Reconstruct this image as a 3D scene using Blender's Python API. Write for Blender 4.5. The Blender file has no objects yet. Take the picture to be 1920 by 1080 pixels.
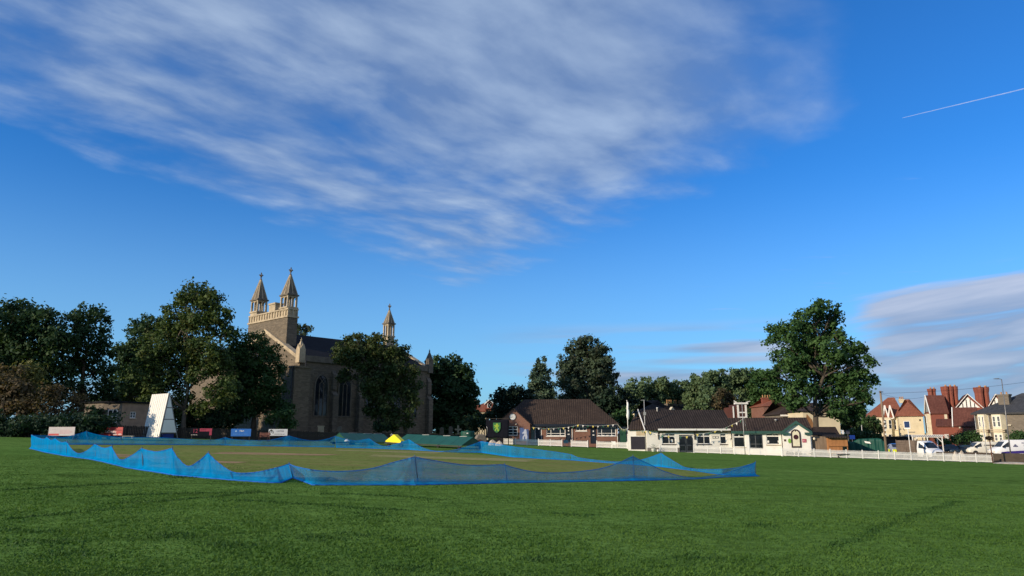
import bpy, bmesh, math, random
import numpy as np
from mathutils import Vector, Matrix

random.seed(7)
RNG = np.random.default_rng(11)
SC = bpy.context.scene
COL = SC.collection
R = math.radians

# ------------------------------------------------------------------ camera geometry
F = 1330.0
PITCH = math.atan(272 / F)
EYE = 1.7
SL = 0.03
CP, SP = math.cos(PITCH), math.sin(PITCH)


def g(x):
    """height of the gently sloping ground"""
    return -SL * max(-75.0, min(75.0, x))


def ray(px, py):
    u = (px - 960) / F
    v = (540 - py) / F
    y = CP - v * SP
    z = SP + v * CP
    return u / y, z / y


def gp(px, py):
    a, c = ray(px, py)
    Y = EYE / (-c - SL * a)
    return Vector((a * Y, Y, g(a * Y)))


def at(px, py, Y):
    a, c = ray(px, py)
    return Vector((a * Y, Y, EYE + c * Y))


def mpp(Y):
    """metres per photo pixel at distance Y"""
    return Y / 1357.0


# ------------------------------------------------------------------ objects
def tag(o, label=None, cat=None, group=None, kind=None):
    if label: o['label'] = label
    if cat: o['category'] = cat
    if group: o['group'] = group
    if kind: o['kind'] = kind
    return o


def empty(name, loc, rz=0.0, label=None, cat=None, group=None):
    o = bpy.data.objects.new(name, None)
    COL.objects.link(o)
    o.location = loc
    o.rotation_euler = (0, 0, rz)
    o.empty_display_size = 0.2
    return tag(o, label, cat, group)


def copy_tree(o, parent=None):
    c = o.copy()
    COL.objects.link(c)
    c.parent = parent
    for ch in list(o.children):
        copy_tree(ch, c)
    return c


class MB:
    def __init__(s):
        s.bm = bmesh.new()

    def face(s, pts, mi=0):
        try:
            f = s.bm.faces.new([s.bm.verts.new(p) for p in pts])
            f.material_index = mi
            return f
        except ValueError:
            return None

    def box(s, x0, x1, y0, y1, z0, z1, mi=0):
        v = [s.bm.verts.new((x, y, z)) for z in (z0, z1) for y in (y0, y1) for x in (x0, x1)]
        for q in ((0, 2, 3, 1), (4, 5, 7, 6), (0, 1, 5, 4), (2, 6, 7, 3), (0, 4, 6, 2), (1, 3, 7, 5)):
            s.bm.faces.new([v[i] for i in q]).material_index = mi
        return s

    def bar(s, a, b, w, h=None, mi=0):
        """square bar between two points"""
        a, b = Vector(a), Vector(b)
        h = h or w
        d = (b - a).normalized()
        up = Vector((0, 0, 1)) if abs(d.z) < .95 else Vector((0, 1, 0))
        sx = d.cross(up).normalized() * (w / 2)
        sy = sx.cross(d).normalized() * (h / 2)
        A = [s.bm.verts.new(a + i * sx + j * sy) for i, j in ((-1, -1), (1, -1), (1, 1), (-1, 1))]
        B = [s.bm.verts.new(b + i * sx + j * sy) for i, j in ((-1, -1), (1, -1), (1, 1), (-1, 1))]
        for i in range(4):
            s.bm.faces.new([A[i], A[(i + 1) % 4], B[(i + 1) % 4], B[i]]).material_index = mi
        s.bm.faces.new(A[::-1]).material_index = mi
        s.bm.faces.new(B).material_index = mi
        return s

    def ext(s, pts, d, mi=0):
        """extrude a polygon along d"""
        d = Vector(d)
        A = [s.bm.verts.new(Vector(p)) for p in pts]
        B = [s.bm.verts.new(Vector(p) + d) for p in pts]
        n = len(A)
        s.bm.faces.new(A).material_index = mi
        s.bm.faces.new(B[::-1]).material_index = mi
        for i in range(n):
            s.bm.faces.new([A[i], B[i], B[(i + 1) % n], A[(i + 1) % n]]).material_index = mi
        return s

    def tube(s, pts, rad, n=8, mi=0, cap=True):
        pts = [Vector(p) for p in pts]
        if not hasattr(rad, '__len__'): rad = [rad] * len(pts)
        rings = []
        for i, p in enumerate(pts):
            d = (pts[min(i + 1, len(pts) - 1)] - pts[max(i - 1, 0)])
            d = d.normalized() if d.length > 1e-9 else Vector((0, 0, 1))
            up = Vector((0, 0, 1)) if abs(d.z) < .9 else Vector((1, 0, 0))
            a = d.cross(up).normalized()
            b = d.cross(a).normalized()
            rings.append([s.bm.verts.new(p + rad[i] * (math.cos(t) * a + math.sin(t) * b))
                          for t in (2 * math.pi * k / n for k in range(n))])
        for A, B in zip(rings, rings[1:]):
            for k in range(n):
                f = s.bm.faces.new([A[k], A[(k + 1) % n], B[(k + 1) % n], B[k]])
                f.material_index = mi
                f.smooth = n > 5
        if cap:
            s.bm.faces.new(rings[0][::-1]).material_index = mi
            s.bm.faces.new(rings[-1]).material_index = mi
        return s

    def lathe(s, c, prof, n=16, mi=0, rot=0.0, smooth=True):
        c = Vector(c)
        rings = [[s.bm.verts.new(c + Vector((r * math.cos(rot + 2 * math.pi * k / n), r * math.sin(rot + 2 * math.pi * k / n), z)))
                  for k in range(n)] for r, z in prof]
        for A, B in zip(rings, rings[1:]):
            for k in range(n):
                f = s.bm.faces.new([A[k], A[(k + 1) % n], B[(k + 1) % n], B[k]])
                f.material_index = mi
                f.smooth = smooth
        s.bm.faces.new(rings[0][::-1]).material_index = mi
        s.bm.faces.new(rings[-1]).material_index = mi
        return s

    def disc(s, c, r, axis=(0, -1, 0), th=.03, n=24, mi=0, rx=1.0):
        """thick disc whose face looks along axis"""
        c, ax = Vector(c), Vector(axis).normalized()
        a = ax.cross(Vector((0, 0, 1))).normalized()
        b = a.cross(ax)
        pts = [c + r * (rx * math.cos(2 * math.pi * k / n) * a + math.sin(2 * math.pi * k / n) * b) for k in range(n)]
        return s.ext(pts, -ax * th, mi)

    def build(s, name, mats, parent=None, smooth=False, bevel=0.0):
        bmesh.ops.recalc_face_normals(s.bm, faces=s.bm.faces[:])
        me = bpy.data.meshes.new(name)
        s.bm.to_mesh(me)
        s.bm.free()
        if not isinstance(mats, (list, tuple)): mats = [mats]
        for m in mats: me.materials.append(m)
        if smooth:
            for p in me.polygons: p.use_smooth = True
        o = bpy.data.objects.new(name, me)
        COL.objects.link(o)
        if parent: o.parent = parent
        if bevel:
            bv = o.modifiers.new('bevel', 'BEVEL')
            bv.width = bevel; bv.segments = 2; bv.limit_method = 'ANGLE'; bv.angle_limit = R(35)
        return o


def text_mesh(name, body, size, mat, parent, loc, rot=(R(90), 0, 0), depth=.004, align='CENTER', sx=1.0):
    cu = bpy.data.curves.new(name, 'FONT')
    cu.body = body; cu.size = size; cu.align_x = align; cu.align_y = 'CENTER'
    cu.extrude = depth; cu.resolution_u = 2
    t = bpy.data.objects.new(name, cu)
    COL.objects.link(t)
    dg = bpy.context.evaluated_depsgraph_get()
    dg.update()
    me = bpy.data.meshes.new_from_object(t.evaluated_get(dg))
    bpy.data.objects.remove(t)
    me.materials.clear(); me.materials.append(mat)
    o = bpy.data.objects.new(name, me)
    COL.objects.link(o)
    o.parent = parent
    o.location = loc; o.rotation_euler = rot; o.scale = (sx, 1, 1)
    return o


# ------------------------------------------------------------------ materials
class NT:
    """small helper to write node trees"""
    def __init__(s, nt):
        s.nt = nt

    def n(s, t, **kw):
        nd = s.nt.nodes.new(t)
        for k, v in kw.items():
            if k.startswith('_'): continue
            setattr(nd, k, v)
        return nd

    def link(s, a, b):
        s.nt.links.new(a, b)

    def put(s, sock, v):
        if hasattr(v, 'is_linked') or isinstance(v, bpy.types.NodeSocket): s.link(v, sock)
        else: sock.default_value = v

    def m(s, op, a, b=None, c=None, clamp=False):
        nd = s.n('ShaderNodeMath', operation=op)
        nd.use_clamp = clamp
        s.put(nd.inputs[0], a)
        if b is not None: s.put(nd.inputs[1], b)
        if c is not None: s.put(nd.inputs[2], c)
        return nd.outputs[0]

    def mix(s, f, a, b, blend='MIX'):
        nd = s.n('ShaderNodeMix', data_type='RGBA', blend_type=blend)
        s.put(nd.inputs[0], f)
        s.put(nd.inputs[6], a if not isinstance(a, tuple) else (*a[:3], 1))
        s.put(nd.inputs[7], b if not isinstance(b, tuple) else (*b[:3], 1))
        return nd.outputs[2]

    def ramp(s, f, stops):
        nd = s.n('ShaderNodeValToRGB')
        el = nd.color_ramp.elements
        while len(el) < len(stops): el.new(.5)
        for e, (p, c) in zip(el, stops):
            e.position = p
            e.color = (*c[:3], 1) if isinstance(c, tuple) else (c, c, c, 1)
        s.put(nd.inputs[0], f)
        return nd.outputs[0]

    def noise(s, vec, scale, detail=3.0, rough=.55, dist=0.0):
        nd = s.n('ShaderNodeTexNoise')
        if vec is not None: s.link(vec, nd.inputs['Vector'])
        nd.inputs['Scale'].default_value = scale
        nd.inputs['Detail'].default_value = detail
        nd.inputs['Roughness'].default_value = rough
        nd.inputs['Distortion'].default_value = dist
        return nd.outputs['Fac']

    def mapping(s, vec, scale=(1, 1, 1), rot=(0, 0, 0), loc=(0, 0, 0)):
        nd = s.n('ShaderNodeMapping')
        s.link(vec, nd.inputs['Vector'])
        nd.inputs['Scale'].default_value = scale
        nd.inputs['Rotation'].default_value = rot
        nd.inputs['Location'].default_value = loc
        return nd.outputs[0]

    def bump(s, h, strength, dist=.05):
        nd = s.n('ShaderNodeBump')
        nd.inputs['Strength'].default_value = strength
        nd.inputs['Distance'].default_value = dist
        s.link(h, nd.inputs['Height'])
        return nd.outputs[0]


def new_mat(name):
    m = bpy.data.materials.new(name)
    m.use_nodes = True
    t = NT(m.node_tree)
    b = m.node_tree.nodes['Principled BSDF']
    return m, t, b


def objco(t):
    return t.n('ShaderNodeTexCoord').outputs['Object']


def posco(t):
    return t.n('ShaderNodeNewGeometry').outputs['Position']


def pm(name, col, rough=.7, var=.25, scale=2.0, bump=0.0, fine=40.0, metal=0.0, spec=.35, stretch=(1, 1, 1)):
    """plain procedural paint / stone / cloth: mottled by noise, with a little dirt"""
    m, t, b = new_mat(name)
    co = t.mapping(objco(t), scale=stretch)
    n1 = t.noise(co, scale, 5, .6)
    n2 = t.noise(co, fine, 2)
    dark = tuple(c * (1 - var) for c in col)
    lite = tuple(min(1, c * (1 + var * .6)) for c in col)
    c = t.mix(t.ramp(n1, [(.3, 0.0), (.7, 1.0)]), dark, lite)
    c = t.mix(t.m('MULTIPLY', n2, var * .8), c, tuple(x * .6 for x in col))
    t.link(c, b.inputs['Base Color'])
    b.inputs['Roughness'].default_value = rough
    b.inputs['Metallic'].default_value = metal
    b.inputs['Specular IOR Level'].default_value = spec
    if bump:
        t.link(t.bump(t.m('ADD', n1, n2), bump, .03), b.inputs['Normal'])
    return m


def brick_mat(name, c1, c2, mortar, w=.225, h=.075, ms=.012, var=.5, bump=.4, stain=.4):
    m, t, b = new_mat(name)
    co = objco(t)
    sep = t.n('ShaderNodeSeparateXYZ')
    t.link(co, sep.inputs[0])
    cmb = t.n('ShaderNodeCombineXYZ')
    t.link(t.m('ADD', sep.outputs[0], sep.outputs[1]), cmb.inputs[0])
    t.link(sep.outputs[2], cmb.inputs[1])
    bt = t.n('ShaderNodeTexBrick')
    t.link(cmb.outputs[0], bt.inputs['Vector'])
    bt.inputs['Scale'].default_value = 1.0
    bt.inputs['Brick Width'].default_value = w
    bt.inputs['Row Height'].default_value = h
    bt.inputs['Mortar Size'].default_value = ms
    bt.inputs['Color1'].default_value = (*c1, 1)
    bt.inputs['Color2'].default_value = (*c2, 1)
    bt.inputs['Mortar'].default_value = (*mortar, 1)
    bt.inputs['Bias'].default_value = 0.0
    n = t.noise(co, .7, 6, .65)
    n2 = t.noise(co, 9, 3)
    c = t.mix(t.ramp(n, [(.35, 0.0), (.7, stain)]), bt.outputs['Color'], tuple(x * .45 for x in c1))
    c = t.mix(t.m('MULTIPLY', n2, var), c, tuple(x * .6 for x in c2))
    t.link(c, b.inputs['Base Color'])
    b.inputs['Roughness'].default_value = .85
    b.inputs['Specular IOR Level'].default_value = .2
    t.link(t.bump(t.m('SUBTRACT', n2, bt.outputs['Fac']), bump, .02), b.inputs['Normal'])
    return m


def tile_mat(name, c1, c2, lichen=(.3, .27, .2), rib=.3, course=.34, bump=.8, ribc=.45):
    """ribbed clay or concrete tiles: ribs run up the slope, courses across; mottled, with lichen specks"""
    m, t, b = new_mat(name)
    co = objco(t)
    sep = t.n('ShaderNodeSeparateXYZ')
    t.link(co, sep.inputs[0])
    rx = t.m('PINGPONG', t.m('DIVIDE', sep.outputs[0], rib / 2), 1.0)
    rz = t.m('FRACT', t.m('DIVIDE', sep.outputs[2], course * .55))
    cell = t.n('ShaderNodeCombineXYZ')
    t.link(t.m('FLOOR', t.m('DIVIDE', sep.outputs[0], rib)), cell.inputs[0])
    t.link(t.m('FLOOR', t.m('DIVIDE', sep.outputs[2], course * .55)), cell.inputs[1])
    wn = t.n('ShaderNodeTexWhiteNoise', noise_dimensions='2D')
    t.link(cell.outputs[0], wn.inputs['Vector'])
    n = t.noise(co, .45, 5, .6)
    n2 = t.noise(co, 3.0, 4, .7)
    c = t.mix(t.ramp(n, [(.3, 0.0), (.7, 1.0)]), c1, c2)
    c = t.mix(t.m('MULTIPLY', wn.outputs['Value'], .45), c, tuple(x * .5 for x in c1))
    c = t.mix(t.ramp(rx, [(.0, ribc), (.45, 0.0)]), c, tuple(x * .35 for x in c1))
    c = t.mix(t.ramp(rz, [(.0, .5), (.25, 0.0)]), c, tuple(x * .4 for x in c1))
    c = t.mix(t.ramp(n2, [(.62, 0.0), (.75, .65)]), c, lichen)
    t.link(c, b.inputs['Base Color'])
    b.inputs['Roughness'].default_value = .85
    b.inputs['Specular IOR Level'].default_value = .12
    t.link(t.bump(t.m('ADD', rx, t.m('MULTIPLY', rz, .5)), bump, .05), b.inputs['Normal'])
    return m


def leaf_mat(name, dark, lite, dry=None, tr=.3, gain=1.45):
    dark = tuple(x * gain for x in dark); lite = tuple(x * gain for x in lite)
    m, t, b = new_mat(name)
    geo = t.n('ShaderNodeNewGeometry')
    n = t.noise(geo.outputs['Position'], .45, 3)
    rnd = geo.outputs['Random Per Island']
    c = t.mix(t.ramp(n, [(.35, 0.0), (.65, 1.0)]), dark, lite)
    c = t.mix(t.m('MULTIPLY', rnd, .4), c, tuple(x * .5 for x in dark))
    if dry: c = t.mix(t.ramp(t.noise(geo.outputs['Position'], .9, 3), [(.5, 0.0), (.66, .85)]), c, dry)
    t.link(c, b.inputs['Base Color'])
    b.inputs['Roughness'].default_value = .65
    b.inputs['Specular IOR Level'].default_value = .2
    tl = t.n('ShaderNodeBsdfTranslucent')
    t.link(t.mix(1.0, c, (1.0, 1.0, .45), 'MULTIPLY'), tl.inputs['Color'])
    ms = t.n('ShaderNodeMixShader')
    ms.inputs[0].default_value = tr
    t.link(b.outputs[0], ms.inputs[1]); t.link(tl.outputs[0], ms.inputs[2])
    t.link(ms.outputs[0], m.node_tree.nodes['Material Output'].inputs['Surface'])
    return m


def glass_mat(name, col=(.012, .015, .02), rough=.06, spec=.5):
    m, t, b = new_mat(name)
    n = t.noise(objco(t), 1.3, 2)
    c = t.mix(n, tuple(x * .5 for x in col), tuple(x * 1.8 for x in col))
    t.link(c, b.inputs['Base Color'])
    b.inputs['Roughness'].default_value = rough
    b.inputs['Specular IOR Level'].default_value = spec
    t.link(t.bump(t.noise(objco(t), 2.0, 1), .03, .05), b.inputs['Normal'])
    return m


class MatBag(dict):
    __getattr__ = dict.__getitem__


M = MatBag()
M.white = pm('white_paint', (.8, .78, .72), .5, .08, 1.5)
M.fence_white = pm('fence_paint', (.8, .78, .73), .55, .1, .7)
M.roughcast = pm('white_roughcast', (.8, .77, .69), .85, .14, .8, .3, 25)
M.cream = pm('cream_render', (.66, .57, .38), .85, .14, .6, .15, 18)
M.cream_trim = pm('cream_painted_stone', (.7, .63, .45), .7, .15, 1.5)
M.glass = glass_mat('window_glass')
M.car_glass = glass_mat('car_glass', (.02, .025, .03), .04)
M.navy = pm('navy_door_paint', (.012, .017, .028), .4, .3, 2)
M.black = pm('black_paint', (.012, .012, .013), .5, .3, 2)
M.green = pm('dark_green_paint', (.012, .07, .035), .5, .2, 2)
M.green_trim = pm('green_bargeboard_paint', (.03, .085, .07), .5, .2, 2)
M.stone = brick_mat('rubble_stone', (.25, .2, .14), (.13, .107, .078), (.18, .15, .11), .5, .2, .02, .4, .6, .4)
M.ashlar = pm('pale_dressed_stone', (.47, .38, .25), .8, .35, 1.2, .25, 8)
M.ashlar_dark = pm('weathered_dressed_stone', (.16, .135, .1), .85, .45, 1.6, .25, 8)
M.slate = tile_mat('slate_roof', (.010, .011, .014), (.017, .017, .021), (.03, .03, .03), .4, .3, .25, .15)
M.slate_blue = tile_mat('grey_slate_roof', (.05, .055, .065), (.075, .078, .085), (.12, .12, .11), .35, .3, .3, .2)
M.tile_brown = tile_mat('brown_ribbed_tiles', (.05, .036, .03), (.078, .056, .044), (.2, .15, .11), .3, .34, 1.0, .75)
M.tile_grey = tile_mat('dark_brown_ribbed_tiles', (.036, .029, .027), (.06, .047, .041), (.17, .145, .12), .3, .34, 1.0, .75)
M.tile_red = tile_mat('red_clay_tiles', (.25, .09, .055), (.33, .13, .08), (.28, .17, .12), .25, .25, .5, .3)
M.tile_maroon = tile_mat('dark_red_clay_tiles', (.12, .046, .036), (.17, .07, .052), (.17, .11, .09), .25, .25, .5, .3)
M.brick = brick_mat('red_brown_brick', (.30, .125, .08), (.21, .085, .06), (.26, .2, .16))
M.brick_red = brick_mat('bright_red_brick', (.31, .088, .056), (.24, .065, .043), (.25, .115, .085), stain=.2)
M.stone_house = brick_mat('grey_rubble_house_stone', (.25, .21, .16), (.17, .145, .115), (.22, .19, .15), .4, .17, .02, .6)
M.wall_dark = brick_mat('brown_boundary_stone', (.13, .1, .075), (.085, .065, .05), (.1, .085, .065), .35, .14, .02, .6)
M.timber = pm('weathered_timber', (.25, .18, .12), .8, .35, 1.0, .2, 12, stretch=(4, 4, .5))
M.timber_orange = pm('orange_stained_timber', (.42, .19, .07), .65, .25, 1.0, .15, 12, stretch=(3, 3, .6))
M.timber_dark = pm('dark_timber', (.03, .026, .022), .8, .4, 1.0, .15, 12, stretch=(4, 4, .5))
M.bark = pm('bark', (.085, .068, .05), .9, .4, 2.0, .6, 12, stretch=(2, 2, .5))
M.bark_pale = pm('pale_bark', (.15, .125, .09), .9, .4, 2.0, .6, 12, stretch=(2, 2, .5))
M.grey_metal = pm('grey_metal', (.2, .2, .2), .45, .2, 2, metal=.4)
M.pale_metal = pm('galvanised_metal', (.42, .42, .4), .45, .2, 2, metal=.3)
M.dark_metal = pm('dark_metal', (.03, .03, .032), .5, .3, 2)
M.rust = pm('rusty_metal', (.13, .055, .035), .8, .4, 4, .2)
M.rubber = pm('tyre_rubber', (.015, .015, .015), .85, .2, 5)
M.tarp_green = pm('dark_green_tarpaulin', (.006, .075, .055), .6, .25, .8, .3, 4)
M.cover_green = pm('green_roof_sheet', (.01, .085, .062), .5, .22, 1.2, .1, 8)
M.tarp_cream = pm('cream_canvas', (.55, .47, .36), .8, .3, 2.5, .4, 9)
M.tarp_grey = pm('grey_brown_canvas', (.2, .17, .14), .85, .35, 2.5, .5, 9)
M.yellow = pm('bright_yellow_sheet', (.85, .70, .01), .45, .06, 1.0)
M.red = pm('red_paint', (.42, .035, .035), .5, .15, 2)
M.blue = pm('board_blue', (.01, .12, .45), .5, .15, 2)
M.board_black = pm('board_black', (.009, .010, .016), .9, .25, 2, spec=.05)
M.terracotta = pm('terracotta_pot', (.5, .28, .13), .8, .3, 2)
M.car_white = pm('white_car_paint', (.8, .8, .78), .25, .04, 1, spec=.5)
M.car_teal = pm('dark_teal_car_paint', (.018, .04, .06), .2, .2, 1, spec=.6)
M.car_silver = pm('silver_car_paint', (.4, .43, .47), .3, .1, 1, spec=.5, metal=.4)
M.fluor = pm('fluorescent_yellow', (.75, .85, .02), .5, .05, 1)
M.purple = pm('purple_vinyl', (.05, .03, .2), .4, .1, 1)
M.lamp_glass = pm('milky_lamp_glass', (.75, .68, .5), .35, .05, 2)
M.chrome = pm('wheel_alloy', (.45, .45, .46), .3, .1, 2, metal=.8)

L = MatBag()
L.lime = leaf_mat('leaf_mid_green', (.02, .05, .017), (.045, .085, .024))
L.olive = leaf_mat('leaf_olive', (.033, .062, .019), (.078, .114, .03), (.085, .092, .027))
L.mid = leaf_mat('leaf_dull_olive', (.028, .05, .018), (.065, .09, .028), (.075, .075, .025))
L.dark = leaf_mat('leaf_dark_green', (.017, .042, .019), (.042, .078, .026))
L.yew = leaf_mat('leaf_yew', (.007, .02, .011), (.018, .034, .017), tr=.1)
L.fir = leaf_mat('leaf_blue_fir', (.03, .058, .036), (.075, .105, .06), tr=.1)
L.beech = leaf_mat('leaf_copper_tinged', (.034, .056, .036), (.07, .1, .055), (.06, .062, .042))
L.oak = leaf_mat('leaf_oak', (.024, .062, .02), (.06, .115, .032))
L.far = leaf_mat('leaf_far_wood', (.055, .098, .05), (.115, .16, .07))
L.brown = leaf_mat('leaf_browning', (.055, .048, .026), (.1, .08, .04), (.12, .08, .045))
L.yellow = leaf_mat('leaf_yellowing', (.08, .09, .025), (.14, .14, .045))
L.hedge = leaf_mat('leaf_hedge', (.008, .026, .014), (.022, .045, .02))
L.shrub = leaf_mat('leaf_shrub', (.028, .07, .022), (.055, .1, .032))
# ------------------------------------------------------------------ sky, sun, camera
SUN_EL = R(18)
SUN_AZ = math.atan2(-.83, -.53)          # the sun stands to the left, behind the camera
w = bpy.data.worlds.new('World')
SC.world = w
w.use_nodes = True
t = NT(w.node_tree)
w.node_tree.nodes.clear()
sky = t.n('ShaderNodeTexSky', sky_type='NISHITA')
sky.sun_disc = False
sky.sun_elevation = SUN_EL
sky.sun_rotation = SUN_AZ % (2 * math.pi)
sky.altitude = 0
sky.air_density = 1.0
sky.dust_density = .3
sky.ozone_density = 3.0
d = t.n('ShaderNodeTexCoord').outputs['Generated']
sep = t.n('ShaderNodeSeparateXYZ')
t.link(d, sep.inputs[0])
z = t.m('MAXIMUM', sep.outputs[2], .015)
p = t.m('DIVIDE', sep.outputs[0], z)
q = t.m('DIVIDE', sep.outputs[1], z)
cv = t.n('ShaderNodeCombineXYZ')
t.link(p, cv.inputs[0]); t.link(q, cv.inputs[1])
pl = cv.outputs[0]


def edge(v, lo, hi):
    nd = t.n('ShaderNodeMapRange', interpolation_type='SMOOTHSTEP')
    t.put(nd.inputs[0], v)
    nd.inputs[1].default_value = lo; nd.inputs[2].default_value = hi
    return nd.outputs[0]


# wind-combed altocumulus sheet on a plane overhead
warp = t.n('ShaderNodeVectorMath', operation='MULTIPLY_ADD')
wn = t.n('ShaderNodeTexNoise')
t.link(pl, wn.inputs['Vector'])
wn.inputs['Scale'].default_value = .9
wn.inputs['Detail'].default_value = 2
t.link(wn.outputs['Color'], warp.inputs[0])
warp.inputs[1].default_value = (.35, .35, 0)
t.link(pl, warp.inputs[2])
wp = warp.outputs[0]
rib = t.noise(t.mapping(t.mapping(wp, rot=(0, 0, R(-52))), scale=(1.5, 2.7, 1)), 1.75, 6, .5)
puff = t.noise(t.mapping(wp, loc=(3.1, 1.7, 0)), 1.6, 6, .58)
d1 = t.m('SUBTRACT', t.m('ADD', p, 1.86), t.m('MULTIPLY', t.m('SUBTRACT', q, 1.8), .47))
d2 = t.m('SUBTRACT', t.m('ADD', .72, t.m('SUBTRACT', t.m('MINIMUM', t.m('MULTIPLY', t.m('MAXIMUM', t.m('SUBTRACT', q, 1.5), 0.0), .45), .26), t.m('MULTIPLY', t.m('MAXIMUM', t.m('SUBTRACT', q, 2.6), 0.0), .52))), p)
inside = t.m('SMOOTH_MIN', d1, d2, .25)
bias = t.m('ADD', t.m('MULTIPLY', t.m('MINIMUM', inside, .62), 1.15), t.m('MULTIPLY', t.m('MINIMUM', inside, 0.0), 2.5))
solid = t.m('MULTIPLY', edge(p, -.75, .05), edge(q, 3.1, 1.9))
ribamt = t.m('SUBTRACT', 1.25, t.m('MULTIPLY', solid, .7))
thick = t.m('ADD', t.m('ADD', t.m('ADD', bias, t.m('MULTIPLY', solid, .34)), t.m('MULTIPLY', t.m('SUBTRACT', puff, .5), t.m('SUBTRACT', 1.75, t.m('MULTIPLY', solid, .8)))), t.m('MULTIPLY', t.m('SUBTRACT', rib, .5), ribamt))
sheet = edge(thick, -.05, 1.15)
# bank of stratocumulus low on the right, and thin bars near the horizon
az = t.m('DIVIDE', sep.outputs[0], t.m('MAXIMUM', sep.outputs[1], .05))
el = sep.outputs[2]
cb = t.n('ShaderNodeCombineXYZ')
t.link(t.m('MULTIPLY', az, 3.2), cb.inputs[0]); t.link(t.m('SUBTRACT', t.m('MULTIPLY', el, 36.0), t.m('MULTIPLY', az, 2.6)), cb.inputs[1])
bank_n = t.noise(cb.outputs[0], 1.15, 5, .52, .3)
bank = t.m('ADD', t.m('MULTIPLY', t.m('SUBTRACT', bank_n, .5), 2.3),
           t.m('SUBTRACT', t.m('MULTIPLY', edge(az, .45, .57), edge(t.m('SUBTRACT', el, t.m('MULTIPLY', az, .05)), .155, .128)), t.m('ADD', -.02, t.m('MULTIPLY', edge(el, .13, .09), .22))))
bank = t.m('MULTIPLY', t.m('MULTIPLY', edge(bank, .1, .8), t.m('MULTIPLY', edge(az, .40, .50), edge(t.m('SUBTRACT', el, t.m('MULTIPLY', az, .05)), .165, .145))), edge(el, .012, .04))
bar_n = t.noise(t.mapping(d, scale=(2.2, 2.2, 34), loc=(.2, 0, 1.1)), 1.0, 3, .5)
bars = t.m('MULTIPLY', edge(bar_n, .38, .56), t.m('MULTIPLY', edge(el, .155, .12), edge(az, -.08, .12)))
low = t.m('MULTIPLY', edge(el, .07, .045), t.m('MULTIPLY', edge(t.noise(t.mapping(d, scale=(2, 2, 9)), 1.6, 3), .42, .6), .5))
# small wisps on the right
wisp_n = t.noise(t.mapping(pl, scale=(.8, 2.0, 1), loc=(7.7, 2.2, 0)), 1.4, 5, .6)
wisp = t.m('MULTIPLY', t.m('MULTIPLY', edge(wisp_n, .60, .8), .5), t.m('MULTIPLY', edge(p, 1.2, 1.8), edge(q, 2.35, 2.7)))
tint = t.mix(1.0, sky.outputs[0], (.27, .94, 1.66), 'MULTIPLY')
tint = t.mix(t.m('MULTIPLY', edge(el, .36, .0), .5), tint, (3.7, 6.1, 7.5))
bg1 = t.n('ShaderNodeBackground')
t.link(tint, bg1.inputs[0])
bg1.inputs[1].default_value = .1
lit = t.ramp(t.m('ADD', t.m('MULTIPLY', t.m('SUBTRACT', rib, .5), 1.6), t.m('MULTIPLY', puff, .9)), [(.25, (.18, .27, .46)), (.85, (.385, .495, .67))])
bg2 = t.n('ShaderNodeBackground')
t.link(lit, bg2.inputs[0])
mixs = t.n('ShaderNodeMixShader')
t.link(t.m('MULTIPLY', sheet, .8), mixs.inputs[0])
t.link(bg1.outputs[0], mixs.inputs[1]); t.link(bg2.outputs[0], mixs.inputs[2])
bank_lit = t.ramp(t.m('ADD', bank_n, t.m('MULTIPLY', el, 1.6)), [(.55, (.25, .32, .48)), (.92, (.52, .55, .66))])
bg3 = t.n('ShaderNodeBackground')
t.link(bank_lit, bg3.inputs[0])
mix2 = t.n('ShaderNodeMixShader')
t.link(t.m('MAXIMUM', t.m('MULTIPLY', bank, .85), t.m('MAXIMUM', t.m('MULTIPLY', bars, .8), t.m('MAXIMUM', low, wisp))), mix2.inputs[0])
t.link(mixs.outputs[0], mix2.inputs[1]); t.link(bg3.outputs[0], mix2.inputs[2])
t.link(mix2.outputs[0], t.n('ShaderNodeOutputWorld').inputs[0])

sl = bpy.data.lights.new('sun', 'SUN')
sl.energy = 4.7
sl.angle = R(.5)
sl.color = (1.0, .83, .62)
so = bpy.data.objects.new('sun', sl)
COL.objects.link(so)
sdir = Vector((math.sin(SUN_AZ) * math.cos(SUN_EL), math.cos(SUN_AZ) * math.cos(SUN_EL), math.sin(SUN_EL)))
so.rotation_euler = (-sdir).to_track_quat('-Z', 'Y').to_euler()

cam = bpy.data.cameras.new('camera')
cam.sensor_width = 36
cam.lens = F * 36 / 1920
cam.clip_start = .1
cam.clip_end = 40000
co = bpy.data.objects.new('camera', cam)
COL.objects.link(co)
co.location = (0, 0, EYE)
co.rotation_euler = (math.pi / 2 + PITCH, 0, 0)
SC.camera = co
SC.view_settings.view_transform = 'Standard'
SC.view_settings.look = 'None'
SC.view_settings.exposure = 0.12
SC.view_settings.gamma = 1
SC.cycles.max_bounces = 6
SC.cycles.transparent_max_bounces = 24
SC.cycles.use_denoising = True

# ------------------------------------------------------------------ ground


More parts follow.
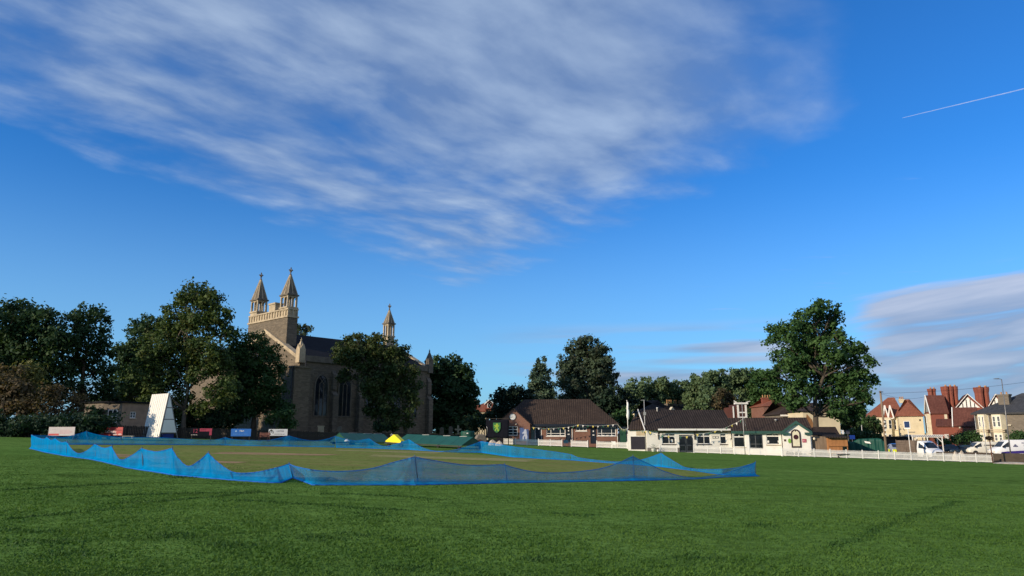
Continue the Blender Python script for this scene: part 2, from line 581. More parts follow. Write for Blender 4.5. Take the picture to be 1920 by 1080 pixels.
def grass_mat(name, c_dark, c_mid, c_lite, straw=None, straw_amt=.6, rough_bump=1.0, streak=1.0):
    m, t, b = new_mat(name)
    P = posco(t)
    big = t.noise(t.mapping(P, scale=(.5, 1.0, 1)), .13, 4, .6)
    band = t.noise(t.mapping(P, scale=(.30, 1.5, 1), rot=(0, 0, R(6))), .55, 4, .62, .6)
    clump = t.noise(P, 2.6, 5, .7)
    fine = t.noise(P, 24, 4, .75)
    blade = t.noise(t.mapping(P, scale=(1, .55, 1)), 95, 2, .7)
    c = t.mix(t.ramp(big, [(.3, 0.0), (.7, 1.0)]), c_dark, c_lite)
    c = t.mix(t.m('MULTIPLY', t.ramp(band, [(.34, 1.0), (.5, 0.0)]), .55 * streak), c, tuple(x * .45 for x in c_dark))
    c = t.mix(t.m('MULTIPLY', t.ramp(band, [(.55, 0.0), (.75, 1.0)]), .4), c, c_lite)
    c = t.mix(t.ramp(clump, [(.36, .75), (.6, 0.0)]), c, tuple(x * .4 for x in c_dark))
    c = t.mix(t.ramp(fine, [(.3, .5), (.55, 0.0)]), c, tuple(x * .4 for x in c_dark))
    c = t.mix(t.ramp(blade, [(.52, 0.0), (.75, .6)]), c, tuple(min(1, x * 1.9) for x in c_mid))
    if straw:
        s = t.noise(t.mapping(P, scale=(.35, 1.2, 1)), .45, 5, .65)
        c = t.mix(t.ramp(s, [(.4, 0.0), (.65, straw_amt)]), c, straw)
    # thin meandering dark lines left by wheels and lush strips
    ln = t.noise(t.mapping(P, scale=(.035, .16, 1), loc=(2.3, .7, 0)), 1.0, 2, .5)
    ridge = t.ramp(t.m('ABSOLUTE', t.m('SUBTRACT', ln, .5)), [(.0, 1.0), (.012, 0.0)])
    brk = t.ramp(t.noise(P, .35, 3), [(.42, 0.0), (.58, 1.0)])
    c = t.mix(t.m('MULTIPLY', t.m('MULTIPLY', ridge, brk), .7 * streak), c, tuple(x * .3 for x in c_dark))
    spot = t.noise(t.mapping(P, scale=(.55, 1.0, 1)), 1.1, 2, .5)
    c = t.mix(t.ramp(spot, [(.70, 0.0), (.77, .75 * streak)]), c, tuple(x * .3 for x in c_dark))
    t.link(c, b.inputs['Base Color'])
    b.inputs['Roughness'].default_value = .9
    b.inputs['Specular IOR Level'].default_value = 0.0
    h = t.m('ADD', t.m('MULTIPLY', clump, 1.4), t.m('ADD', fine, t.m('MULTIPLY', blade, .6)))
    t.link(t.bump(h, .4 * rough_bump, .05), b.inputs['Normal'])
    return m


G_field = grass_mat('mown_outfield_grass', (.115, .22, .044), (.143, .255, .052), (.172, .29, .066))
G_square = grass_mat('dry_square_turf', (.17, .235, .055), (.2, .26, .068), (.225, .28, .075), (.27, .21, .09), .5, .6, .2)
G_rough = grass_mat('rough_verge_grass', (.03, .05, .02), (.045, .07, .025), (.055, .075, .03), (.07, .06, .035), .6)
M.asphalt = pm('asphalt', (.055, .055, .057), .9, .25, 1.5, .3, 60)


def sheet(name, pts, m, lift, step=None):
    b = MB()
    b.face([(x, y, g(x) + lift) for x, y in pts])
    return tag(b.build(name, m), kind='structure')


b = MB()
xs = [-5000, -75, 75, 6000]
ys = [-400, 600, 9000]
for i in range(3):
    for j in range(2):
        b.face([(xs[i], ys[j], g(xs[i])), (xs[i + 1], ys[j], g(xs[i + 1])), (xs[i + 1], ys[j + 1], g(xs[i + 1])), (xs[i], ys[j + 1], g(xs[i]))])
tag(b.build('ground', G_rough), kind='structure')


def P2(px, py):
    v = gp(px, py)
    return v.x, v.y


# the mown outfield, running behind the camera
fl = [(-68, -60), (70, -60), (75, 60), P2(1925, 869)]
fl += [P2(1858, 866), P2(1620, 858.5), P2(1466, 854), P2(1404, 852), P2(1300, 848), P2(1214, 842.5), P2(1176, 841), P2(1060, 838), P2(945, 832.5), P2(900, 829)]
fl += [P2(800, 826), P2(540, 824), P2(300, 821), P2(30, 820), (-68, 60)]
sheet('outfield', fl, G_field, .004)
sq = [P2(62, 841), P2(330, 887), P2(545, 903), P2(800, 906), P2(1180, 900), P2(1400, 892), P2(1290, 880), P2(1135, 867), P2(960, 857), P2(765, 842), P2(630, 838.5), P2(275, 833.5), P2(66, 833)]
c0 = Vector((sum(a for a, _ in sq) / len(sq), sum(b_ for _, b_ in sq) / len(sq)))
sq = [tuple(c0 + (Vector(v) - c0) * .965) for v in sq]
sheet('cricket_square', sq, G_square, .009)
# worn, pale pitch ends
G_worn2 = grass_mat('worn_pitch_turf', (.27, .2, .09), (.3, .23, .11), (.32, .26, .11), (.40, .26, .16), .95, .6, .2)
G_strip = grass_mat('rolled_pitch_strip', (.27, .29, .1), (.3, .31, .11), (.32, .32, .12), (.38, .3, .17), .8, .5, .2)
for k, pts in enumerate((((410, 865), (470, 866.5), (440, 869), (380, 867)), ((640, 843.5), (830, 848.5), (815, 850.5), (625, 845)), ((190, 850), (330, 857), (300, 862), (170, 854)), ((700, 853), (1010, 862), (985, 866), (690, 856)), ((420, 848), (640, 852), (600, 855), (390, 851)))):
    sheet('pitch_strip', [P2(*q_) for q_ in pts], G_strip if k % 2 else G_worn2, .014)


# short grass blades standing in the nearer outfield
def wavy(x, y):
    return (np.sin(x * 1.7 + y * .9) + np.sin(x * .63 - y * 1.3 + 1.1) + np.sin(x * 3.9 + y * 2.7 + .4) * .7 + np.sin(x * .21 + y * .47 + 2.0) * 1.2) / 3.9


NB = 330000
Yb = 6.5 * (34 / 6.5)**(RNG.random(NB)**1.25)
Xb = RNG.uniform(-1, 1, NB) * (.78 * Yb + 2.5)
wv = wavy(Xb * 1.6, Yb * 1.2)
keep = RNG.random(NB) < .72 + .3 * wv
Xb, Yb, wv = Xb[keep], Yb[keep], wv[keep]
n_ = len(Xb)
hb = (.015 + .016 * RNG.random(n_)) * (1 + .5 * wv) * np.clip(1.15 - Yb / 60, .5, 1)
wb = (.006 + .006 * RNG.random(n_)) * (1 + Yb / 22)
an = RNG.random(n_) * 6.283
ln_ = RNG.normal(size=(n_, 2)) * hb[:, None] * .75
Vb = np.zeros((n_, 3, 3))
Zb = -SL * Xb + .004
Vb[:, 0] = np.stack([Xb - np.cos(an) * wb, Yb - np.sin(an) * wb, Zb], 1)
Vb[:, 1] = np.stack([Xb + np.cos(an) * wb, Yb + np.sin(an) * wb, Zb], 1)
Vb[:, 2] = np.stack([Xb + ln_[:, 0], Yb + ln_[:, 1], Zb + hb], 1)
me = bpy.data.meshes.new('grass_blades')
me.vertices.add(n_ * 3); me.loops.add(n_ * 3); me.polygons.add(n_)
me.vertices.foreach_set('co', Vb.astype(np.float32).ravel())
me.loops.foreach_set('vertex_index', np.arange(n_ * 3, dtype=np.int32))
me.polygons.foreach_set('loop_start', np.arange(0, n_ * 3, 3, dtype=np.int32))
me.update(calc_edges=True)
me.materials.append(leaf_mat('grass_blade', (.066, .148, .022), (.108, .205, .035), tr=.35, gain=1.0))
o = bpy.data.objects.new('grass', me)
COL.objects.link(o)
tag(o, 'short green grass growing across the near outfield', 'grass', kind='stuff')


# darker lush strips and tufts left by wheels and missed by the mower
TS, TH, TW = [], [], []
strips = [[(-20, 978), (60, 970), (120, 964), (236, 953)], [(180, 932), (300, 927), (400, 925), (545, 925)], [(205, 945), (300, 941), (390, 934), (485, 921)], [(-10, 921), (150, 912), (262, 905)],
          [(415, 938), (560, 945), (690, 955), (760, 958)], [(600, 926), (720, 930), (830, 938)], [(-20, 992), (40, 998), (110, 1000)], [(640, 1000), (720, 1012), (800, 1016)], [(1020, 962), (1080, 968), (1120, 967)],
          [(1560, 1030), (1650, 992), (1740, 958), (1800, 940)]]
for st_ in strips:
    G_ = [gp(*p_) for p_ in st_]
    for A_, B_ in zip(G_, G_[1:]):
        ln2 = (B_ - A_).length
        m2 = int(ln2 * 110)
        f2 = RNG.random(m2)
        TS.append(np.stack([A_.x + (B_.x - A_.x) * f2 + RNG.normal(size=m2) * .09, A_.y + (B_.y - A_.y) * f2 + RNG.normal(size=m2) * .12 + .12 * np.sin(f2 * ln2 * 2.1)], 1))
for px_, py_, sx_, sy_ in ((345, 895, .25, .3), (318, 1007, .22, .2), (430, 1022, .25, .2), (696, 966, .25, .35), (760, 1067, .22, .16), (1290, 1045, .2, .2), (1010, 1050, .15, .12), (900, 965, .2, .25), (600, 1010, .2, .2), (120, 1042, .35, .25), (1420, 985, .2, .25), (80, 1018, .3, .2)):
    c_ = gp(px_, py_)
    m2 = 170
    TS.append(np.stack([c_.x + RNG.normal(size=m2) * sx_, c_.y + RNG.normal(size=m2) * sy_], 1))
TS = np.concatenate(TS)
n_ = len(TS)
hb = .022 + .028 * RNG.random(n_)
wb = (.006 + .006 * RNG.random(n_)) * (1 + TS[:, 1] / 22)
an = RNG.random(n_) * 6.283
ln_ = RNG.normal(size=(n_, 2)) * hb[:, None] * .6
Vb = np.zeros((n_, 3, 3))
Zb = -SL * TS[:, 0] + .004
Vb[:, 0] = np.stack([TS[:, 0] - np.cos(an) * wb, TS[:, 1] - np.sin(an) * wb, Zb], 1)
Vb[:, 1] = np.stack([TS[:, 0] + np.cos(an) * wb, TS[:, 1] + np.sin(an) * wb, Zb], 1)
Vb[:, 2] = np.stack([TS[:, 0] + ln_[:, 0], TS[:, 1] + ln_[:, 1], Zb + hb], 1)
me = bpy.data.meshes.new('lush_grass')
me.vertices.add(n_ * 3); me.loops.add(n_ * 3); me.polygons.add(n_)
me.vertices.foreach_set('co', Vb.astype(np.float32).ravel())
me.loops.foreach_set('vertex_index', np.arange(n_ * 3, dtype=np.int32))
me.polygons.foreach_set('loop_start', np.arange(0, n_ * 3, 3, dtype=np.int32))
me.update(calc_edges=True)
me.materials.append(leaf_mat('lush_blade', (.03, .085, .015), (.055, .125, .026), tr=.25, gain=1.0))
o = bpy.data.objects.new('lush_grass', me)
COL.objects.link(o)
tag(o, 'darker lush strips and tufts of grass in the foreground', 'grass', kind='stuff')


# ------------------------------------------------------------------ boundary netting
def net_mat():
    m, t, b = new_mat('blue_netting')
    at_ = t.n('ShaderNodeAttribute', attribute_name='weave')
    P = posco(t)
    n = t.noise(P, 3.0, 4, .6)
    n2 = t.noise(t.mapping(P, scale=(2.5, 2.5, .5)), 1.2, 3)
    c = t.mix(n2, (.0, .24, .58), (.0, .40, .86))
    t.link(c, b.inputs['Base Color'])
    b.inputs['Roughness'].default_value = .7
    b.inputs['Specular IOR Level'].default_value = .0
    tl = t.n('ShaderNodeBsdfTranslucent')
    t.link(c, tl.inputs['Color'])
    ms = t.n('ShaderNodeMixShader')
    ms.inputs[0].default_value = .45
    t.link(b.outputs[0], ms.inputs[1]); t.link(tl.outputs[0], ms.inputs[2])
    tp = t.n('ShaderNodeBsdfTransparent')
    a = t.m('MULTIPLY', at_.outputs['Fac'], t.m('ADD', .72, t.m('MULTIPLY', t.m('ADD', n, n2), .28)), clamp=True)
    m2 = t.n('ShaderNodeMixShader')
    t.link(a, m2.inputs[0])
    t.link(tp.outputs[0], m2.inputs[1]); t.link(ms.outputs[0], m2.inputs[2])
    t.link(m2.outputs[0], m.node_tree.nodes['Material Output'].inputs['Surface'])
    return m


M.net = net_mat()
M.net_post = pm('blue_grey_post', (.05, .1, .16), .6, .2, 3)
M.rope = pm('blue_rope', (.006, .12, .5), .7, .2, 4)


def interp(poly, x):
    for (x0, y0), (x1, y1) in zip(poly, poly[1:]):
        if x0 <= x <= x1 or x1 <= x <= x0:
            f = (x - x0) / (x1 - x0) if x1 != x0 else 0
            return y0 + (y1 - y0) * f
    return poly[0][1] if abs(x - poly[0][0]) < abs(x - poly[-1][0]) else poly[-1][1]


def smooth_top(poly, posts, x):
    """catenary-like sag between given points: smooth except at the posts"""
    # Catmull-Rom between points of the stretch bounded by posts
    pts = sorted(poly)
    xs_ = [a for a, _ in pts]
    import bisect
    i = max(0, min(len(pts) - 2, bisect.bisect_right(xs_, x) - 1))
    (x0, y0), (x1, y1) = pts[i], pts[i + 1]

    def slope(k, side):
        if k in (0, len(pts) - 1) or any(abs(pts[k][0] - q_) < 1.5 for q_ in posts):
            j = k + 1 if side > 0 else k - 1
            if j < 0 or j >= len(pts): return 0
            s_ = (pts[j][1] - pts[k][1]) / (pts[j][0] - pts[k][0])
            return s_ * 1.25
        return (pts[k + 1][1] - pts[k - 1][1]) / (pts[k + 1][0] - pts[k - 1][0])
    h = x1 - x0
    f = (x - x0) / h
    m0, m1 = slope(i, 1) * h, slope(i + 1, -1) * h
    return (2 * f**3 - 3 * f**2 + 1) * y0 + (f**3 - 2 * f**2 + f) * m0 + (-2 * f**3 + 3 * f**2) * y1 + (f**3 - f**2) * m1


def netting(top, bottom, posts, label, dens, parts, step_px=5.0, out=1):
    """a run of netting: top edge and foot given in photo pixels, the foot standing on the ground"""
    x_a, x_b = bottom[0][0], bottom[-1][0]
    base = gp(*bottom[len(bottom) // 2])
    root = empty('boundary_netting', base, 0, label, 'netting', 'blue netting round the cricket square')
    cuts = parts
    for xa, xb in zip(cuts, cuts[1:]):
        n = max(6, int(abs(xb - xa) / step_px))
        V, Fc, D = [], [], []
        rows = 8
        prev = None
        for i in range(n + 1):
            x = xa + (xb - xa) * i / n
            f = (x - x_a) / (x_b - x_a)
            xt_f = top[0][0] + (top[-1][0] - top[0][0]) * f
            B = gp(x, interp(bottom, x))
            ty = smooth_top(top, posts, xt_f)
            T = at(xt_f, ty, B.y)
            near = min(abs(xt_f - q_) for q_ in posts) * mpp(B.y)
            for r in range(rows + 1):
                k = r / rows
                pnt = B.lerp(T, k)
                nrm = Vector((0.25, -1, 0)) * out
                sm = i * (gp(xb, interp(bottom, xb)) - gp(xa, interp(bottom, xa))).length / n
                bulge = math.sin(k * math.pi) * (.07 * math.sin(sm * 2.4 + xa) + .02 * math.sin(sm * 6.1 + 1.3))
                pleat = .035 * math.sin(near * 16 / max(.15, 1.15 - k)) * math.exp(-near * .9)
                foot = .30 * (1 - k / .2)**2 if k < .2 else 0.0
                pnt += nrm * (bulge + pleat + foot)
                pnt.z = max(pnt.z, g(pnt.x) + .02)
                V.append(pnt - base)
                dn = dens + (.95 - dens) * max(0, 1 - k / .20)**.7 + .22 * math.exp(-near * 2.5) * (.4 + .6 * k) + (.2 if r == rows else 0)
                D.append(min(1, dn))
        for i in range(n):
            for r in range(rows):
                a = i * (rows + 1) + r
                Fc.append((a, a + rows + 1, a + rows + 2, a + 1))
        me = bpy.data.meshes.new('net_panel')
        me.from_pydata(V, [], Fc)
        at_ = me.attributes.new('weave', 'FLOAT', 'POINT')
        at_.data.foreach_set('value', D)
        me.materials.append(M.net)
        for pg in me.polygons: pg.use_smooth = True
        o = bpy.data.objects.new('net_panel', me)
        COL.objects.link(o)
        o.parent = root
        mb = MB()
        for row, rr in ((rows, .011), (0, .02)):
            mb.tube([V[i * (rows + 1) + row] for i in range(n + 1)], rr, 5)
        mb.build('net_rope', M.rope, o)
    for q_ in posts:
        f = (q_ - top[0][0]) / (top[-1][0] - top[0][0])
        x = x_a + (x_b - x_a) * f
        B = gp(x, interp(bottom, x))
        T = at(q_, smooth_top(top, posts, q_), B.y) + Vector((0, 0, .05))
        mb = MB()
        mb.tube([B - base + Vector((0, .03, -.05)), T - base + Vector((0, .03, 0))], .02, 6)
        mb.build('net_post', M.net_post, root)
    return root


netting(top=[(59, 815.5), (70, 820), (82, 823), (87.5, 819), (95, 825), (103, 821.5), (113, 829), (125, 828), (134, 842), (147, 850), (162, 845), (177.5, 832.5), (195, 840), (209, 836.5), (216, 851), (226, 862), (243, 856), (265, 840.5), (280, 845), (297, 846.5), (322, 840), (333, 858), (352, 874), (370, 866), (390, 848.5), (410, 868), (437, 885), (475, 886), (510, 879), (541, 869.5)],
        bottom=[(59, 841), (87, 848), (125, 855), (177, 862), (209, 869), (240, 877), (300, 886), (330, 891), (390, 896), (437, 900), (500, 904.5), (528, 905), (549, 896)],
        posts=[59.5, 87.5, 103, 125, 177.5, 209, 265, 322, 390, 541],
        label='blue netting slumped between ten posts along the left side of the square', dens=.66, parts=[59, 125, 209, 322, 437, 549], step_px=2.5)
netting(top=[(541, 869.5), (560, 876), (600, 882.5), (655, 883), (700, 877.5), (737, 867), (777, 856), (830, 866), (880, 872), (946, 871), (965, 877), (997, 884), (1035, 886.5), (1085, 884), (1135, 876), (1187, 855), (1217, 870), (1247, 884), (1290, 895), (1330, 893), (1370, 884), (1417, 866)],
        bottom=[(551, 896), (570, 903), (587, 909), (680, 909), (777, 909), (950, 905), (1187, 901), (1300, 898), (1352, 894.5), (1417, 892.5)],
        posts=[541, 777, 946, 1187, 1417],
        label='long near run of blue netting, clearest and largest, peaked at three posts', dens=.40, parts=[551, 777, 950, 1187, 1417])
netting(top=[(628, 817.5), (640, 821), (665, 826), (692, 822), (717, 836), (740, 833), (767, 823.5), (790, 838), (812, 845), (835, 845.5), (862, 841), (902, 827), (950, 835.5), (1010, 843), (1070, 852), (1085, 858), (1150, 865.5), (1190, 864), (1210, 860), (1240, 849), (1267, 867), (1287, 877), (1335, 880), (1380, 877), (1417, 867)],
        bottom=[(630, 839.5), (695, 841), (767, 843.5), (830, 847.5), (902, 849), (960, 857.5), (1070, 863), (1135, 868), (1185, 871), (1235, 875.5), (1290, 882), (1352, 891), (1417, 892)],
        posts=[628, 692, 767, 902, 950, 1240],
        label='receding blue netting along the pavilion side of the square, beside the bare outfield', dens=.46, parts=[630, 767, 902, 1070, 1235, 1416], step_px=3.5)
netting(top=[(60, 816), (95, 817), (120, 819.5), (140, 815), (162, 808.5), (185, 815), (230, 819.5), (300, 820), (380, 825), (405, 824), (422, 820), (440, 824), (500, 825.5), (520, 822), (542, 816.5), (560, 822), (585, 826), (605, 824.5), (628, 818)],
        bottom=[(62, 833.5), (150, 834), (275, 834), (420, 835), (480, 836.5), (628, 839)],
        posts=[162, 422, 542],
        label='far teal-looking blue netting low across the back, behind the sight screen foot', dens=.42, parts=[62, 230, 422, 628], step_px=4)

# contrail of an airliner, a real streak of ice cloud ten kilometres off
mc, t, b = new_mat('contrail_ice')
b.inputs['Base Color'].default_value = (.9, .9, .92, 1)
b.inputs['Roughness'].default_value = 1
tp = t.n('ShaderNodeBsdfTransparent')
ms = t.n('ShaderNodeMixShader')
t.link(t.m('ADD', .04, t.m('MULTIPLY', t.noise(objco(t), .004, 3), .26)), ms.inputs[0])
t.link(tp.outputs[0], ms.inputs[1]); t.link(b.outputs[0], ms.inputs[2])
t.link(ms.outputs[0], mc.node_tree.nodes['Material Output'].inputs['Surface'])
mb = MB()
A, B_ = at(1692, 221, 11000), at(1990, 149.5, 10400)
mid = A.lerp(B_, .5)
pts = [A.lerp(B_, i / 16) - mid + Vector((0, 0, random.uniform(-2, 2))) for i in range(17)]
mb.tube(pts, [4 + 5.5 * (i / 16)**.4 for i in range(17)], 8)
o = mb.build('contrail', mc)
o.location = mid
tag(o, 'thin white condensation trail slanting through clear blue sky', 'contrail')
# ------------------------------------------------------------------ foliage
NLEAF = 0


def leaf_mesh(name, C, N, S, m, parent=None, droop=1.0):
    """a crown of small leaf sprays: centres C, normals N, sizes S"""
    n = len(C)
    N = N / (np.linalg.norm(N, axis=1, keepdims=True) + 1e-9)
    ref = RNG.normal(size=(n, 3))
    A = np.cross(N, ref)
    A /= (np.linalg.norm(A, axis=1, keepdims=True) + 1e-9)
    B = np.cross(N, A)
    A *= S[:, None]
    B *= (S * RNG.uniform(.45, .9, n))[:, None] * droop
    V = np.empty((n, 4, 3))
    V[:, 0] = C - A; V[:, 1] = C - B * .9; V[:, 2] = C + A; V[:, 3] = C + B
    V = V.reshape(-1, 3)
    me = bpy.data.meshes.new(name)
    me.vertices.add(len(V)); me.loops.add(len(V)); me.polygons.add(n)
    me.vertices.foreach_set('co', V.astype(np.float32).ravel())
    me.loops.foreach_set('vertex_index', np.arange(len(V), dtype=np.int32))
    me.polygons.foreach_set('loop_start', np.arange(0, len(V), 4, dtype=np.int32))
    me.update(calc_edges=True)
    me.materials.append(m)
    o = bpy.data.objects.new(name, me)
    COL.objects.link(o)
    if parent: o.parent = parent
    return o


def crown_points(lobes, leaf, dens=1.0, flat=.75, clump=.2, shell=.55):
    """lobes: (centre Vector, rx, ry, rz). Leaves gather in clumps near each lobe's skin, with gaps between."""
    Cs, Ns, Ss = [], [], []
    for c, rx, ry, rz in lobes:
        r = (rx * ry * rz)**(1 / 3)
        nc = max(5, int(15 * (r / 1.6)**1.7))
        dirs = RNG.normal(size=(nc, 3))
        dirs /= np.linalg.norm(dirs, axis=1, keepdims=True)
        rad = shell + (1.08 - shell) * RNG.random(nc)**.7
        cc = np.array(c) + dirs * rad[:, None] * np.array([rx, ry, rz])
        cs = (.34 + clump * r) * RNG.uniform(.55, 1.25, nc)
        # inner spray between the clumps
        mi_ = int(dens * 2.6 * (r / leaf)**2)
        di = RNG.normal(size=(mi_, 3))
        di /= np.linalg.norm(di, axis=1, keepdims=True)
        Cs.append(np.array(c) + di * (RNG.random(mi_)**.45)[:, None] * np.array([rx, ry, rz]) * .95)
        Ns.append(RNG.normal(size=(mi_, 3)) + di * .4)
        Ss.append(leaf * RNG.uniform(.6, 1.2, mi_))
        for k in range(nc):
            m = max(12, int(dens * 10.5 * (cs[k] / leaf)**1.6))
            p = RNG.normal(size=(m, 3)) * np.array([cs[k], cs[k], cs[k] * flat]) * .62
            Cs.append(cc[k] + p)
            Ns.append(RNG.normal(size=(m, 3)) * .8 + dirs[k] * .55 + p / cs[k] * .45 + np.array([0, 0, .35]))
            Ss.append(leaf * RNG.uniform(.55, 1.2, m))
    return np.concatenate(Cs), np.concatenate(Ns), np.concatenate(Ss)


def limb(mb, a, b, r0, r1, wob=.08, n=7):
    a, b = Vector(a), Vector(b)
    d = (b - a).length
    pts, rad = [], []
    for i in range(6):
        f = i / 5
        q = a.lerp(b, f)
        if 0 < i < 5: q += Vector((random.gauss(0, wob * d), random.gauss(0, wob * d), random.gauss(0, wob * d * .5) + d * .06 * math.sin(f * math.pi)))
        pts.append(q); rad.append(r0 + (r1 - r0) * f)
    mb.tube(pts, rad, n)
    return pts


def tree(name, label, Y, base, lobes, m, leaf=.28, dens=1.0, trunk_r=.3, bark=None, group=None, cat='tree', depth=1.0, fork=.3,
         flat=.75, clump=.2, shell=.55, stems=1, zig=.5, grow=1.0):
    """base: photo pixel where the trunk meets the ground (x only is used); lobes: photo-pixel blobs (x, y, r[, ry])"""
    X = at(base[0], base[1], Y).x
    b0 = Vector((X, Y, g(X)))
    root = empty(name, b0, 0, label, cat, group)
    Ls = []
    for i, lb in enumerate(lobes):
        px, py, r = lb[:3]
        ry = (lb[3] if len(lb) > 3 else r * .85) * grow
        r = r * grow
        yy = Y + ((i * .618) % 1 - .5) * 2 * zig * r * mpp(Y) * depth * 1.6
        c = at(px, py, yy) - b0
        s = mpp(Y)
        Ls.append((c, r * s, r * s * depth, ry * s))
    C, N, S = crown_points(Ls, leaf, dens, flat, clump, shell)
    global NLEAF
    NLEAF += len(C)
    leaf_mesh('crown', C, N, S, m, root)
    # trunk forking into limbs that run to the crown's lobes
    mb = MB()
    zc = sum(l[0].z for l in Ls) / len(Ls)
    ztop = max(l[0].z for l in Ls)
    xm = sum(l[0].x * l[1] for l in Ls) / sum(l[1] for l in Ls)
    f0 = Vector((xm * .25, 0, min(l[0].z - l[3] for l in Ls) * .5 + zc * fork))
    f0.z = max(f0.z, .6)
    for st in range(stems):
        off = Vector((random.uniform(-.8, .8) * (stems > 1), random.uniform(-.5, .5) * (stems > 1), 0))
        mb.tube([off + Vector((0, 0, -.4)), off + Vector((0, 0, .25)), off * .6 + f0 * .5 + Vector((random.gauss(0, .15), 0, 0)), f0 + off * .3],
                [trunk_r * 1.5, trunk_r * 1.05, trunk_r * .85, trunk_r * .7], 9)
        lead = limb(mb, f0 + off * .3, Vector((xm, 0, zc + (ztop - zc) * .6)), trunk_r * .68, trunk_r * .15, .04)
        for i, (c, rx, ry, rz) in enumerate(Ls):
            if stems > 1 and i % stems != st: continue
            s0 = lead[min(4, max(0, int(5 * (c.z - f0.z) / max(.1, ztop - f0.z) * .7)))] if c.z > f0.z else f0
            tip = limb(mb, s0, c + Vector((0, 0, rz * .25)), trunk_r * .28, trunk_r * .06, .06, 6)
            for _ in range(3):
                e = c + Vector((random.uniform(-.8, .8) * rx, random.uniform(-.8, .8) * ry, random.uniform(-.5, .8) * rz))
                limb(mb, tip[3], e, trunk_r * .12, .02, .06, 5)
    mb.build('trunk', bark or M.bark, root)
    return root


def bush(name, label, Y, lobes, m, leaf=.18, dens=1.0, group=None, cat='shrub', depth=1.0, clump=.22, flat=.8):
    """a shrub standing on the ground: every lobe is joined by stems to its foot"""
    px = sum(l[0] for l in lobes) / len(lobes)
    X = at(px, 812, Y).x
    b0 = Vector((X, Y, g(X)))
    root = empty(name, b0, 0, label, cat, group)
    s = mpp(Y)
    Ls = []
    for i, lb in enumerate(lobes):
        ry = lb[3] if len(lb) > 3 else lb[2] * .85
        c = at(lb[0], lb[1], Y + ((i * .618) % 1 - .5) * lb[2] * s) - b0
        Ls.append((c, lb[2] * s, lb[2] * s * depth, ry * s))
    C, N, S = crown_points(Ls, leaf, dens, flat, clump, .35)
    C[:, 2] = np.maximum(C[:, 2], -.05)
    leaf_mesh('foliage', C, N, S, m, root)
    mb = MB()
    for c, rx, ry, rz in Ls:
        for _ in range(3):
            limb(mb, (c.x * .6 + random.uniform(-.2, .2), c.y * .6, -.2), c + Vector((random.uniform(-.5, .5) * rx, random.uniform(-.5, .5) * ry, random.uniform(-.2, .6) * rz)), .05, .015, .05, 5)
    mb.build('stem', M.bark, root)
    return root


tree('broadleaf_tree', 'dark spreading tree cut by the left edge of the picture', 85, (40, 812),
     [(10, 600, 40), (45, 588, 30), (85, 605, 34), (15, 645, 40), (65, 640, 38), (105, 640, 28), (-30, 640, 50), (-25, 700, 50), (35, 690, 42), (85, 690, 36), (60, 735, 35), (0, 745, 35)],
     L.dark, .22, 1.0, .42, depth=1.1)
tree('broadleaf_tree', 'dark leggy tree with sky showing through its crown, second from the left edge', 89, (150, 812),
     [(165, 592, 22), (188, 590, 17), (140, 605, 28), (200, 612, 15), (125, 640, 30), (170, 635, 32), (202, 655, 16), (120, 690, 30), (165, 680, 34), (205, 690, 18), (135, 735, 30), (180, 730, 28), (105, 740, 24)],
     L.dark, .22, .9, .4, depth=1.0)
tree('broadleaf_tree', 'blackish green tree half hidden behind the tall olive-lit tree', 108, (262, 808),
     [(282, 612, 24), (262, 628, 24), (240, 665, 24), (270, 672, 34), (232, 705, 24), (262, 730, 34), (230, 755, 24), (285, 755, 30)],
     L.dark, .26, 1.1, .4, grow=1.15)
tree('ash_tree', 'tallest olive-green tree behind the sight screen, stone showing through its branches', 90, (345, 808),
     [(368, 552, 24), (345, 556, 18), (392, 562, 22), (330, 585, 24), (372, 590, 32), (412, 592, 20), (405, 618, 24), (432, 622, 11), (350, 625, 34), (310, 632, 24),
      (295, 664, 30), (340, 668, 36), (392, 660, 32), (270, 698, 26), (318, 708, 30), (375, 700, 22), (420, 690, 26), (250, 728, 20), (292, 738, 24), (340, 745, 18), (415, 735, 28), (238, 748, 12), (330, 775, 14), (372, 770, 16)],
     L.olive, .21, 1.0, .34, M.bark_pale, depth=1.0, fork=.22, clump=.18, grow=1.14)
tree('broadleaf_tree', 'dark green tree in front of the church tower, hiding its foot', 97, (478, 808),
     [(452, 650, 24), (482, 645, 22), (505, 660, 17), (435, 672, 22), (470, 682, 30), (510, 690, 20), (445, 712, 28), (485, 722, 30), (518, 728, 20), (430, 748, 26), (470, 758, 26), (508, 762, 24), (540, 765, 12), (450, 780, 20)],
     L.lime, .22, 1.05, .26, depth=1.0, stems=2, grow=1.12)
tree('ivy_clad_tree', 'rounded olive tree leaning over the church side wall, trunk wrapped in ivy', 104, (712, 808),
     [(655, 652, 22), (682, 645, 22), (715, 650, 24), (742, 662, 22), (640, 668, 18), (668, 672, 24), (705, 682, 30), (740, 692, 26), (652, 704, 13), (640, 709, 9), (698, 715, 26), (735, 722, 28), (765, 700, 18), (768, 735, 16), (705, 745, 22), (735, 755, 24), (715, 780, 20), (700, 768, 14), (730, 792, 18), (776, 722, 14), (772, 756, 16), (764, 786, 14), (668, 630, 5), (704, 631, 6)],
     L.mid, .22, 1.2, .35, M.bark, depth=.8, fork=.2, clump=.19, grow=1.1)
tree('broadleaf_tree', 'dense blackish tree standing beyond the far corner of the church', 132, (842, 812),
     [(822, 690, 22), (848, 692, 24), (868, 708, 22), (820, 722, 26), (850, 732, 32), (882, 732, 18), (890, 752, 12), (825, 765, 26), (862, 768, 28), (885, 770, 12), (808, 735, 13), (810, 765, 15), (808, 790, 14), (845, 795, 24), (872, 795, 16)],
     L.dark, .36, 1.25, .45)
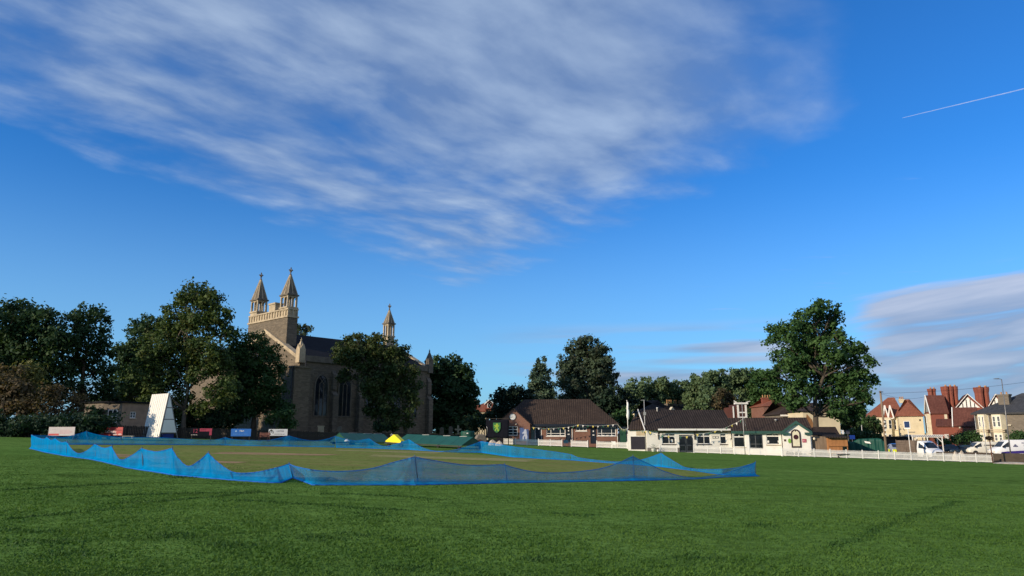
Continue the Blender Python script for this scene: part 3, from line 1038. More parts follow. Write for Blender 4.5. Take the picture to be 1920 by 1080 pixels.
tree('broadleaf_tree', 'small bare-looking tree top peeping over the church roof beside the tower', 150, (560, 812),
     [(558, 612, 9), (572, 614, 8), (580, 618, 6), (565, 628, 16), (560, 650, 22), (575, 655, 20)], L.beech, .34, .8, .3)
tree('yew_tree', 'dark columnar yew mass left of the blue-green fir', 134, (955, 812),
     [(965, 734, 14, 18), (978, 742, 14, 22), (948, 742, 14, 18), (936, 755, 13, 20), (958, 760, 18, 28), (980, 770, 16, 28), (935, 780, 15, 20), (955, 790, 18, 20)],
     L.yew, .34, 1.7, .35, flat=1.3, shell=.7, clump=.14)
tree('fir_tree', 'pointed blue-green fir between the yew and the big round beech', 140, (1013, 812),
     [(1019, 679, 3, 8), (1010, 682, 3, 8), (1015, 690, 8, 10), (1006, 702, 9, 9), (1023, 703, 9, 9), (1014, 712, 14, 12), (1000, 724, 11, 9), (1028, 724, 12, 9), (1014, 735, 18, 13), (994, 745, 11, 9), (1034, 744, 12, 9), (1014, 758, 22, 14), (993, 768, 12, 9), (1036, 768, 13, 9), (1014, 782, 24, 14)],
     L.fir, .28, 1.5, .3, shell=.6, clump=.16, zig=.2, grow=1.22)
tree('beech_tree', 'big round-topped dark beech directly behind the brick pavilion roof', 146, (1105, 812),
     [(1099, 642, 15), (1080, 655, 17), (1120, 655, 18), (1102, 665, 22), (1066, 680, 18), (1135, 680, 17), (1085, 692, 26), (1120, 695, 26), (1056, 708, 13), (1145, 704, 12), (1070, 722, 20), (1105, 725, 30), (1138, 724, 18), (1062, 742, 13), (1090, 752, 24), (1128, 750, 22)],
     L.beech, .32, 1.25, .5, depth=1.0, shell=.5, grow=1.06)
tree('broadleaf_tree', 'nearly black tree mass between the beech and the flagpole', 128, (1152, 812),
     [(1150, 738, 18), (1132, 752, 18), (1172, 745, 15), (1150, 765, 22), (1185, 752, 10), (1178, 768, 14), (1130, 780, 16), (1160, 788, 18)],
     L.yew, .34, 1.5, .3)
tree('round_bush_tree', 'light green rounded small tree behind the flagpole', 120, (1170, 812),
     [(1172, 774, 12), (1162, 782, 10), (1182, 782, 10), (1170, 795, 14)], L.shrub, .26, 1.5, .15)
far = [('left end of the far tree belt, behind the black tree', 1192, 186, [(1188, 728, 16), (1180, 745, 16), (1200, 742, 14), (1190, 765, 18)]),
       ('blunt-topped tree in the far belt above the dark hipped roof', 1218, 190, [(1214, 722, 14), (1226, 730, 12), (1205, 740, 14), (1222, 748, 16), (1215, 770, 16)]),
       ('rounded tree in the far belt above the first chimney of the terrace', 1246, 188, [(1243, 720, 13), (1256, 726, 12), (1236, 738, 14), (1252, 744, 16), (1245, 768, 18)]),
       ('low dip-shouldered tree in the far belt above the middle chimneys', 1273, 194, [(1272, 727, 13), (1263, 742, 14), (1282, 742, 13), (1272, 765, 18)]),
       ('pointed tree in the far belt above the last chimney of the terrace', 1299, 185, [(1301, 714, 9, 10), (1292, 724, 11), (1308, 728, 12), (1298, 742, 17), (1300, 768, 18)]),
       ('broad tall tree in the far belt, left of the white dormer', 1338, 180, [(1331, 706, 13), (1348, 706, 14), (1320, 724, 14), (1342, 726, 20), (1358, 722, 14), (1335, 750, 22), (1345, 772, 20)]),
       ('dark crowned tree in the far belt above the white dormer', 1390, 182, [(1386, 704, 14), (1402, 700, 12), (1374, 716, 15), (1396, 722, 20), (1412, 715, 14), (1385, 745, 20), (1405, 750, 20), (1395, 772, 18)]),
       ('right end of the far tree belt, touching the big oak', 1432, 178, [(1426, 705, 14), (1442, 712, 13), (1420, 728, 18), (1442, 738, 18), (1428, 758, 20), (1448, 768, 14)])]
for lb, bx, Y, lobes in far:
    tree('belt_tree', lb, Y, (bx, 812), lobes, L.far if bx != 1432 else L.oak, .38, 1.3, .35, grow=1.12, group='trees in the far belt')
tree('browning_tree', 'low browning tree left of the white dormer, in front of the far belt', 160, (1356, 812),
     [(1350, 738, 11), (1364, 742, 11), (1345, 755, 12), (1362, 760, 14), (1356, 778, 12)], L.brown, .34, 1.3, .25)
tree('oak_tree', 'huge solitary oak towering over the arched gable and the bar shed', 101, (1526, 812),
     [(1545, 577, 15), (1562, 582, 12), (1525, 588, 18), (1558, 600, 17), (1500, 600, 18), (1480, 612, 18), (1458, 622, 16), (1448, 637, 11), (1535, 618, 24), (1505, 630, 24), (1475, 642, 22), (1568, 628, 17), (1580, 640, 12),
      (1550, 655, 28), (1510, 668, 28), (1602, 650, 15), (1620, 655, 10), (1588, 668, 22), (1622, 680, 16), (1470, 672, 18), (1482, 700, 28), (1530, 705, 34), (1578, 705, 28), (1612, 706, 20), (1636, 712, 11), (1448, 695, 12), (1440, 706, 9), (1455, 720, 18),
      (1500, 735, 26), (1550, 742, 26), (1595, 738, 24), (1625, 732, 15), (1465, 745, 16), (1485, 756, 16), (1565, 770, 18), (1600, 765, 20), (1628, 752, 10), (1585, 782, 12), (1612, 782, 14)],
     L.oak, .25, 1.3, .5, M.bark, depth=1.0, fork=.25, clump=.17, grow=1.06)
tree('broadleaf_tree', 'dark tree under the right side of the oak beside the street lamp', 138, (1592, 812),
     [(1592, 765, 16), (1608, 775, 16), (1580, 788, 16), (1600, 800, 18), (1620, 795, 14)], L.dark, .3, 1.2, .2)
bush('garden_shrub', 'green shrub in front of the twin-gabled cream house', 136, [(1634, 790, 12), (1645, 800, 13), (1625, 805, 13), (1640, 815, 13)], L.dark, .25, 1.3)
# left-hand undergrowth
bush('overgrown_shrub', 'big brown-leaved shrub at the far left, below the dark trees', 75, [(18, 705, 28), (-12, 720, 30), (40, 725, 24), (15, 755, 30), (-20, 770, 26), (45, 765, 24)], L.brown, .2, .9)
bush('yellowing_shrub', 'yellow-green shrub between the brown shrub and the twiggy one', 77, [(55, 690, 18), (68, 705, 18), (48, 715, 18), (62, 735, 22), (58, 765, 22)], L.yellow, .2, .8)
bush('twiggy_shrub', 'twiggy grey-brown shrub above the white advertising board', 75, [(90, 742, 22), (108, 738, 16), (84, 765, 24), (110, 765, 20), (98, 785, 20)], L.brown, .16, .6)
bush('twiggy_shrub', 'thin brownish shrub between the white board and the cottage', 77, [(138, 745, 16), (150, 752, 12), (132, 770, 16), (145, 778, 14)], L.brown, .16, .6)
bush('dark_shrub', 'dark green shrub beside the cottage wall', 82, [(178, 772, 12), (172, 790, 13), (186, 795, 12)], L.dark, .18, 1.2)
bush('clipped_hedge', 'long dark hedge along the left boundary', 66, [(x, 795 + (x % 3), 22, 18) for x in range(-40, 200, 17)] + [(x, 806, 18, 13) for x in range(-40, 200, 17)], L.hedge, .15, 1.1, cat='hedge')
bush('ivy_bush', 'bright-edged bush at the foot of the dark tree in front of the tower', 95, [(520, 775, 14), (538, 778, 12), (508, 790, 13), (530, 795, 14), (545, 795, 9)], L.shrub, .18, 1.0)
bush('churchyard_bush', 'dark bush under the tall olive-lit tree', 92, [(395, 785, 16), (412, 792, 14), (380, 795, 14)], L.hedge, .2, 1.1)
bush('thicket', 'dark undergrowth filling the gap behind the stone cottage', 97, [(195, 755, 22), (222, 748, 24), (250, 752, 22), (208, 785, 24), (240, 785, 26), (275, 770, 24), (280, 795, 18)], L.dark, .26, 1.1)
bush('thicket', 'dark undergrowth below the tall olive-lit tree, right of the sight screen', 95, [(335, 770, 20), (360, 778, 22), (385, 768, 20), (408, 775, 22), (350, 798, 18), (390, 798, 20), (425, 795, 20), (320, 790, 18)], L.dark, .24, 1.1)
bush('thicket', 'dark bushes under the black tree right of the church', 136, [(815, 785, 16), (840, 782, 16), (862, 785, 18), (888, 780, 14), (905, 788, 12), (825, 802, 14), (855, 803, 14), (885, 800, 14)], L.dark, .3, 1.2)
bush('churchyard_bush', 'low bush at the foot of the ivy-clad tree', 103, [(722, 800, 12), (738, 802, 10), (706, 803, 10)], L.hedge, .18, 1.1)
bush('churchyard_bush', 'dark bush beside the green water tank', 118, [(880, 790, 12), (895, 785, 12), (905, 797, 12), (890, 803, 10), (915, 778, 10)], L.hedge, .22, 1.3)

# ------------------------------------------------------------------ buildings: helpers


class Fac:
    """a facade: a vertical plane on which photo pixels are measured in metres (u along, z up)"""
    def __init__(s, p0, p1, zb=None):
        s.p0 = Vector((p0[0], p0[1], 0)); d = Vector((p1[0] - p0[0], p1[1] - p0[1], 0))
        s.len = d.length
        s.u = d.normalized()
        s.n = Vector((-s.u.y, s.u.x, 0))      # away from the camera
        s.rz = math.atan2(s.u.y, s.u.x)
        s.zb = g(p0[0]) if zb is None else zb

    @staticmethod
    def front(px0, px1, Y0, Y1=None, py=800):
        a, c = ray(px0, py); b_, c = ray(px1, py)
        Y1 = Y0 if Y1 is None else Y1
        return Fac((a * Y0, Y0), (b_ * Y1, Y1))

    def uz(s, px, py, off=0.0):
        a, c = ray(px, py)
        p0 = s.p0 + s.n * off
        # (a Y, Y) = p0 + u t
        det = a * s.u.y - s.u.x
        Y = (p0.x * s.u.y - p0.y * s.u.x) / det
        t = (Vector((a * Y, Y, 0)) - p0).dot(s.u)
        return t, EYE + c * Y - s.zb

    def r(s, x0, y0, x1, y1, off=0.0):
        """pixel rectangle -> u0,u1,z0,z1"""
        xm, ym = (x0 + x1) / 2, (y0 + y1) / 2
        u0 = s.uz(x0, ym, off)[0]; u1 = s.uz(x1, ym, off)[0]
        z1 = s.uz(xm, y0, off)[1]; z0 = s.uz(xm, y1, off)[1]
        return u0, u1, z0, z1

    def root(s, name, label, cat, group=None):
        return empty(name, (s.p0.x, s.p0.y, s.zb), s.rz, label, cat, group)


def holes_wall(mb, u0, u1, z0, z1, holes, y=0.0, rev=.16, mi=0, mi_rev=None):
    """front wall sheet at depth y with openings and their reveals"""
    mi_rev = mi if mi_rev is None else mi_rev
    us = sorted({u0, u1, *[h for a in holes for h in a[:2] if u0 < h < u1]})
    zs = sorted({z0, z1, *[h for a in holes for h in a[2:4] if z0 < h < z1]})
    for a, b_ in zip(us, us[1:]):
        for c, d_ in zip(zs, zs[1:]):
            um, zm = (a + b_) / 2, (c + d_) / 2
            if any(h[0] < um < h[1] and h[2] < zm < h[3] for h in holes): continue
            mb.face([(a, y, c), (b_, y, c), (b_, y, d_), (a, y, d_)], mi)
    for h in holes:
        a, b_, c, d_ = h[:4]
        for P in (((a, c), (a, d_)), ((a, d_), (b_, d_)), ((b_, d_), (b_, c)), ((b_, c), (a, c))):
            (p, q), (r_, s_) = P
            mb.face([(p, y, q), (r_, y, s_), (r_, y + rev, s_), (p, y + rev, q)], mi_rev)


def shell(mb, u0, u1, z0, z1, depth, y=0.0, mi=0):
    """side and back walls behind a front sheet"""
    mb.face([(u0, y, z0), (u0, y + depth, z0), (u0, y + depth, z1), (u0, y, z1)], mi)
    mb.face([(u1, y, z0), (u1, y, z1), (u1, y + depth, z1), (u1, y + depth, z0)], mi)
    mb.face([(u0, y + depth, z0), (u1, y + depth, z0), (u1, y + depth, z1), (u0, y + depth, z1)], mi)


def window(root, h, frame=None, glass=None, cols=(), rows=(), fw=.07, y=.06, sill=None, name='window', sash=None):
    """window in opening h=(u0,u1,z0,z1): frame, glazing bars, pane and sill"""
    frame = frame or M.white; glass = glass or M.glass
    u0, u1, z0, z1 = h[:4]
    mb = MB()
    mb.box(u0, u0 + fw, y, y + .08, z0, z1); mb.box(u1 - fw, u1, y, y + .08, z0, z1)
    mb.box(u0 + fw, u1 - fw, y, y + .08, z0, z0 + fw); mb.box(u0 + fw, u1 - fw, y, y + .08, z1 - fw, z1)
    for c in cols:
        x = u0 + (u1 - u0) * c
        mb.box(x - fw * .4, x + fw * .4, y + .003, y + .07, z0 + fw, z1 - fw)
    for r_ in rows:
        zz = z0 + (z1 - z0) * r_
        mb.box(u0 + fw, u1 - fw, y + .006, y + .066, zz - fw * .35, zz + fw * .35)
    w_ = mb.build(name, frame, root)
    mb = MB(); mb.box(u0 + fw * .5, u1 - fw * .5, y + .03, y + .045, z0 + fw * .5, z1 - fw * .5)
    mb.build('pane', glass, w_)
    if sill:
        mb = MB(); mb.box(u0 - .08, u1 + .08, -.09, y + .02, z0 - .1, z0 - .003)
        mb.build('sill', sill, w_)
    return w_


def door(root, h, m, frame=None, y=.08, glaze=None, letter=False, fw=.08):
    u0, u1, z0, z1 = h[:4]
    mb = MB(); mb.box(u0 + fw, u1 - fw, y, y + .05, z0, z1 - fw)
    # raised rails
    for a, b_ in ((z0, z0 + .25), (z0 + .9, z0 + 1.05), (z1 - fw - .14, z1 - fw)):
        mb.box(u0 + fw + .003, u1 - fw - .003, y - .015, y - .001, a, b_)
    dr = mb.build('door', m, root)
    if frame:
        mb = MB()
        mb.box(u0, u0 + fw - .002, y - .04, y + .06, z0, z1); mb.box(u1 - fw + .002, u1, y - .04, y + .06, z0, z1)
        mb.box(u0 + fw, u1 - fw, y - .038, y + .06, z1 - fw + .002, z1)
        mb.build('door_frame', frame, dr)
    if glaze:
        mb = MB()
        for a, b_, c, d_ in glaze: mb.box(u0 + (u1 - u0) * a, u0 + (u1 - u0) * b_, y - .022, y - .016, z0 + (z1 - z0) * c, z0 + (z1 - z0) * d_)
        mb.build('door_pane', M.glass, dr)
    mb = MB(); mb.box(u1 - fw - .16, u1 - fw - .08, y - .07, y - .017, z0 + .98, z0 + 1.03)
    mb.build('handle', M.pale_metal, dr)
    if letter:
        mb = MB()
        uc = (u0 + u1) / 2
        mb.box(uc - .14, uc + .14, y - .028, y - .017, z0 + (z1 - z0) * .53, z0 + (z1 - z0) * .59)
        mb.box(uc - .08, uc + .08, y - .028, y - .017, z0 + (z1 - z0) * .76, z0 + (z1 - z0) * .85)
        mb.build('door_plate', M.white, dr)
    return dr


def gable_roof(mb, u0, u1, y0, y1, ze, zr, th=.16, oh=.25, mi=0, ov=.2):
    """ridge along u"""
    ym = (y0 + y1) / 2
    k = (zr - ze) / (ym - y0)
    for sgn, ya in ((1, y0 - oh), (-1, y1 + oh)):
        za = ze - oh * k
        A = (u0 - ov, ya, za); B_ = (u1 + ov, ya, za); C = (u1 + ov, ym, zr); D = (u0 - ov, ym, zr)
        mb.ext([A, B_, C, D], (0, 0, th), mi)


def cross_roof(mb, u0, u1, y0, y1, ze, zr, th=.14, oh=.2, mi=0, ov=.25):
    """ridge along y (gable faces the front)"""
    um = (u0 + u1) / 2
    k = (zr - ze) / (um - u0)
    for ua, s in ((u0 - oh, 1), (u1 + oh, -1)):
        za = ze - oh * k
        mb.ext([(ua, y0 - ov, za), (um, y0 - ov, zr), (um, y1, zr), (ua, y1, za)], (0, 0, th), mi)


def hip_roof(mb, u0, u1, y0, y1, ze, zr, hip=None, oh=.3, th=.12, mi=0, hipl=None, hipr=None):
    u0 -= oh; u1 += oh; y0 -= oh; y1 += oh
    ym = (y0 + y1) / 2
    hl = hipl if hipl is not None else (hip if hip is not None else (y1 - y0) / 2)
    hr = hipr if hipr is not None else (hip if hip is not None else (y1 - y0) / 2)
    E = [(u0, y0, ze), (u1, y0, ze), (u1, y1, ze), (u0, y1, ze)]
    r0 = (u0 + hl, ym, zr); r1 = (u1 - hr, ym, zr)
    T = [(x, y, z + th) for x, y, z in E]
    for i in range(4): mb.face([E[i], E[(i + 1) % 4], T[(i + 1) % 4], T[i]], mi)
    mb.face(E, mi)
    mb.face([T[0], T[1], r1, r0], mi); mb.face([T[2], T[3], r0, r1], mi)
    mb.face([T[3], T[0], r0], mi); mb.face([T[1], T[2], r1], mi)


def chimney(root, u, y, z0, z1, w=.8, d=.6, m=None, pots=2, corbel=True, fat=0.0, pot_h=.55, parent=None):
    mb = MB()
    mb.box(u - w / 2, u + w / 2, y - d / 2, y + d / 2, z0, z1)
    if corbel:
        mb.box(u - w / 2 - .06, u + w / 2 + .06, y - d / 2 - .06, y + d / 2 + .06, z1 - .28, z1 - .16)
        mb.box(u - w / 2 - .1 - fat, u + w / 2 + .1 + fat, y - d / 2 - .1, y + d / 2 + .1, z1 - .158, z1 + .02)
    ch = mb.build('chimney', m or M.brick, parent or root)
    if pots:
        mb = MB()
        for i in range(pots):
            x = u - w / 2 + w * (i + .5) / pots
            mb.lathe((x, y, z1 + .022), [(.13, 0), (.11, .1), (.1, pot_h * .8), (.13, pot_h * .85), (.12, pot_h)], 10)
        mb.build('chimney_pot', M.terracotta, ch)
    return ch


# ------------------------------------------------------------------ the church
C0 = Vector((-31.4, 105.0, 0))
U = Vector((.669, .743, 0)); V = Vector((-.743, .669, 0))
church = empty('church', (C0.x, C0.y, g(C0.x)), math.atan2(U.y, U.x), 'grey stone church with three open stone turrets and a dark slate roof', 'church')
ZB = g(C0.x)
side = Fac((C0.x, C0.y), (C0.x + U.x, C0.y + U.y), ZB)
front = Fac((C0.x + V.x * 21, C0.y + V.y * 21), (C0.x, C0.y), ZB)     # west gable, u runs towards the near corner
# local frame: x along the nave (away right), y along the gable (away left)
LEN, WID = 25.5, 21.0
ZE = side.uz(559, 672)[1]
ZR = 16.2 + EYE - ZB - .2
print('church', ZE, ZR, ZB)


def local_cut(px, py):
    return side.uz(px, py)


def lancet(w, h, n=7):
    """outline of a pointed-arch window, centred, foot at z=0"""
    pts = [(-w / 2, 0), (w / 2, 0), (w / 2, h - w * .85)]
    for i in range(1, n + 1):
        f = i / n
        pts.append((w / 2 * math.cos(f * math.pi / 2)**.8, h - w * .85 + w * .85 * math.sin(f * math.pi / 2)))
    pts += [(-x, z) for x, z in pts[2:-1][::-1]]
    return pts


mb = MB()
mb.box(0, LEN, 0, WID, -1.5, ZE)
mb.ext([(0.0, 0, ZE + .002), (0.0, WID / 2, ZR - .1), (0.0, WID, ZE + .002)], (.7, 0, 0))       # west gable
mb.ext([(LEN - .7, 0, ZE + .002), (LEN - .7, WID / 2, ZR - .1), (LEN - .7, WID, ZE + .002)], (.7, 0, 0))
mb.build('wall', M.stone, church)
mb = MB()
for ya, s in ((-.15, 1), (WID + .15, -1)):
    mb.ext([(.7, ya, ZE - .05), (LEN - .7, ya, ZE - .05), (LEN - .7, WID / 2, ZR - .35), (.7, WID / 2, ZR - .35)], (0, 0, .25))
mb.build('roof', M.slate, church)
# dressed stone: string course, gable copings
mb = MB()
mb.box(-.25, LEN + .25, -.28, .05, ZE - .35, ZE + .55)
mb.build('parapet', M.ashlar_dark, church)
for x0 in (-.25, LEN - .75):
    mb = MB()
    for ya, s in ((-.1, 1), (WID + .1, -1)):
        mb.ext([(x0, ya, ZE + .3), (x0, WID / 2, ZR + .25), (x0, WID / 2, ZR - .3), (x0, ya, ZE - .25)], (1.0, 0, 0))
    mb.build('gable_coping', M.ashlar, church)
# buttresses and windows along the visible side
bx = [0.3, 6.0, 10.8, 15.6, 20.6, LEN - .3]
for x in bx:
    mb = MB()
    mb.box(x - .45, x + .45, -.9, -.003, -1.5, ZE * .55)
    mb.ext([(x - .45, -.9, ZE * .55 + .002), (x - .45, -.003, ZE * .55 + .002), (x - .45, -.003, ZE * .55 + .9)], (.9, 0, 0))
    mb.box(x - .38, x + .38, -.5, -.003, ZE * .55 + .91, ZE * .82)
    mb.ext([(x - .38, -.5, ZE * .82 + .002), (x - .38, -.003, ZE * .82 + .002), (x - .38, -.003, ZE * .82 + .7)], (.76, 0, 0))
    mb.build('buttress', M.stone, church)
uu, zz0 = side.uz(600, 779); zz1 = side.uz(602, 704)[1]
for wx in (side.uz(602, 740)[0], side.uz(646, 740)[0], 13.2, 18.1, side.uz(772, 740)[0]):
    ww, hh = 2.1, zz1 - zz0
    o_ = lancet(ww + .5, hh + .4)
    i_ = lancet(ww, hh)
    mb = MB()
    # moulded stone surround with depth
    n = len(i_)
    for a in range(n):
        b_ = (a + 1) % n
        P = lambda q, y, dz=0: (wx + q[0], y, zz0 + q[1] + dz)
        mb.face([P(o_[a], -.12, -.2), P(o_[b_], -.12, -.2), P(i_[b_], -.12), P(i_[a], -.12)])
        mb.face([P(i_[a], -.12), P(i_[b_], -.12), P(i_[b_], .1), P(i_[a], .1)])
        mb.face([P(o_[a], -.12, -.2), P(o_[b_], -.12, -.2), P(o_[b_], .0, -.2), P(o_[a], .0, -.2)])
    wn_ = mb.build('window', M.ashlar_dark, church)
    mb = MB()
    mb.ext([(wx + a, -.02, zz0 + b_) for a, b_ in i_], (0, .015, 0))
    mb.build('pane', M.glass, wn_)
    mb = MB()
    for f in (-.17, .17): mb.box(wx + ww * f - .06, wx + ww * f + .06, -.1, -.025, zz0, zz0 + hh * .8)
    mb.bar((wx - ww * .17, -.06, zz0 + hh * .78), (wx + ww * .22, -.06, zz0 + hh * .95), .1)
    mb.bar((wx + ww * .17, -.06, zz0 + hh * .78), (wx - ww * .22, -.06, zz0 + hh * .95), .1)
    mb.build('tracery', M.ashlar_dark, wn_)


def spirelet(x, y, z, w, d, h_lant, h_sp, cross=True, name='turret', zbase=None):
    """open square lantern with paired lights, a tall ribbed pyramid roof and a cross"""
    mb = MB()
    t_ = .26
    zb = zbase if zbase is not None else z - 2
    mb.box(x - w / 2, x + w / 2, y - d / 2, y + d / 2, zb, z)
    mb.box(x - w / 2 - .12, x + w / 2 + .12, y - d / 2 - .12, y + d / 2 + .12, z + .002, z + .24)
    for sx in (-1, 1):
        for sy in (-1, 1):
            cx, cy = x + sx * (w / 2 - t_ / 2), y + sy * (d / 2 - t_ / 2)
            mb.box(cx - t_ / 2, cx + t_ / 2, cy - t_ / 2, cy + t_ / 2, z + .242, z + h_lant)
    for sy in (-1, 1):
        mb.box(x - .08, x + .08, y + sy * (d / 2 - .13) - .09, y + sy * (d / 2 - .13) + .09, z + .242, z + h_lant - .003)
        for hx in (-1, 1):
            # arched heads of the two lights
            cx = x + hx * (w / 4 - t_ / 4 + .02)
            hw = (w / 2 - t_) / 2 + .02
            yy = y + sy * (d / 2 - .13)
            pts = [(cx - hw, yy - .08, z + h_lant - .003), (cx - hw, yy - .08, z + h_lant * .72)]
            pts += [(cx - hw * math.cos(k * math.pi / 6), yy - .08, z + h_lant * .72 + (h_lant * .2) * math.sin(k * math.pi / 6)) for k in range(1, 6)]
            pts += [(cx + hw, yy - .08, z + h_lant * .72), (cx + hw, yy - .08, z + h_lant - .003)]
            mb.ext(pts, (0, .16, 0))
    for sx in (-1, 1):
        xx = x + sx * (w / 2 - .13)
        mb.box(xx - .09, xx + .09, y - .08, y + .08, z + .242, z + h_lant - .003)
        for hy in (-1, 1):
            cy = y + hy * (d / 4 - t_ / 4 + .02)
            hw = (d / 2 - t_) / 2 + .02
            pts = [(xx - .08, cy - hw, z + h_lant - .003), (xx - .08, cy - hw, z + h_lant * .72)]
            pts += [(xx - .08, cy - hw * math.cos(k * math.pi / 6), z + h_lant * .72 + (h_lant * .2) * math.sin(k * math.pi / 6)) for k in range(1, 6)]
            pts += [(xx - .08, cy + hw, z + h_lant * .72), (xx - .08, cy + hw, z + h_lant - .003)]
            mb.ext(pts, (.16, 0, 0))
    tr_ = mb.build(name, M.ashlar, church)
    mb = MB()
    zt = z + h_lant
    mb.box(x - w / 2 - .16, x + w / 2 + .16, y - d / 2 - .16, y + d / 2 + .16, zt + .002, zt + .22)
    prof = [(.0, 1.0), (.12, .86), (1.0, .09)]
    for (f0, k0), (f1, k1) in zip(prof, prof[1:]):
        q0 = [(x + sx * w / 2 * k0, y + sy * d / 2 * k0, zt + .222 + h_sp * f0) for sx, sy in ((-1, -1), (1, -1), (1, 1), (-1, 1))]
        q1 = [(x + sx * w / 2 * k1, y + sy * d / 2 * k1, zt + .222 + h_sp * f1) for sx, sy in ((-1, -1), (1, -1), (1, 1), (-1, 1))]
        for k in range(4): mb.face([q0[k], q0[(k + 1) % 4], q1[(k + 1) % 4], q1[k]])
        if f1 == 1.0: mb.face(q1)
    mb.build('spire_roof', M.ashlar_dark, tr_)
    mb = MB()
    for sx, sy in ((-1, -1), (1, -1), (1, 1), (-1, 1), (0, -1), (0, 1), (1, 0), (-1, 0)):
        k1 = .09
        mb.bar((x + sx * (w / 2 + .02) * .92, y + sy * (d / 2 + .02) * .92, zt + .1 + h_sp * .06), (x + sx * w / 2 * k1, y + sy * d / 2 * k1, zt + .222 + h_sp), .13)
    mb.build('spire_rib', M.ashlar, tr_)
    zt2 = zt + .222 + h_sp
    mb = MB()
    mb.lathe((x, y, zt2 - .05), [(.12, 0), (.2, .12), (.1, .25), (.09, .5), (.22, .62), (.1, .75), (.07, 1.1), (.13, 1.2), (.05, 1.32)], 10)
    if cross:
        mb.box(x - .06, x + .06, y - .36, y + .36, zt2 + .72, zt2 + .9)
        mb.box(x - .36, x + .36, y - .055, y + .055, zt2 + .73, zt2 + .89)
    mb.build('finial', M.ashlar_dark, tr_)
    return tr_


# the west tower: a broad shallow block over the gable, panelled parapet, turrets at both ends
TX0, TX1 = .35, 2.1
tf = Fac((C0.x + U.x * TX0 + V.x * 30, C0.y + U.y * TX0 + V.y * 30), (C0.x + U.x * TX0, C0.y + U.y * TX0), ZB)   # u = 30 - y
ty = lambda px, py: 30 - tf.uz(px, py)[0]
tz = lambda px, py: tf.uz(px, py)[1]
Yr, Yl = ty(536.5, 640), ty(463.5, 640)
zsc = tz(505, 601)          # string course under the panels
zpar = tz(513, 583)         # parapet top between the turrets
print('tower', Yr, Yl, zsc, zpar, ZR)
mb = MB()
mb.box(TX0, TX1, Yr, Yl, ZE - 1, zsc)
mb.build('tower', M.stone, church)
tow = church.children[-1]
mb = MB()
mb.box(TX0 - .14, TX1 + .14, Yr - .14, Yl + .14, zsc + .002, zsc + .26)
mb.build('string_course', M.ashlar, tow)
mb = MB()
mb.box(TX0 + .12, TX1 - .12, Yr + .12, Yl - .12, zsc + .262, zpar - .2)
mb.box(TX0 - .06, TX1 + .06, Yr - .06, Yl + .06, zpar - .198, zpar)
tw = (Yl - Yr) * .235
npan = 15
for i in range(npan + 1):
    y = Yr + (Yl - Yr) * i / npan
    mb.box(TX0 - .02, TX0 + .118, max(Yr, y - .11), min(Yl, y + .11), zsc + .262, zpar - .2)
for x in (TX0 + .12, (TX0 + TX1) / 2, TX1 - .12):
    mb.box(x - .1, x + .1, Yr - .02, Yr + .118, zsc + .262, zpar - .2)
yc = ty(509, 580)
mb.box(TX0 + .1, TX1 - .3, yc - .95, yc + .95, zpar + .002, tz(509, 574) + .25)
mb.box(TX0 - .02, TX1 - .18, yc - 1.07, yc + 1.07, tz(509, 574) + .252, tz(509, 574) + .5)
mb.build('parapet', M.ashlar, tow)
zl0 = tz(532, 577)
hl = tz(532, 554) - zl0
spt = tz(543, 517) - (zl0 + hl)
zq = tz(537, 577)
spirelet((TX0 + TX1) / 2, Yr + tw / 2, zq, TX1 - TX0, tw * .76, tz(537, 553.5) - zq, tz(541, 513) - tz(537, 553.5) - .2, zbase=zpar - .3)
zq = tz(482, 585)
spirelet((TX0 + TX1) / 2, Yl - tw / 2, zq, TX1 - TX0, tw * .76, tz(482, 562.5) - zq, tz(486, 522) - tz(482, 562.5) - .2, zbase=zpar - .3)
# east turret over the far gable
ef = Fac((C0.x + U.x * (LEN - .4) + V.x * 30, C0.y + U.y * (LEN - .4) + V.y * 30), (C0.x + U.x * (LEN - .4), C0.y + U.y * (LEN - .4)), ZB)
ez = lambda py: ef.uz(735, py)[1]
spirelet(LEN - 1.0, WID / 2, ez(633), 1.5, 1.5, ez(609) - ez(633), ez(583) - ez(609) - .2, zbase=ZR - 1.2)
# corner pinnacles
for x, y, zz in ((.1, .05, side.uz(563, 636)[1]), (LEN - .1, .05, side.uz(802, 657)[1])):
    mb = MB()
    mb.box(x - .5, x + .5, y - .5, y + .5, ZE - .6, ZE + (zz - ZE) * .5)
    k = ZE + (zz - ZE) * .5
    A = [(x + a * .5, y + b_ * .5, k + .002) for a, b_ in ((-1, -1), (1, -1), (1, 1), (-1, 1))]
    for i in range(4): mb.face([A[i], A[(i + 1) % 4], (x, y, zz)])
    for a, b_ in ((0, -1), (1, 0), (0, 1), (-1, 0)):
        mb.ext([(x + a * .52 - b_ * .45, y + b_ * .52 + a * .45, k - .05), (x + a * .52 + b_ * .45, y + b_ * .52 - a * .45, k - .05), (x + a * .52, y + b_ * .52, k + .75)], (-a * .12, -b_ * .12, 0))
    mb.lathe((x, y, zz - .2), [(.06, 0), (.16, .12), (.05, .3), (.02, .5)], 8)
    mb.build('pinnacle', M.ashlar_dark if x > 3 else M.ashlar, church)
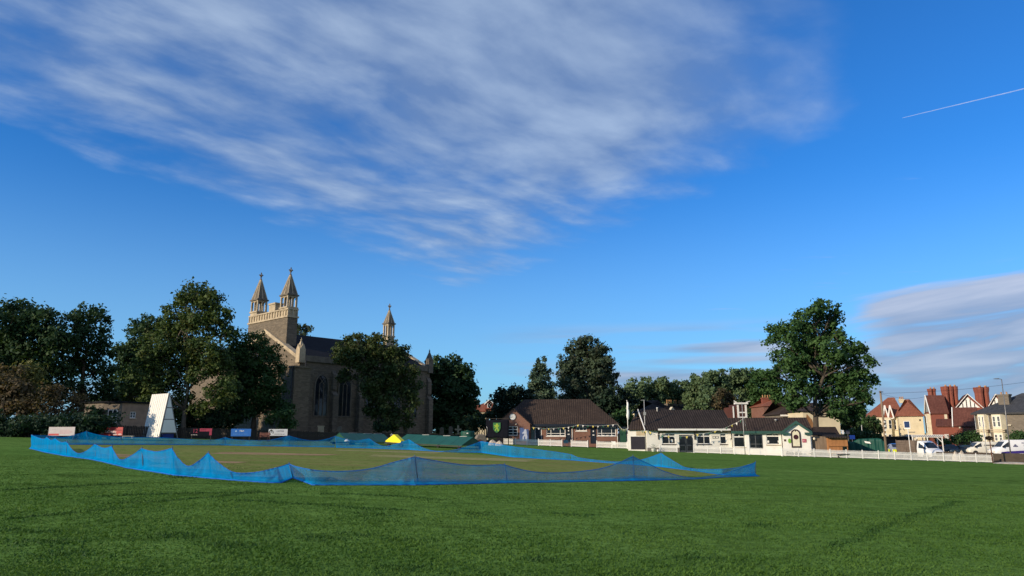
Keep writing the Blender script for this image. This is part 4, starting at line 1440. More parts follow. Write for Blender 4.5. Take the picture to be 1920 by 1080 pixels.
# low block against the gable, and the long north range
pf = Fac((C0.x + V.x * 30 - U.x * 2.6, C0.y + V.y * 30 - U.y * 2.6), (C0.x - U.x * 2.6, C0.y - U.y * 2.6), ZB)
py0 = 30 - pf.uz(551, 720)[0]
pz = pf.uz(540, 690)[1]
mb = MB()
mb.box(-2.6, -.003, py0, py0 + 9, -1.5, pz)
mb.box(-2.75, .0, py0 - .15, py0 + 9.15, pz + .002, pz + .25)
mb.build('porch', M.stone, church)
po = church.children[-1]
mb = MB()
mb.tube([(-2.72, py0 + .4, -1), (-2.72, py0 + .4, pz)], .07, 8)
mb.tube([(.4, -.98, -1), (.4, -.98, ZE)], .07, 8)
mb.build('downpipe', M.dark_metal, church)
nz = tf.uz(480, 634)[1]
mb = MB()
mb.box(.5, 9, WID - 2, WID + 16, -1.5, nz - 3.2)
rng = mb.build('north_range', M.stone, church)
mb = MB()
mb.ext([(.2, WID - 4, nz - 3.4), (4.7, WID - 4, nz), (9.3, WID - 4, nz - 3.4)], (0, 20.5, 0))
mb.build('range_roof', M.slate, rng)

# gravestones in the churchyard
gs = [('headstone', 'pale square-topped headstone left of the church windows', 602, 800, 806, 101, 'block'),
      ('headstone', 'rounded grey headstone before the church side wall', 637, 799, 809, 101, 'round'),
      ('grave_cross', 'tall pale stone cross right of the black tree', 859, 797.5, 813, 122, 'cross'),
      ('headstone', 'thin leaning headstone under the black tree', 845, 799, 812, 122, 'round'),
      ('headstone', 'small dark headstone left of the leaning one', 828, 801, 812, 121, 'round')]
for nm, lb, px, ya, yb, Y, kind in gs:
    P = at(px, yb, Y); top = at(px, ya, Y).z
    zb = min(P.z, g(P.x)) if False else g(P.x)
    h = top - zb
    mb = MB()
    if kind == 'cross':
        mb.box(-.14, .14, -.1, .1, .5, h)
        mb.box(-.55, .55, -.095, .095, h * .7, h * .7 + .26)
        mb.box(-.4, .4, -.3, .3, -.2, .25); mb.box(-.28, .28, -.22, .22, .252, .498)
    elif kind == 'block':
        mb.box(-.4, .4, -.1, .1, -.2, h)
        mb.box(-.48, .48, -.14, .14, h + .001, h + .12)
    else:
        pts = [(-.35, -.08, -.2), (.35, -.08, -.2), (.35, -.08, h - .35)] + [(.35 * math.cos(k * math.pi / 8), -.08, h - .35 + .35 * math.sin(k * math.pi / 8)) for k in range(1, 8)] + [(-.35, -.08, h - .35)]
        mb.ext(pts, (0, .16, 0))
    o = mb.build(nm, M.ashlar if kind != 'round' else M.ashlar_dark)
    o.location = (P.x, P.y, zb)
    o.rotation_euler = (random.uniform(-.06, .06), random.uniform(-.05, .05), random.uniform(-.3, .3))
    tag(o, lb, 'gravestone', 'gravestones in the churchyard')
print("NLEAF",NLEAF)
# ------------------------------------------------------------------ left side of the ground
# stone cottage behind the sight screen
f = Fac.front(226, 300, 82, 86, 790)
r_ = f.root('cottage', 'low stone cottage half hidden behind the sight screen', 'cottage')
c0_, cz = f.uz(233, 756)
cz1 = f.uz(260, 770)[1]
zt = f.uz(250, 756)[1]
hw = [f.r(244, 772, 255, 784), ]
mb = MB()
holes_wall(mb, 0, f.len, -1.5, zt, hw); shell(mb, 0, f.len, -1.5, zt, 6)
mb.build('wall', M.cream_trim if False else pm('tan_cottage_stone', (.34, .24, .16), .9, .35, 1.5, .4, 9), r_)
window(r_, hw[0], cols=(.5,), rows=(.5,), sill=M.ashlar)
mb = MB()
# the end wall runs back to the left; darker stone stands in for its shade
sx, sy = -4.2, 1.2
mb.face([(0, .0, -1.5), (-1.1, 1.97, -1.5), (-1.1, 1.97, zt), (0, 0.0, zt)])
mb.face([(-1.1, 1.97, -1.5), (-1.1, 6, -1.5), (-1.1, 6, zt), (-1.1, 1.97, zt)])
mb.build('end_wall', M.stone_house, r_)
mb = MB()
mb.ext([(-1.3, 1.87, zt + .002), (-.2, -.25, zt + .002), (f.len + .2, -.25, zt + .002), (f.len + .2, 6.1, zt + .002), (-1.3, 6.1, zt + .002)], (0, 0, .18))
mb.build('roof', M.slate, r_)
# window on the end wall
e = Vector((-1.1, 1.97, 0)).normalized()
uA = 1.0
pA, pB = e * .45, e * 1.55
zA, zB_ = f.uz(224, 793)[1], f.uz(224, 768)[1]
nrm_ = Vector((e.y, -e.x, 0)) * (-1 if e.x < 0 else 1)
nrm_ = Vector((-.87, -.49, 0)).normalized()
mb = MB()
for a, b_, z0, z1 in ((0, .07, zA, zB_), (1.03, 1.1, zA, zB_), (.515, .585, zA + .07, zB_ - .07)):
    mb.ext([tuple(pA + e * a + Vector((0, 0, z0))), tuple(pA + e * b_ + Vector((0, 0, z0))), tuple(pA + e * b_ + Vector((0, 0, z1))), tuple(pA + e * a + Vector((0, 0, z1)))], nrm_ * .06)
for z0, z1 in ((zA, zA + .07), (zB_ - .07, zB_), ((zA + zB_) / 2 - .03, (zA + zB_) / 2 + .03)):
    mb.ext([tuple(pA + e * .07 + Vector((0, 0, z0))), tuple(pA + e * 1.03 + Vector((0, 0, z0))), tuple(pA + e * 1.03 + Vector((0, 0, z1))), tuple(pA + e * .07 + Vector((0, 0, z1)))], nrm_ * .055)
w2 = mb.build('window', M.white, r_)
mb = MB()
mb.ext([tuple(pA + e * .03 + Vector((0, 0, zA + .03))), tuple(pA + e * 1.07 + Vector((0, 0, zA + .03))), tuple(pA + e * 1.07 + Vector((0, 0, zB_ - .03))), tuple(pA + e * .03 + Vector((0, 0, zB_ - .03)))], nrm_ * .02)
mb.build('pane', M.glass, w2)

# sight screen: leaning slatted white front, braced behind by a white-sheeted A-frame
K = gp(297.5, 822)
u_ = Vector((.62, .78, 0)).normalized()          # towards the back of the A
v_ = Vector((-.78, .62, 0)).normalized()         # along the face, away
s = mpp(K.y)
root = empty('sight_screen', K, math.atan2(u_.y, u_.x), 'tall white slatted cricket sight screen leaning on its A-frame', 'sight screen')
H = at(306, 737, K.y).z - K.z
LEANX = .62; BX = 2.05; WD = 3.9
mb = MB()
npl = 9
for i in range(npl):
    y0 = WD * i / npl + .03; y1 = WD * (i + 1) / npl - .03
    mb.ext([(0, y0, .12), (0, y1, .12), (LEANX, y1, H), (LEANX, y0, H)], (.03, 0, 0))
mb.build('slat_face', M.white, root)
mb = MB()
for z in (.25, H * .35, H * .66, H - .12):
    x = LEANX * z / H + .035
    mb.box(x, x + .09, .02, WD - .02, z, z + .12)
mb.build('cross_rail', M.grey_metal, root)
mb = MB()
for y in (.04, WD - .04):
    mb.bar((.08, y, 0), (LEANX + .08, y, H), .1); mb.bar((BX, y, 0), (LEANX + .1, y, H), .1)
    for f_ in (.12, .42, .68): mb.bar((LEANX * f_ + .08, y, H * f_), (BX + (LEANX + .1 - BX) * f_, y, H * f_), .07)
mb.build('frame', M.grey_metal, root)
mb = MB()
for y in (-.02,):
    for a, b_ in ((.13, .41), (.43, .67), (.69, .99)):
        L0 = lambda q: LEANX * q + .14
        R0 = lambda q: BX + (LEANX + .1 - BX) * q - .04
        mb.ext([(L0(a), y, H * a), (R0(a), y, H * a), (R0(b_), y, H * b_), (L0(b_), y, H * b_)], (0, .012, 0))
mb.build('side_sheet', M.fence_white, root)
for y in (.15, WD - .15):
    for x in (.15, BX - .05):
        mb = MB()
        mb.tube([(x, y - .05, .15), (x, y + .05, .15)], .17, 14)
        mb.build('wheel', M.rubber, root)
mb = MB(); mb.box(.5, 1.7, .2, 1.4, .05, .5); mb.build('ballast_box', pm('blue_ballast_box', (.01, .03, .2), .6), root)

# churchyard boundary: dark palisade fence in two runs
def palisade(pa, pb, Ya, Yb, h, label, name='palisade_fence', step=.16, m=None):
    f = Fac.front(pa, pb, Ya, Yb, 812)
    zz = lambda u: g((f.p0 + f.u * u).x) - f.zb
    r = f.root(name, label, 'fence')
    mb = MB()
    u = 0
    while u < f.len:
        hh = h + random.uniform(-.05, .05)
        z = zz(u)
        mb.ext([(u, 0, z - .1), (u + step * .86, 0, z - .1), (u + step * .86, 0, z + hh - .08), (u + step * .43, 0, z + hh), (u, 0, z + hh - .08)], (0, .025, 0))
        u += step
    mb.build('palings', m or M.timber_dark, r)
    mb = MB()
    n = int(f.len / 2.4)
    for i in range(n):
        u0, u1 = f.len * i / n, f.len * (i + 1) / n
        for q in (.3, .8): mb.bar((u0, .06, zz(u0) + h * q), (u1, .06, zz(u1) + h * q), .06)
        mb.box(u0 - .06, u0 + .06, .03, .15, zz(u0) - .2, zz(u0) + h * .95)
    mb.build('posts_and_rails', M.timber_dark, r)
    return r


palisade(185, 480, 78, 84, 1.25, 'dark paling fence behind the sight screen and the boards')
palisade(480, 700, 84, 94, 1.2, 'dark paling fence in front of the church side wall')
palisade(700, 905, 94, 108, 1.3, 'dark paling fence behind the long green covers')
tag(MB().box(-13, 0, 0, .35, -.3, .55).build('low_stone_wall', M.wall_dark), 'low dark stone wall below the church side wall', 'wall', kind='thing')
o = bpy.data.objects['low_stone_wall']
Pq = at(640, 812, 98)
o.location = (Pq.x, Pq.y, g(Pq.x)); o.rotation_euler = (0, 0, .25)

# advertising boards
def board(pa, pb, ya, yb, Y, label, m, name='advertising_board', legs=True, tilt=.0):
    f = Fac.front(pa, pb, Y, Y + tilt, (ya + yb) / 2)
    r = f.root(name, label, 'board', 'advertising boards along the boundary')
    u0, u1, z0, z1 = f.r(pa, ya, pb, yb)
    mb = MB(); mb.box(0, f.len, 0, .03, z0, z1); mb.build('panel', m, r)
    for u in (.15, f.len - .15):
        mb = MB(); mb.box(u - .035, u + .035, .033, .1, -.15, z1 - .05); mb.build('leg', M.timber_dark, r)
    return f, r, z0, z1


def lines(r, u0, u1, z0, z1, n, m, name='printed_lines', th=.35, rag=.3):
    mb = MB()
    for i in range(n):
        zc = z1 - (z1 - z0) * (i + .5) / n
        h = (z1 - z0) / n * th / 2
        e = u1 - random.uniform(0, rag) * (u1 - u0)
        u = u0
        while u < e:
            w_ = random.uniform(.06, .22)
            mb.box(u, min(e, u + w_), -.006, -.001, zc - h, zc + h)
            u += w_ + .05
    return mb.build(name, m, r)


f, r, z0, z1 = board(91, 140, 800.5, 817, 63, 'white board with a red block and pink lines of small print', pm('shaded_white_board', (.42, .38, .38), .6, .1), tilt=-1.0)  # white panel darkened in its colour to put this board in shade
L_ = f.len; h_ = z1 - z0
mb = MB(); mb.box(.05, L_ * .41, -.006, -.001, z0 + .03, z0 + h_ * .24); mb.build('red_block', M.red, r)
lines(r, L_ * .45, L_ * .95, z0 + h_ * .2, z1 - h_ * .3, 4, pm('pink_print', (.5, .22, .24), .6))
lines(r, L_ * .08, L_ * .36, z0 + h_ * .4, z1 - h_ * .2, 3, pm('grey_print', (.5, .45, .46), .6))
f, r, z0, z1 = board(185, 230, 801, 816.5, 66, 'red board with pale picture blotches beside the sight screen', M.red, tilt=-.6)
L_ = f.len; h_ = z1 - z0
mb = MB()
for cx, cz, rx_, rz_ in ((.12, .8, .03, .1), (.2, .82, .03, .08), (.35, .5, .16, .17), (.62, .42, .13, .16), (.7, .12, .1, .1), (.9, .14, .08, .1), (.12, .3, .1, .1)):
    pts = [(L_ * (cx + rx_ * math.cos(k * .6283)), -.006, z0 + h_ * min(.97, max(.03, cz + rz_ * math.sin(k * .6283)))) for k in range(10)]
    mb.ext(pts, (0, .005, 0))
mb.build('picture', pm('pale_pink_print', (.6, .42, .4), .6, .5, 3), r)
mb = MB()
mb.box(L_ * .1, L_ * .75, -.0055, -.001, z0 + h_ * .22, z0 + h_ * .30); mb.box(L_ * .55, L_ * .95, -.0055, -.001, z0 + h_ * .6, z0 + h_ * .68)
mb.build('dark_shape', pm('dark_red_print', (.12, .02, .03), .6), r)
f, r, z0, z1 = board(357, 398, 803, 817, 74, 'black board with red figures and a red corner band', M.board_black)
L_ = f.len; h_ = z1 - z0
dred = pm('dull_red_print', (.3, .02, .06), .6)
mb = MB()
mb.box(L_ * .42, L_ * .98, -.006, -.001, z1 - h_ * .42, z1 - .02); mb.box(L_ * .87, L_ * .98, -.0062, -.001, z0 + .05, z1 - h_ * .425)
mb.build('red_band', dred, r)
text_mesh('figures', '12', h_ * .75, dred, r, (L_ * .22, -.004, z0 + h_ * .62))
lines(r, L_ * .05, L_ * .32, z0 + h_ * .05, z0 + h_ * .18, 1, M.white, rag=0)
lines(r, L_ * .48, L_ * .7, z1 - h_ * .3, z1 - h_ * .12, 1, M.white, rag=0)
f, r, z0, z1 = board(433, 470.5, 804, 818, 77, 'bright blue board with small white lettering', M.blue)
L_ = f.len; h_ = z1 - z0
text_mesh('lettering', 'MBX', h_ * .3, M.white, r, (L_ * .54, -.004, z0 + h_ * .7))
mb = MB(); mb.disc((L_ * .25, -.004, z0 + h_ * .68), h_ * .12, th=.003); mb.build('badge', pm('pale_blue_print', (.25, .45, .75), .6), r)
lines(r, L_ * .12, L_ * .9, z0 + h_ * .2, z0 + h_ * .38, 1, pm('mid_blue_print', (.08, .25, .6), .6), rag=.1)
f, r, z0, z1 = board(503.5, 539, 804.5, 817, 80, 'white board with a round black emblem and grey lettering', pm('pale_grey_board', (.5, .52, .55), .6, .1))
L_ = f.len; h_ = z1 - z0
gp_ = pm('dark_grey_print', (.07, .075, .09), .6)
text_mesh('lettering', 'LESTER', h_ * .36, gp_, r, (L_ * .62, -.004, z0 + h_ * .66))
lines(r, L_ * .32, L_ * .93, z0 + h_ * .12, z0 + h_ * .36, 1, gp_, rag=.1)
mb = MB()
for k in range(20):
    a0, a1 = k * 2 * math.pi / 24 - .6, (k + 1) * 2 * math.pi / 24 - .6
    q = [(L_ * .14 + rr * math.cos(a), -.005, z0 + h_ * .5 + rr * math.sin(a)) for rr, a in ((h_ * .36, a0), (h_ * .36, a1), (h_ * .24, a1), (h_ * .24, a0))]
    mb.ext(q, (0, .004, 0))
mb.box(L_ * .12, L_ * .16, -.005, -.001, z0 + h_ * .45, z0 + h_ * .95)
mb.build('emblem', M.black, r)


def bench(x0, x1, ytop, Y, label, m, name='bench', rz=0.0, group=None):
    P = at((x0 + x1) / 2, 820, Y)
    w_ = (x1 - x0) * mpp(Y)
    r = empty(name, (P.x, P.y, g(P.x)), rz, label, 'bench', group)
    mb = MB()
    for i in range(3): mb.box(-w_ / 2, w_ / 2, -.42 + i * .14, -.30 + i * .14, .42, .455)
    mb.build('seat', m, r)
    mb = MB()
    for i in range(3): mb.box(-w_ / 2, w_ / 2, .03 + i * .012, .055 + i * .012, .52 + i * .15, .63 + i * .15)
    mb.build('backrest', m, r)
    for sx in (-1, 1):
        mb = MB()
        x = sx * (w_ / 2 - .12)
        mb.box(x - .035, x + .035, -.42, -.35, -.05, .62); mb.bar((x, .02, -.05), (x, .1, .98), .07)
        mb.box(x - .035, x + .035, -.44, .06, .62, .67)
        mb.build('leg', m, r)
    return r


bench(486, 506, 812, 78.5, 'reddish-brown slatted bench between the blue and white boards', pm('red_brown_timber', (.16, .06, .045), .7, .3, 3))
P = gp(240, 821.5)
r = empty('flat_bench', P, .0, 'low pale flat bench on the grass left of the sight screen', 'bench')
mb = MB(); mb.box(-.6, .6, -.2, .2, .18, .23); mb.build('top', M.pale_metal, r)
for x in (-.5, .44):
    mb = MB(); mb.box(x, x + .06, -.18, .18, -.05, .178); mb.build('leg', M.pale_metal, r)

# wheeled pitch covers
def cover(x0, x1, yt0, yt1, yb0, yb1, Y0, Y1, label, hw_=1.7):
    f = Fac.front(x0, x1, Y0, Y1, 825)
    r = f.root('pitch_cover', label, 'pitch cover', 'wheeled pitch covers')
    za = f.uz(x0 + 1, yt0, hw_)[1]; zb_ = f.uz(x1 - 1, yt1, hw_)[1]
    g0, g1 = g(f.p0.x) - f.zb, g((f.p0 + f.u * f.len).x) - f.zb
    e0, e1 = g0 + .32, g1 + .32
    n = max(3, int(f.len / 1.6))
    mb = MB()
    for i in range(n):
        a, b_ = i / n, (i + 1) / n
        A = lambda q: (f.len * q + .015, e0 + (e1 - e0) * q, za + (zb_ - za) * q)
        u0, ea, ra = A(a); u1, eb, rb = A(b_)
        u1 -= .03
        mb.ext([(u0, 0, ea), (u1, 0, eb), (u1, hw_, rb), (u0, hw_, ra)], (0, 0, .04))
        mb.ext([(u0, hw_ + .005, ra), (u1, hw_ + .005, rb), (u1, 2 * hw_, eb), (u0, 2 * hw_, ea)], (0, 0, .04))
    mb.build('roof_sheet', M.cover_green, r)
    for u, e_, zz in ((.03, e0, za), (f.len - .06, e1, zb_)):
        mb = MB(); mb.ext([(u, .05, e_ - .01), (u, hw_, zz - .02), (u, 2 * hw_ - .05, e_ - .01)], (.03, 0, 0)); mb.build('end_panel', M.green, r)
    mb = MB()
    for y in (.03, 2 * hw_ - .03): mb.bar((0, y, e0 - .08), (f.len, y, e1 - .08), .1)
    mb.build('chassis', M.dark_metal, r)
    nw = max(2, int(f.len / 3.2))
    for i in range(nw + 1):
        u = .4 + (f.len - .8) * i / nw
        for y in (.1, 2 * hw_ - .1):
            mb = MB(); mb.tube([(u, y - .06, g0 + (g1 - g0) * i / nw + .15), (u, y + .06, g0 + (g1 - g0) * i / nw + .15)], .17, 12)
            mb.build('wheel', M.rubber, r)
    mb = MB()
    for q in (.3, .62, .86):
        u = f.len * q
        mb.box(u - .5, u + .5, hw_ - .04, hw_ + .04, za + (zb_ - za) * q + .03, za + (zb_ - za) * q + .075)
    mb.build('ridge_strip', M.pale_metal, r)
    return r


cover(652, 737, 812, 814.5, 827, 830, 74, 78, 'long green pitch cover whose triangular end shows behind the blue netting')
cover(741, 866, 814.5, 820, 833, 836, 78, 72, 'longest green pitch cover, right of the yellow one')
P = gp(737, 833)
Yc = 71.0
f = Fac.front(722, 752, 71.5, 70.2, 828)
r = f.root('yellow_cover', 'bright yellow five-sided end of a small wheeled cover', 'pitch cover')
pts = [f.uz(*q) for q in ((722.5, 828.5), (723, 826), (738.5, 814.3), (751.5, 826.5), (751, 830.5))]
mb = MB(); mb.ext([(u, 0, z) for u, z in pts], (0, .05, 0))
mb.build('end_panel', M.yellow, r)
mb = MB()
for (a, b_) in ((1, 2), (2, 3)):
    (u0, z0), (u1, z1) = pts[a], pts[b_]
    mb.ext([(u0, .055, z0), (u1, .055, z1), (u1, .5, z1), (u0, .5, z0)], (0, 0, -.04))
mb.build('roof_sheet', M.yellow, r)
mb = MB(); mb.box(-.2, f.len + .15, .1, 1.8, pts[0][1] - .16, pts[0][1] - .06); mb.build('chassis', M.dark_metal, r)
for u in (.25, f.len - .2):
    mb = MB(); mb.tube([(u, .2, pts[0][1] - .28), (u, .32, pts[0][1] - .28)], .2, 12); mb.build('wheel', M.rubber, r)
hb = [f.uz(*q) for q in ((726, 826), (719.5, 814.5), (721.5, 813.5), (731, 820.5))]
mb = MB(); mb.tube([(u, .9, z) for u, z in hb], .035, 6); mb.build('pull_handle', M.pale_metal, r)
P = gp(650.5, 828)
Pm = at(650.5, 826.5, 68)
r = empty('ground_marker', (Pm.x, Pm.y, g(Pm.x)), 0, 'small white cap-shaped marker on a dark stem behind the netting', 'marker')
hz = Pm.z - g(Pm.x)
mb = MB(); mb.lathe((0, 0, hz - .05), [(.26, 0), (.22, .08), (.12, .17), (.04, .22)], 14); mb.build('cap', M.white, r)
mb = MB(); mb.tube([(0, 0, -.05), (0, 0, hz - .055)], .03, 6); mb.build('stem', M.dark_metal, r)

# water tank, covered roller, tarpaulin heap
Pt = at(877, 822, 104)
r = empty('water_tank', (Pt.x, Pt.y, g(Pt.x)), 0, 'big dark green round water tank beside the pitch covers', 'tank')
zt = at(877, 808.5, 104).z - g(Pt.x); rt = 13 * mpp(104)
mb = MB(); mb.lathe((0, 0, -.2), [(rt, 0), (rt, .6)] + [(rt + (.03 if i % 2 else 0), .6 + (zt - .5) * i / 6) for i in range(1, 7)] + [(rt * .9, zt + .22)], 28)
mb.build('body', M.tarp_green, r)
mb = MB(); mb.lathe((0, 0, zt + .022), [(rt * .3, 0), (rt * .3, .1), (rt * .1, .14)], 16); mb.build('lid', M.green, r)
mb = MB(); mb.box(-.12, .12, -rt - .03, -rt + .05, zt * .8, zt * .88); mb.build('label_plate', M.white, r)


def lump(name, label, x0, x1, yt, Y, m, seed, cat, hk=1.0):
    """a crumpled sheet heaped on the ground"""
    P = at((x0 + x1) / 2, 820, Y)
    r_ = (x1 - x0) / 2 * mpp(Y)
    zb = g(P.x)
    h = at((x0 + x1) / 2, yt, Y).z - zb
    b = MB()
    n, k = 28, 9
    rg = random.Random(seed)
    ph = [rg.uniform(0, 6.28) for _ in range(8)]
    rows = []
    for j in range(k + 1):
        f = j / k
        row = []
        for i in range(n):
            a = 2 * math.pi * i / n
            rr = r_ * (1 - f**1.6 * .97) * (1 + .12 * math.sin(3 * a + ph[0]) + .07 * math.sin(7 * a + ph[1] + 3 * f))
            zz = h * f**.6 * (1 + .16 * math.sin(2 * a + ph[2]) * (1 - f) + .07 * math.sin(6 * a + ph[3] + 5 * f)) + .03 * math.sin(11 * a + ph[4])
            row.append(b.bm.verts.new((rr * math.cos(a), rr * .7 * math.sin(a), max(-.02, zz) if j else -.03)))
        rows.append(row)
    for A, B_ in zip(rows, rows[1:]):
        for i in range(n): b.bm.faces.new([A[i], A[(i + 1) % n], B_[(i + 1) % n], B_[i]]).smooth = True
    b.bm.faces.new(rows[-1])
    o = b.build(name, m)
    o.location = (P.x, P.y, zb)
    return tag(o, label, cat)


Pr = at(901, 820, 101)
r = empty('covered_roller', (Pr.x, Pr.y, g(Pr.x)), .3, 'brown sheeted garden roller standing left of the black banner', 'roller')
hr = at(901, 814, 101).z - g(Pr.x)
mb = MB()
pts = [(-.75, -.5, .1), (.75, -.5, .1), (.8, -.5, hr * .55), (.55, -.5, hr * .95), (0, -.5, hr), (-.55, -.5, hr * .9), (-.85, -.5, hr * .5)]
mb.ext(pts, (0, 1.0, 0))
mb.build('sheet', M.tarp_grey, r, bevel=.12)
mb = MB(); mb.tube([(-.2, -.55, .35), (-.2, .55, .35)], .36, 18); mb.build('drum', M.rust, r)
mb = MB(); mb.tube([(.5, 0, hr * .8), (.95, 0, hr * 1.05), (.98, 0, hr * 1.55), (.85, 0, hr * 1.75)], .035, 6); mb.build('handle', M.pale_metal, r)
lump('tarpaulin_heap', 'crumpled pale tarpaulin heap, the left one below the banner', 915, 932, 825, 97, M.tarp_cream, 3, 'tarpaulin')
lump('tarpaulin_heap', 'crumpled pale tarpaulin heap, the right one beside the picket fence', 929, 944, 826.5, 96, M.tarp_cream, 5, 'tarpaulin')

# black banner with a shield
f = Fac.front(911, 953, 105, 104, 800)
r = f.root('club_banner', 'large black sheet banner with a green lion shield', 'banner')
u0, u1, z0, z1 = f.r(911, 786, 953, 821)
V_, Fc = [], []
NX, NZ = 26, 10
for i in range(NX + 1):
    for j in range(NZ + 1):
        a, b_ = i / NX, j / NZ
        V_.append((u0 + (u1 - u0) * a, .03 * math.sin(a * 13 + b_) * (1 - b_ * .5) + .01 * math.sin(a * 31), z0 + (z1 - z0) * b_ - .12 * math.sin(a * math.pi) * b_ - .05 * math.sin(a * 9)))
for i in range(NX):
    for j in range(NZ):
        k = i * (NZ + 1) + j
        Fc.append((k, k + NZ + 1, k + NZ + 2, k + 1))
me = bpy.data.meshes.new('sheet'); me.from_pydata(V_, [], Fc); me.materials.append(M.board_black)
for pg in me.polygons: pg.use_smooth = True
o = bpy.data.objects.new('sheet', me); COL.objects.link(o); o.parent = r
o.modifiers.new('thickness', 'SOLIDIFY').thickness = .01
mb = MB()
for u in (u0 + .02, u1 - .02): mb.box(u - .05, u + .05, .1, .2, -.3, z1 + .05)
mb.box(u0, u1, .1, .18, z1 + .052, z1 + .12)
mb.build('frame', M.timber_dark, r)
a0, a1, b0_, b1_ = f.r(925, 792.5, 939, 811.5)
w_, h_ = a1 - a0, b1_ - b0_
sh = [(0, 1), (1, 1), (1, .5), (.93, .3), (.78, .13), (.5, 0), (.22, .13), (.07, .3), (0, .5)]
mb = MB(); mb.ext([(a0 + w_ * x, -.13, b0_ + h_ * y) for x, y in sh], (0, .02, 0))
o = mb.build('shield', pm('mid_green_print', (.02, .13, .04), .7), r)
# a rampant lion as one flat outline
lion = [(.22, .18), (.36, .2), (.42, .32), (.5, .36), (.62, .3), (.6, .16), (.76, .16), (.74, .34), (.66, .46), (.64, .6), (.78, .62), (.84, .76), (.74, .72), (.66, .72), (.68, .88), (.5, .94), (.36, .86), (.4, .78), (.3, .74),
        (.14, .8), (.12, .72), (.3, .64), (.16, .56), (.2, .5), (.36, .56), (.42, .48), (.32, .4), (.28, .28)]
mb = MB(); mb.ext([(a0 + w_ * x, -.14, b0_ + h_ * y) for x, y in lion], (0, .008, 0))
mb.build('lion_emblem', pm('yellow_green_print', (.26, .40, .03), .7), o)

# house beyond the banner, with red dormer
f = Fac.front(868, 930, 165, 165, 780)
r = f.root('villa', 'cream villa with a brown-red roof and red dormer beyond the banner', 'house')
u0, u1, z0, z1 = f.r(869, 772, 915, 800)
mb = MB(); holes_wall(mb, u0, u1, -1, z1, []); shell(mb, u0, u1, -1, z1, 8); mb.build('wall', M.cream, r)
mb = MB()
zr = f.uz(905, 752)[1]
hip_roof(mb, u0, u1 + 3, 0, 9, z1, zr, hipl=5.5, hipr=2.5); mb.build('roof', M.tile_red, r)
d0, d1, e0, e1 = f.r(909.5, 756, 925, 767)
zap = f.uz(917, 750.5)[1]
mb = MB(); mb.ext([(d0, -.1, e0), (d1, -.1, e0), (d1, -.1, e1), ((d0 + d1) / 2, -.1, zap), (d0, -.1, e1)], (0, 3, 0)); dm = mb.build('dormer', M.brick_red, r)
mb = MB()
for a, b_ in (((d0 - .2, e1 - .25), ((d0 + d1) / 2, zap + .12)), ((d1 + .2, e1 - .25), ((d0 + d1) / 2, zap + .12))):
    mb.bar((a[0], -.2, a[1]), (b_[0], -.2, b_[1]), .22)
mb.build('bargeboard', M.white, dm)
mb = MB()
mb.box(d0 + .5, d1 - .5, -.16, -.102, e0 + .3, e1 - .1); mb.build('window_frame', M.white, dm)
mb = MB(); mb.box(d0 + .62, (d0 + d1) / 2 - .05, -.18, -.162, e0 + .42, e1 - .2); mb.box((d0 + d1) / 2 + .05, d1 - .62, -.18, -.162, e0 + .42, e1 - .2); mb.build('pane', M.glass, dm)
chimney(r, f.uz(891, 760)[0], 3, z1, f.uz(891, 753)[1], .9, .6, M.ashlar_dark, 2)
# thatched garden pavilion
Pg = at(886, 790, 140)
r = empty('garden_pavilion', (Pg.x, Pg.y, g(Pg.x)), 0, 'pointed pale thatched garden pavilion below the villa roof', 'pavilion')
zt, ze_ = at(886, 769, 140).z - g(Pg.x), at(886, 781, 140).z - g(Pg.x)
mb = MB(); mb.lathe((0, 0, ze_), [(1.35, 0), (1.25, .12), (.75, (zt - ze_) * .45), (.25, (zt - ze_) * .75), (.04, zt - ze_)], 18)
mb.build('thatch', pm('thatch', (.34, .27, .18), .9, .4, 4, .4, 20, stretch=(1, 1, .3)), r)
for k in range(6):
    a = k * math.pi / 3 + .2
    mb = MB(); mb.tube([(1.1 * math.cos(a), 1.1 * math.sin(a), -.2), (1.1 * math.cos(a), 1.1 * math.sin(a), ze_ + .05)], .07, 8)
    mb.build('post', M.ashlar, r)

# ------------------------------------------------------------------ picket fences
def picket(ax, Ya, bx_, Yb, h, label, step=.125, post_every=1.8, group='white picket fences'):
    A, B_ = at(ax, 835, Ya), at(bx_, 835, Yb)
    A.z, B_.z = g(A.x), g(B_.x)
    d_ = B_ - A
    ln = math.hypot(d_.x, d_.y)
    rz = math.atan2(d_.y, d_.x)
    r = empty('picket_fence', A, rz, label, 'fence', group)
    zz = lambda u: g(A.x + d_.x * u / ln) - A.z
    mb = MB()
    u = step * .5
    while u < ln - step * .3:
        z = zz(u) + .06
        mb.ext([(u - .036, 0, z), (u + .036, 0, z), (u + .036, 0, z + h - .06), (u, 0, z + h), (u - .036, 0, z + h - .06)], (0, .018, 0))
        u += step
    mb.build('pickets', M.fence_white, r)
    mb = MB()
    n = max(1, round(ln / post_every))
    for i in range(n):
        u0, u1 = ln * i / n, ln * (i + 1) / n
        for q in (.17, .74): mb.bar((u0, .04, zz(u0) + h * q), (u1, .04, zz(u1) + h * q), .04, .09)
    mb.build('rail', M.fence_white, r)
    for i in range(n + 1):
        u = ln * i / n
        mb = MB(); mb.box(u - .05, u + .05, -.03, .075, zz(u) - .15, zz(u) + h + .07)
        mb.lathe((u, .0225, zz(u) + h + .072), [(.075, 0), (.075, .03), (.01, .09)], 4, rot=math.pi / 4, smooth=False)
        mb.build('post', M.fence_white, r)
    return r


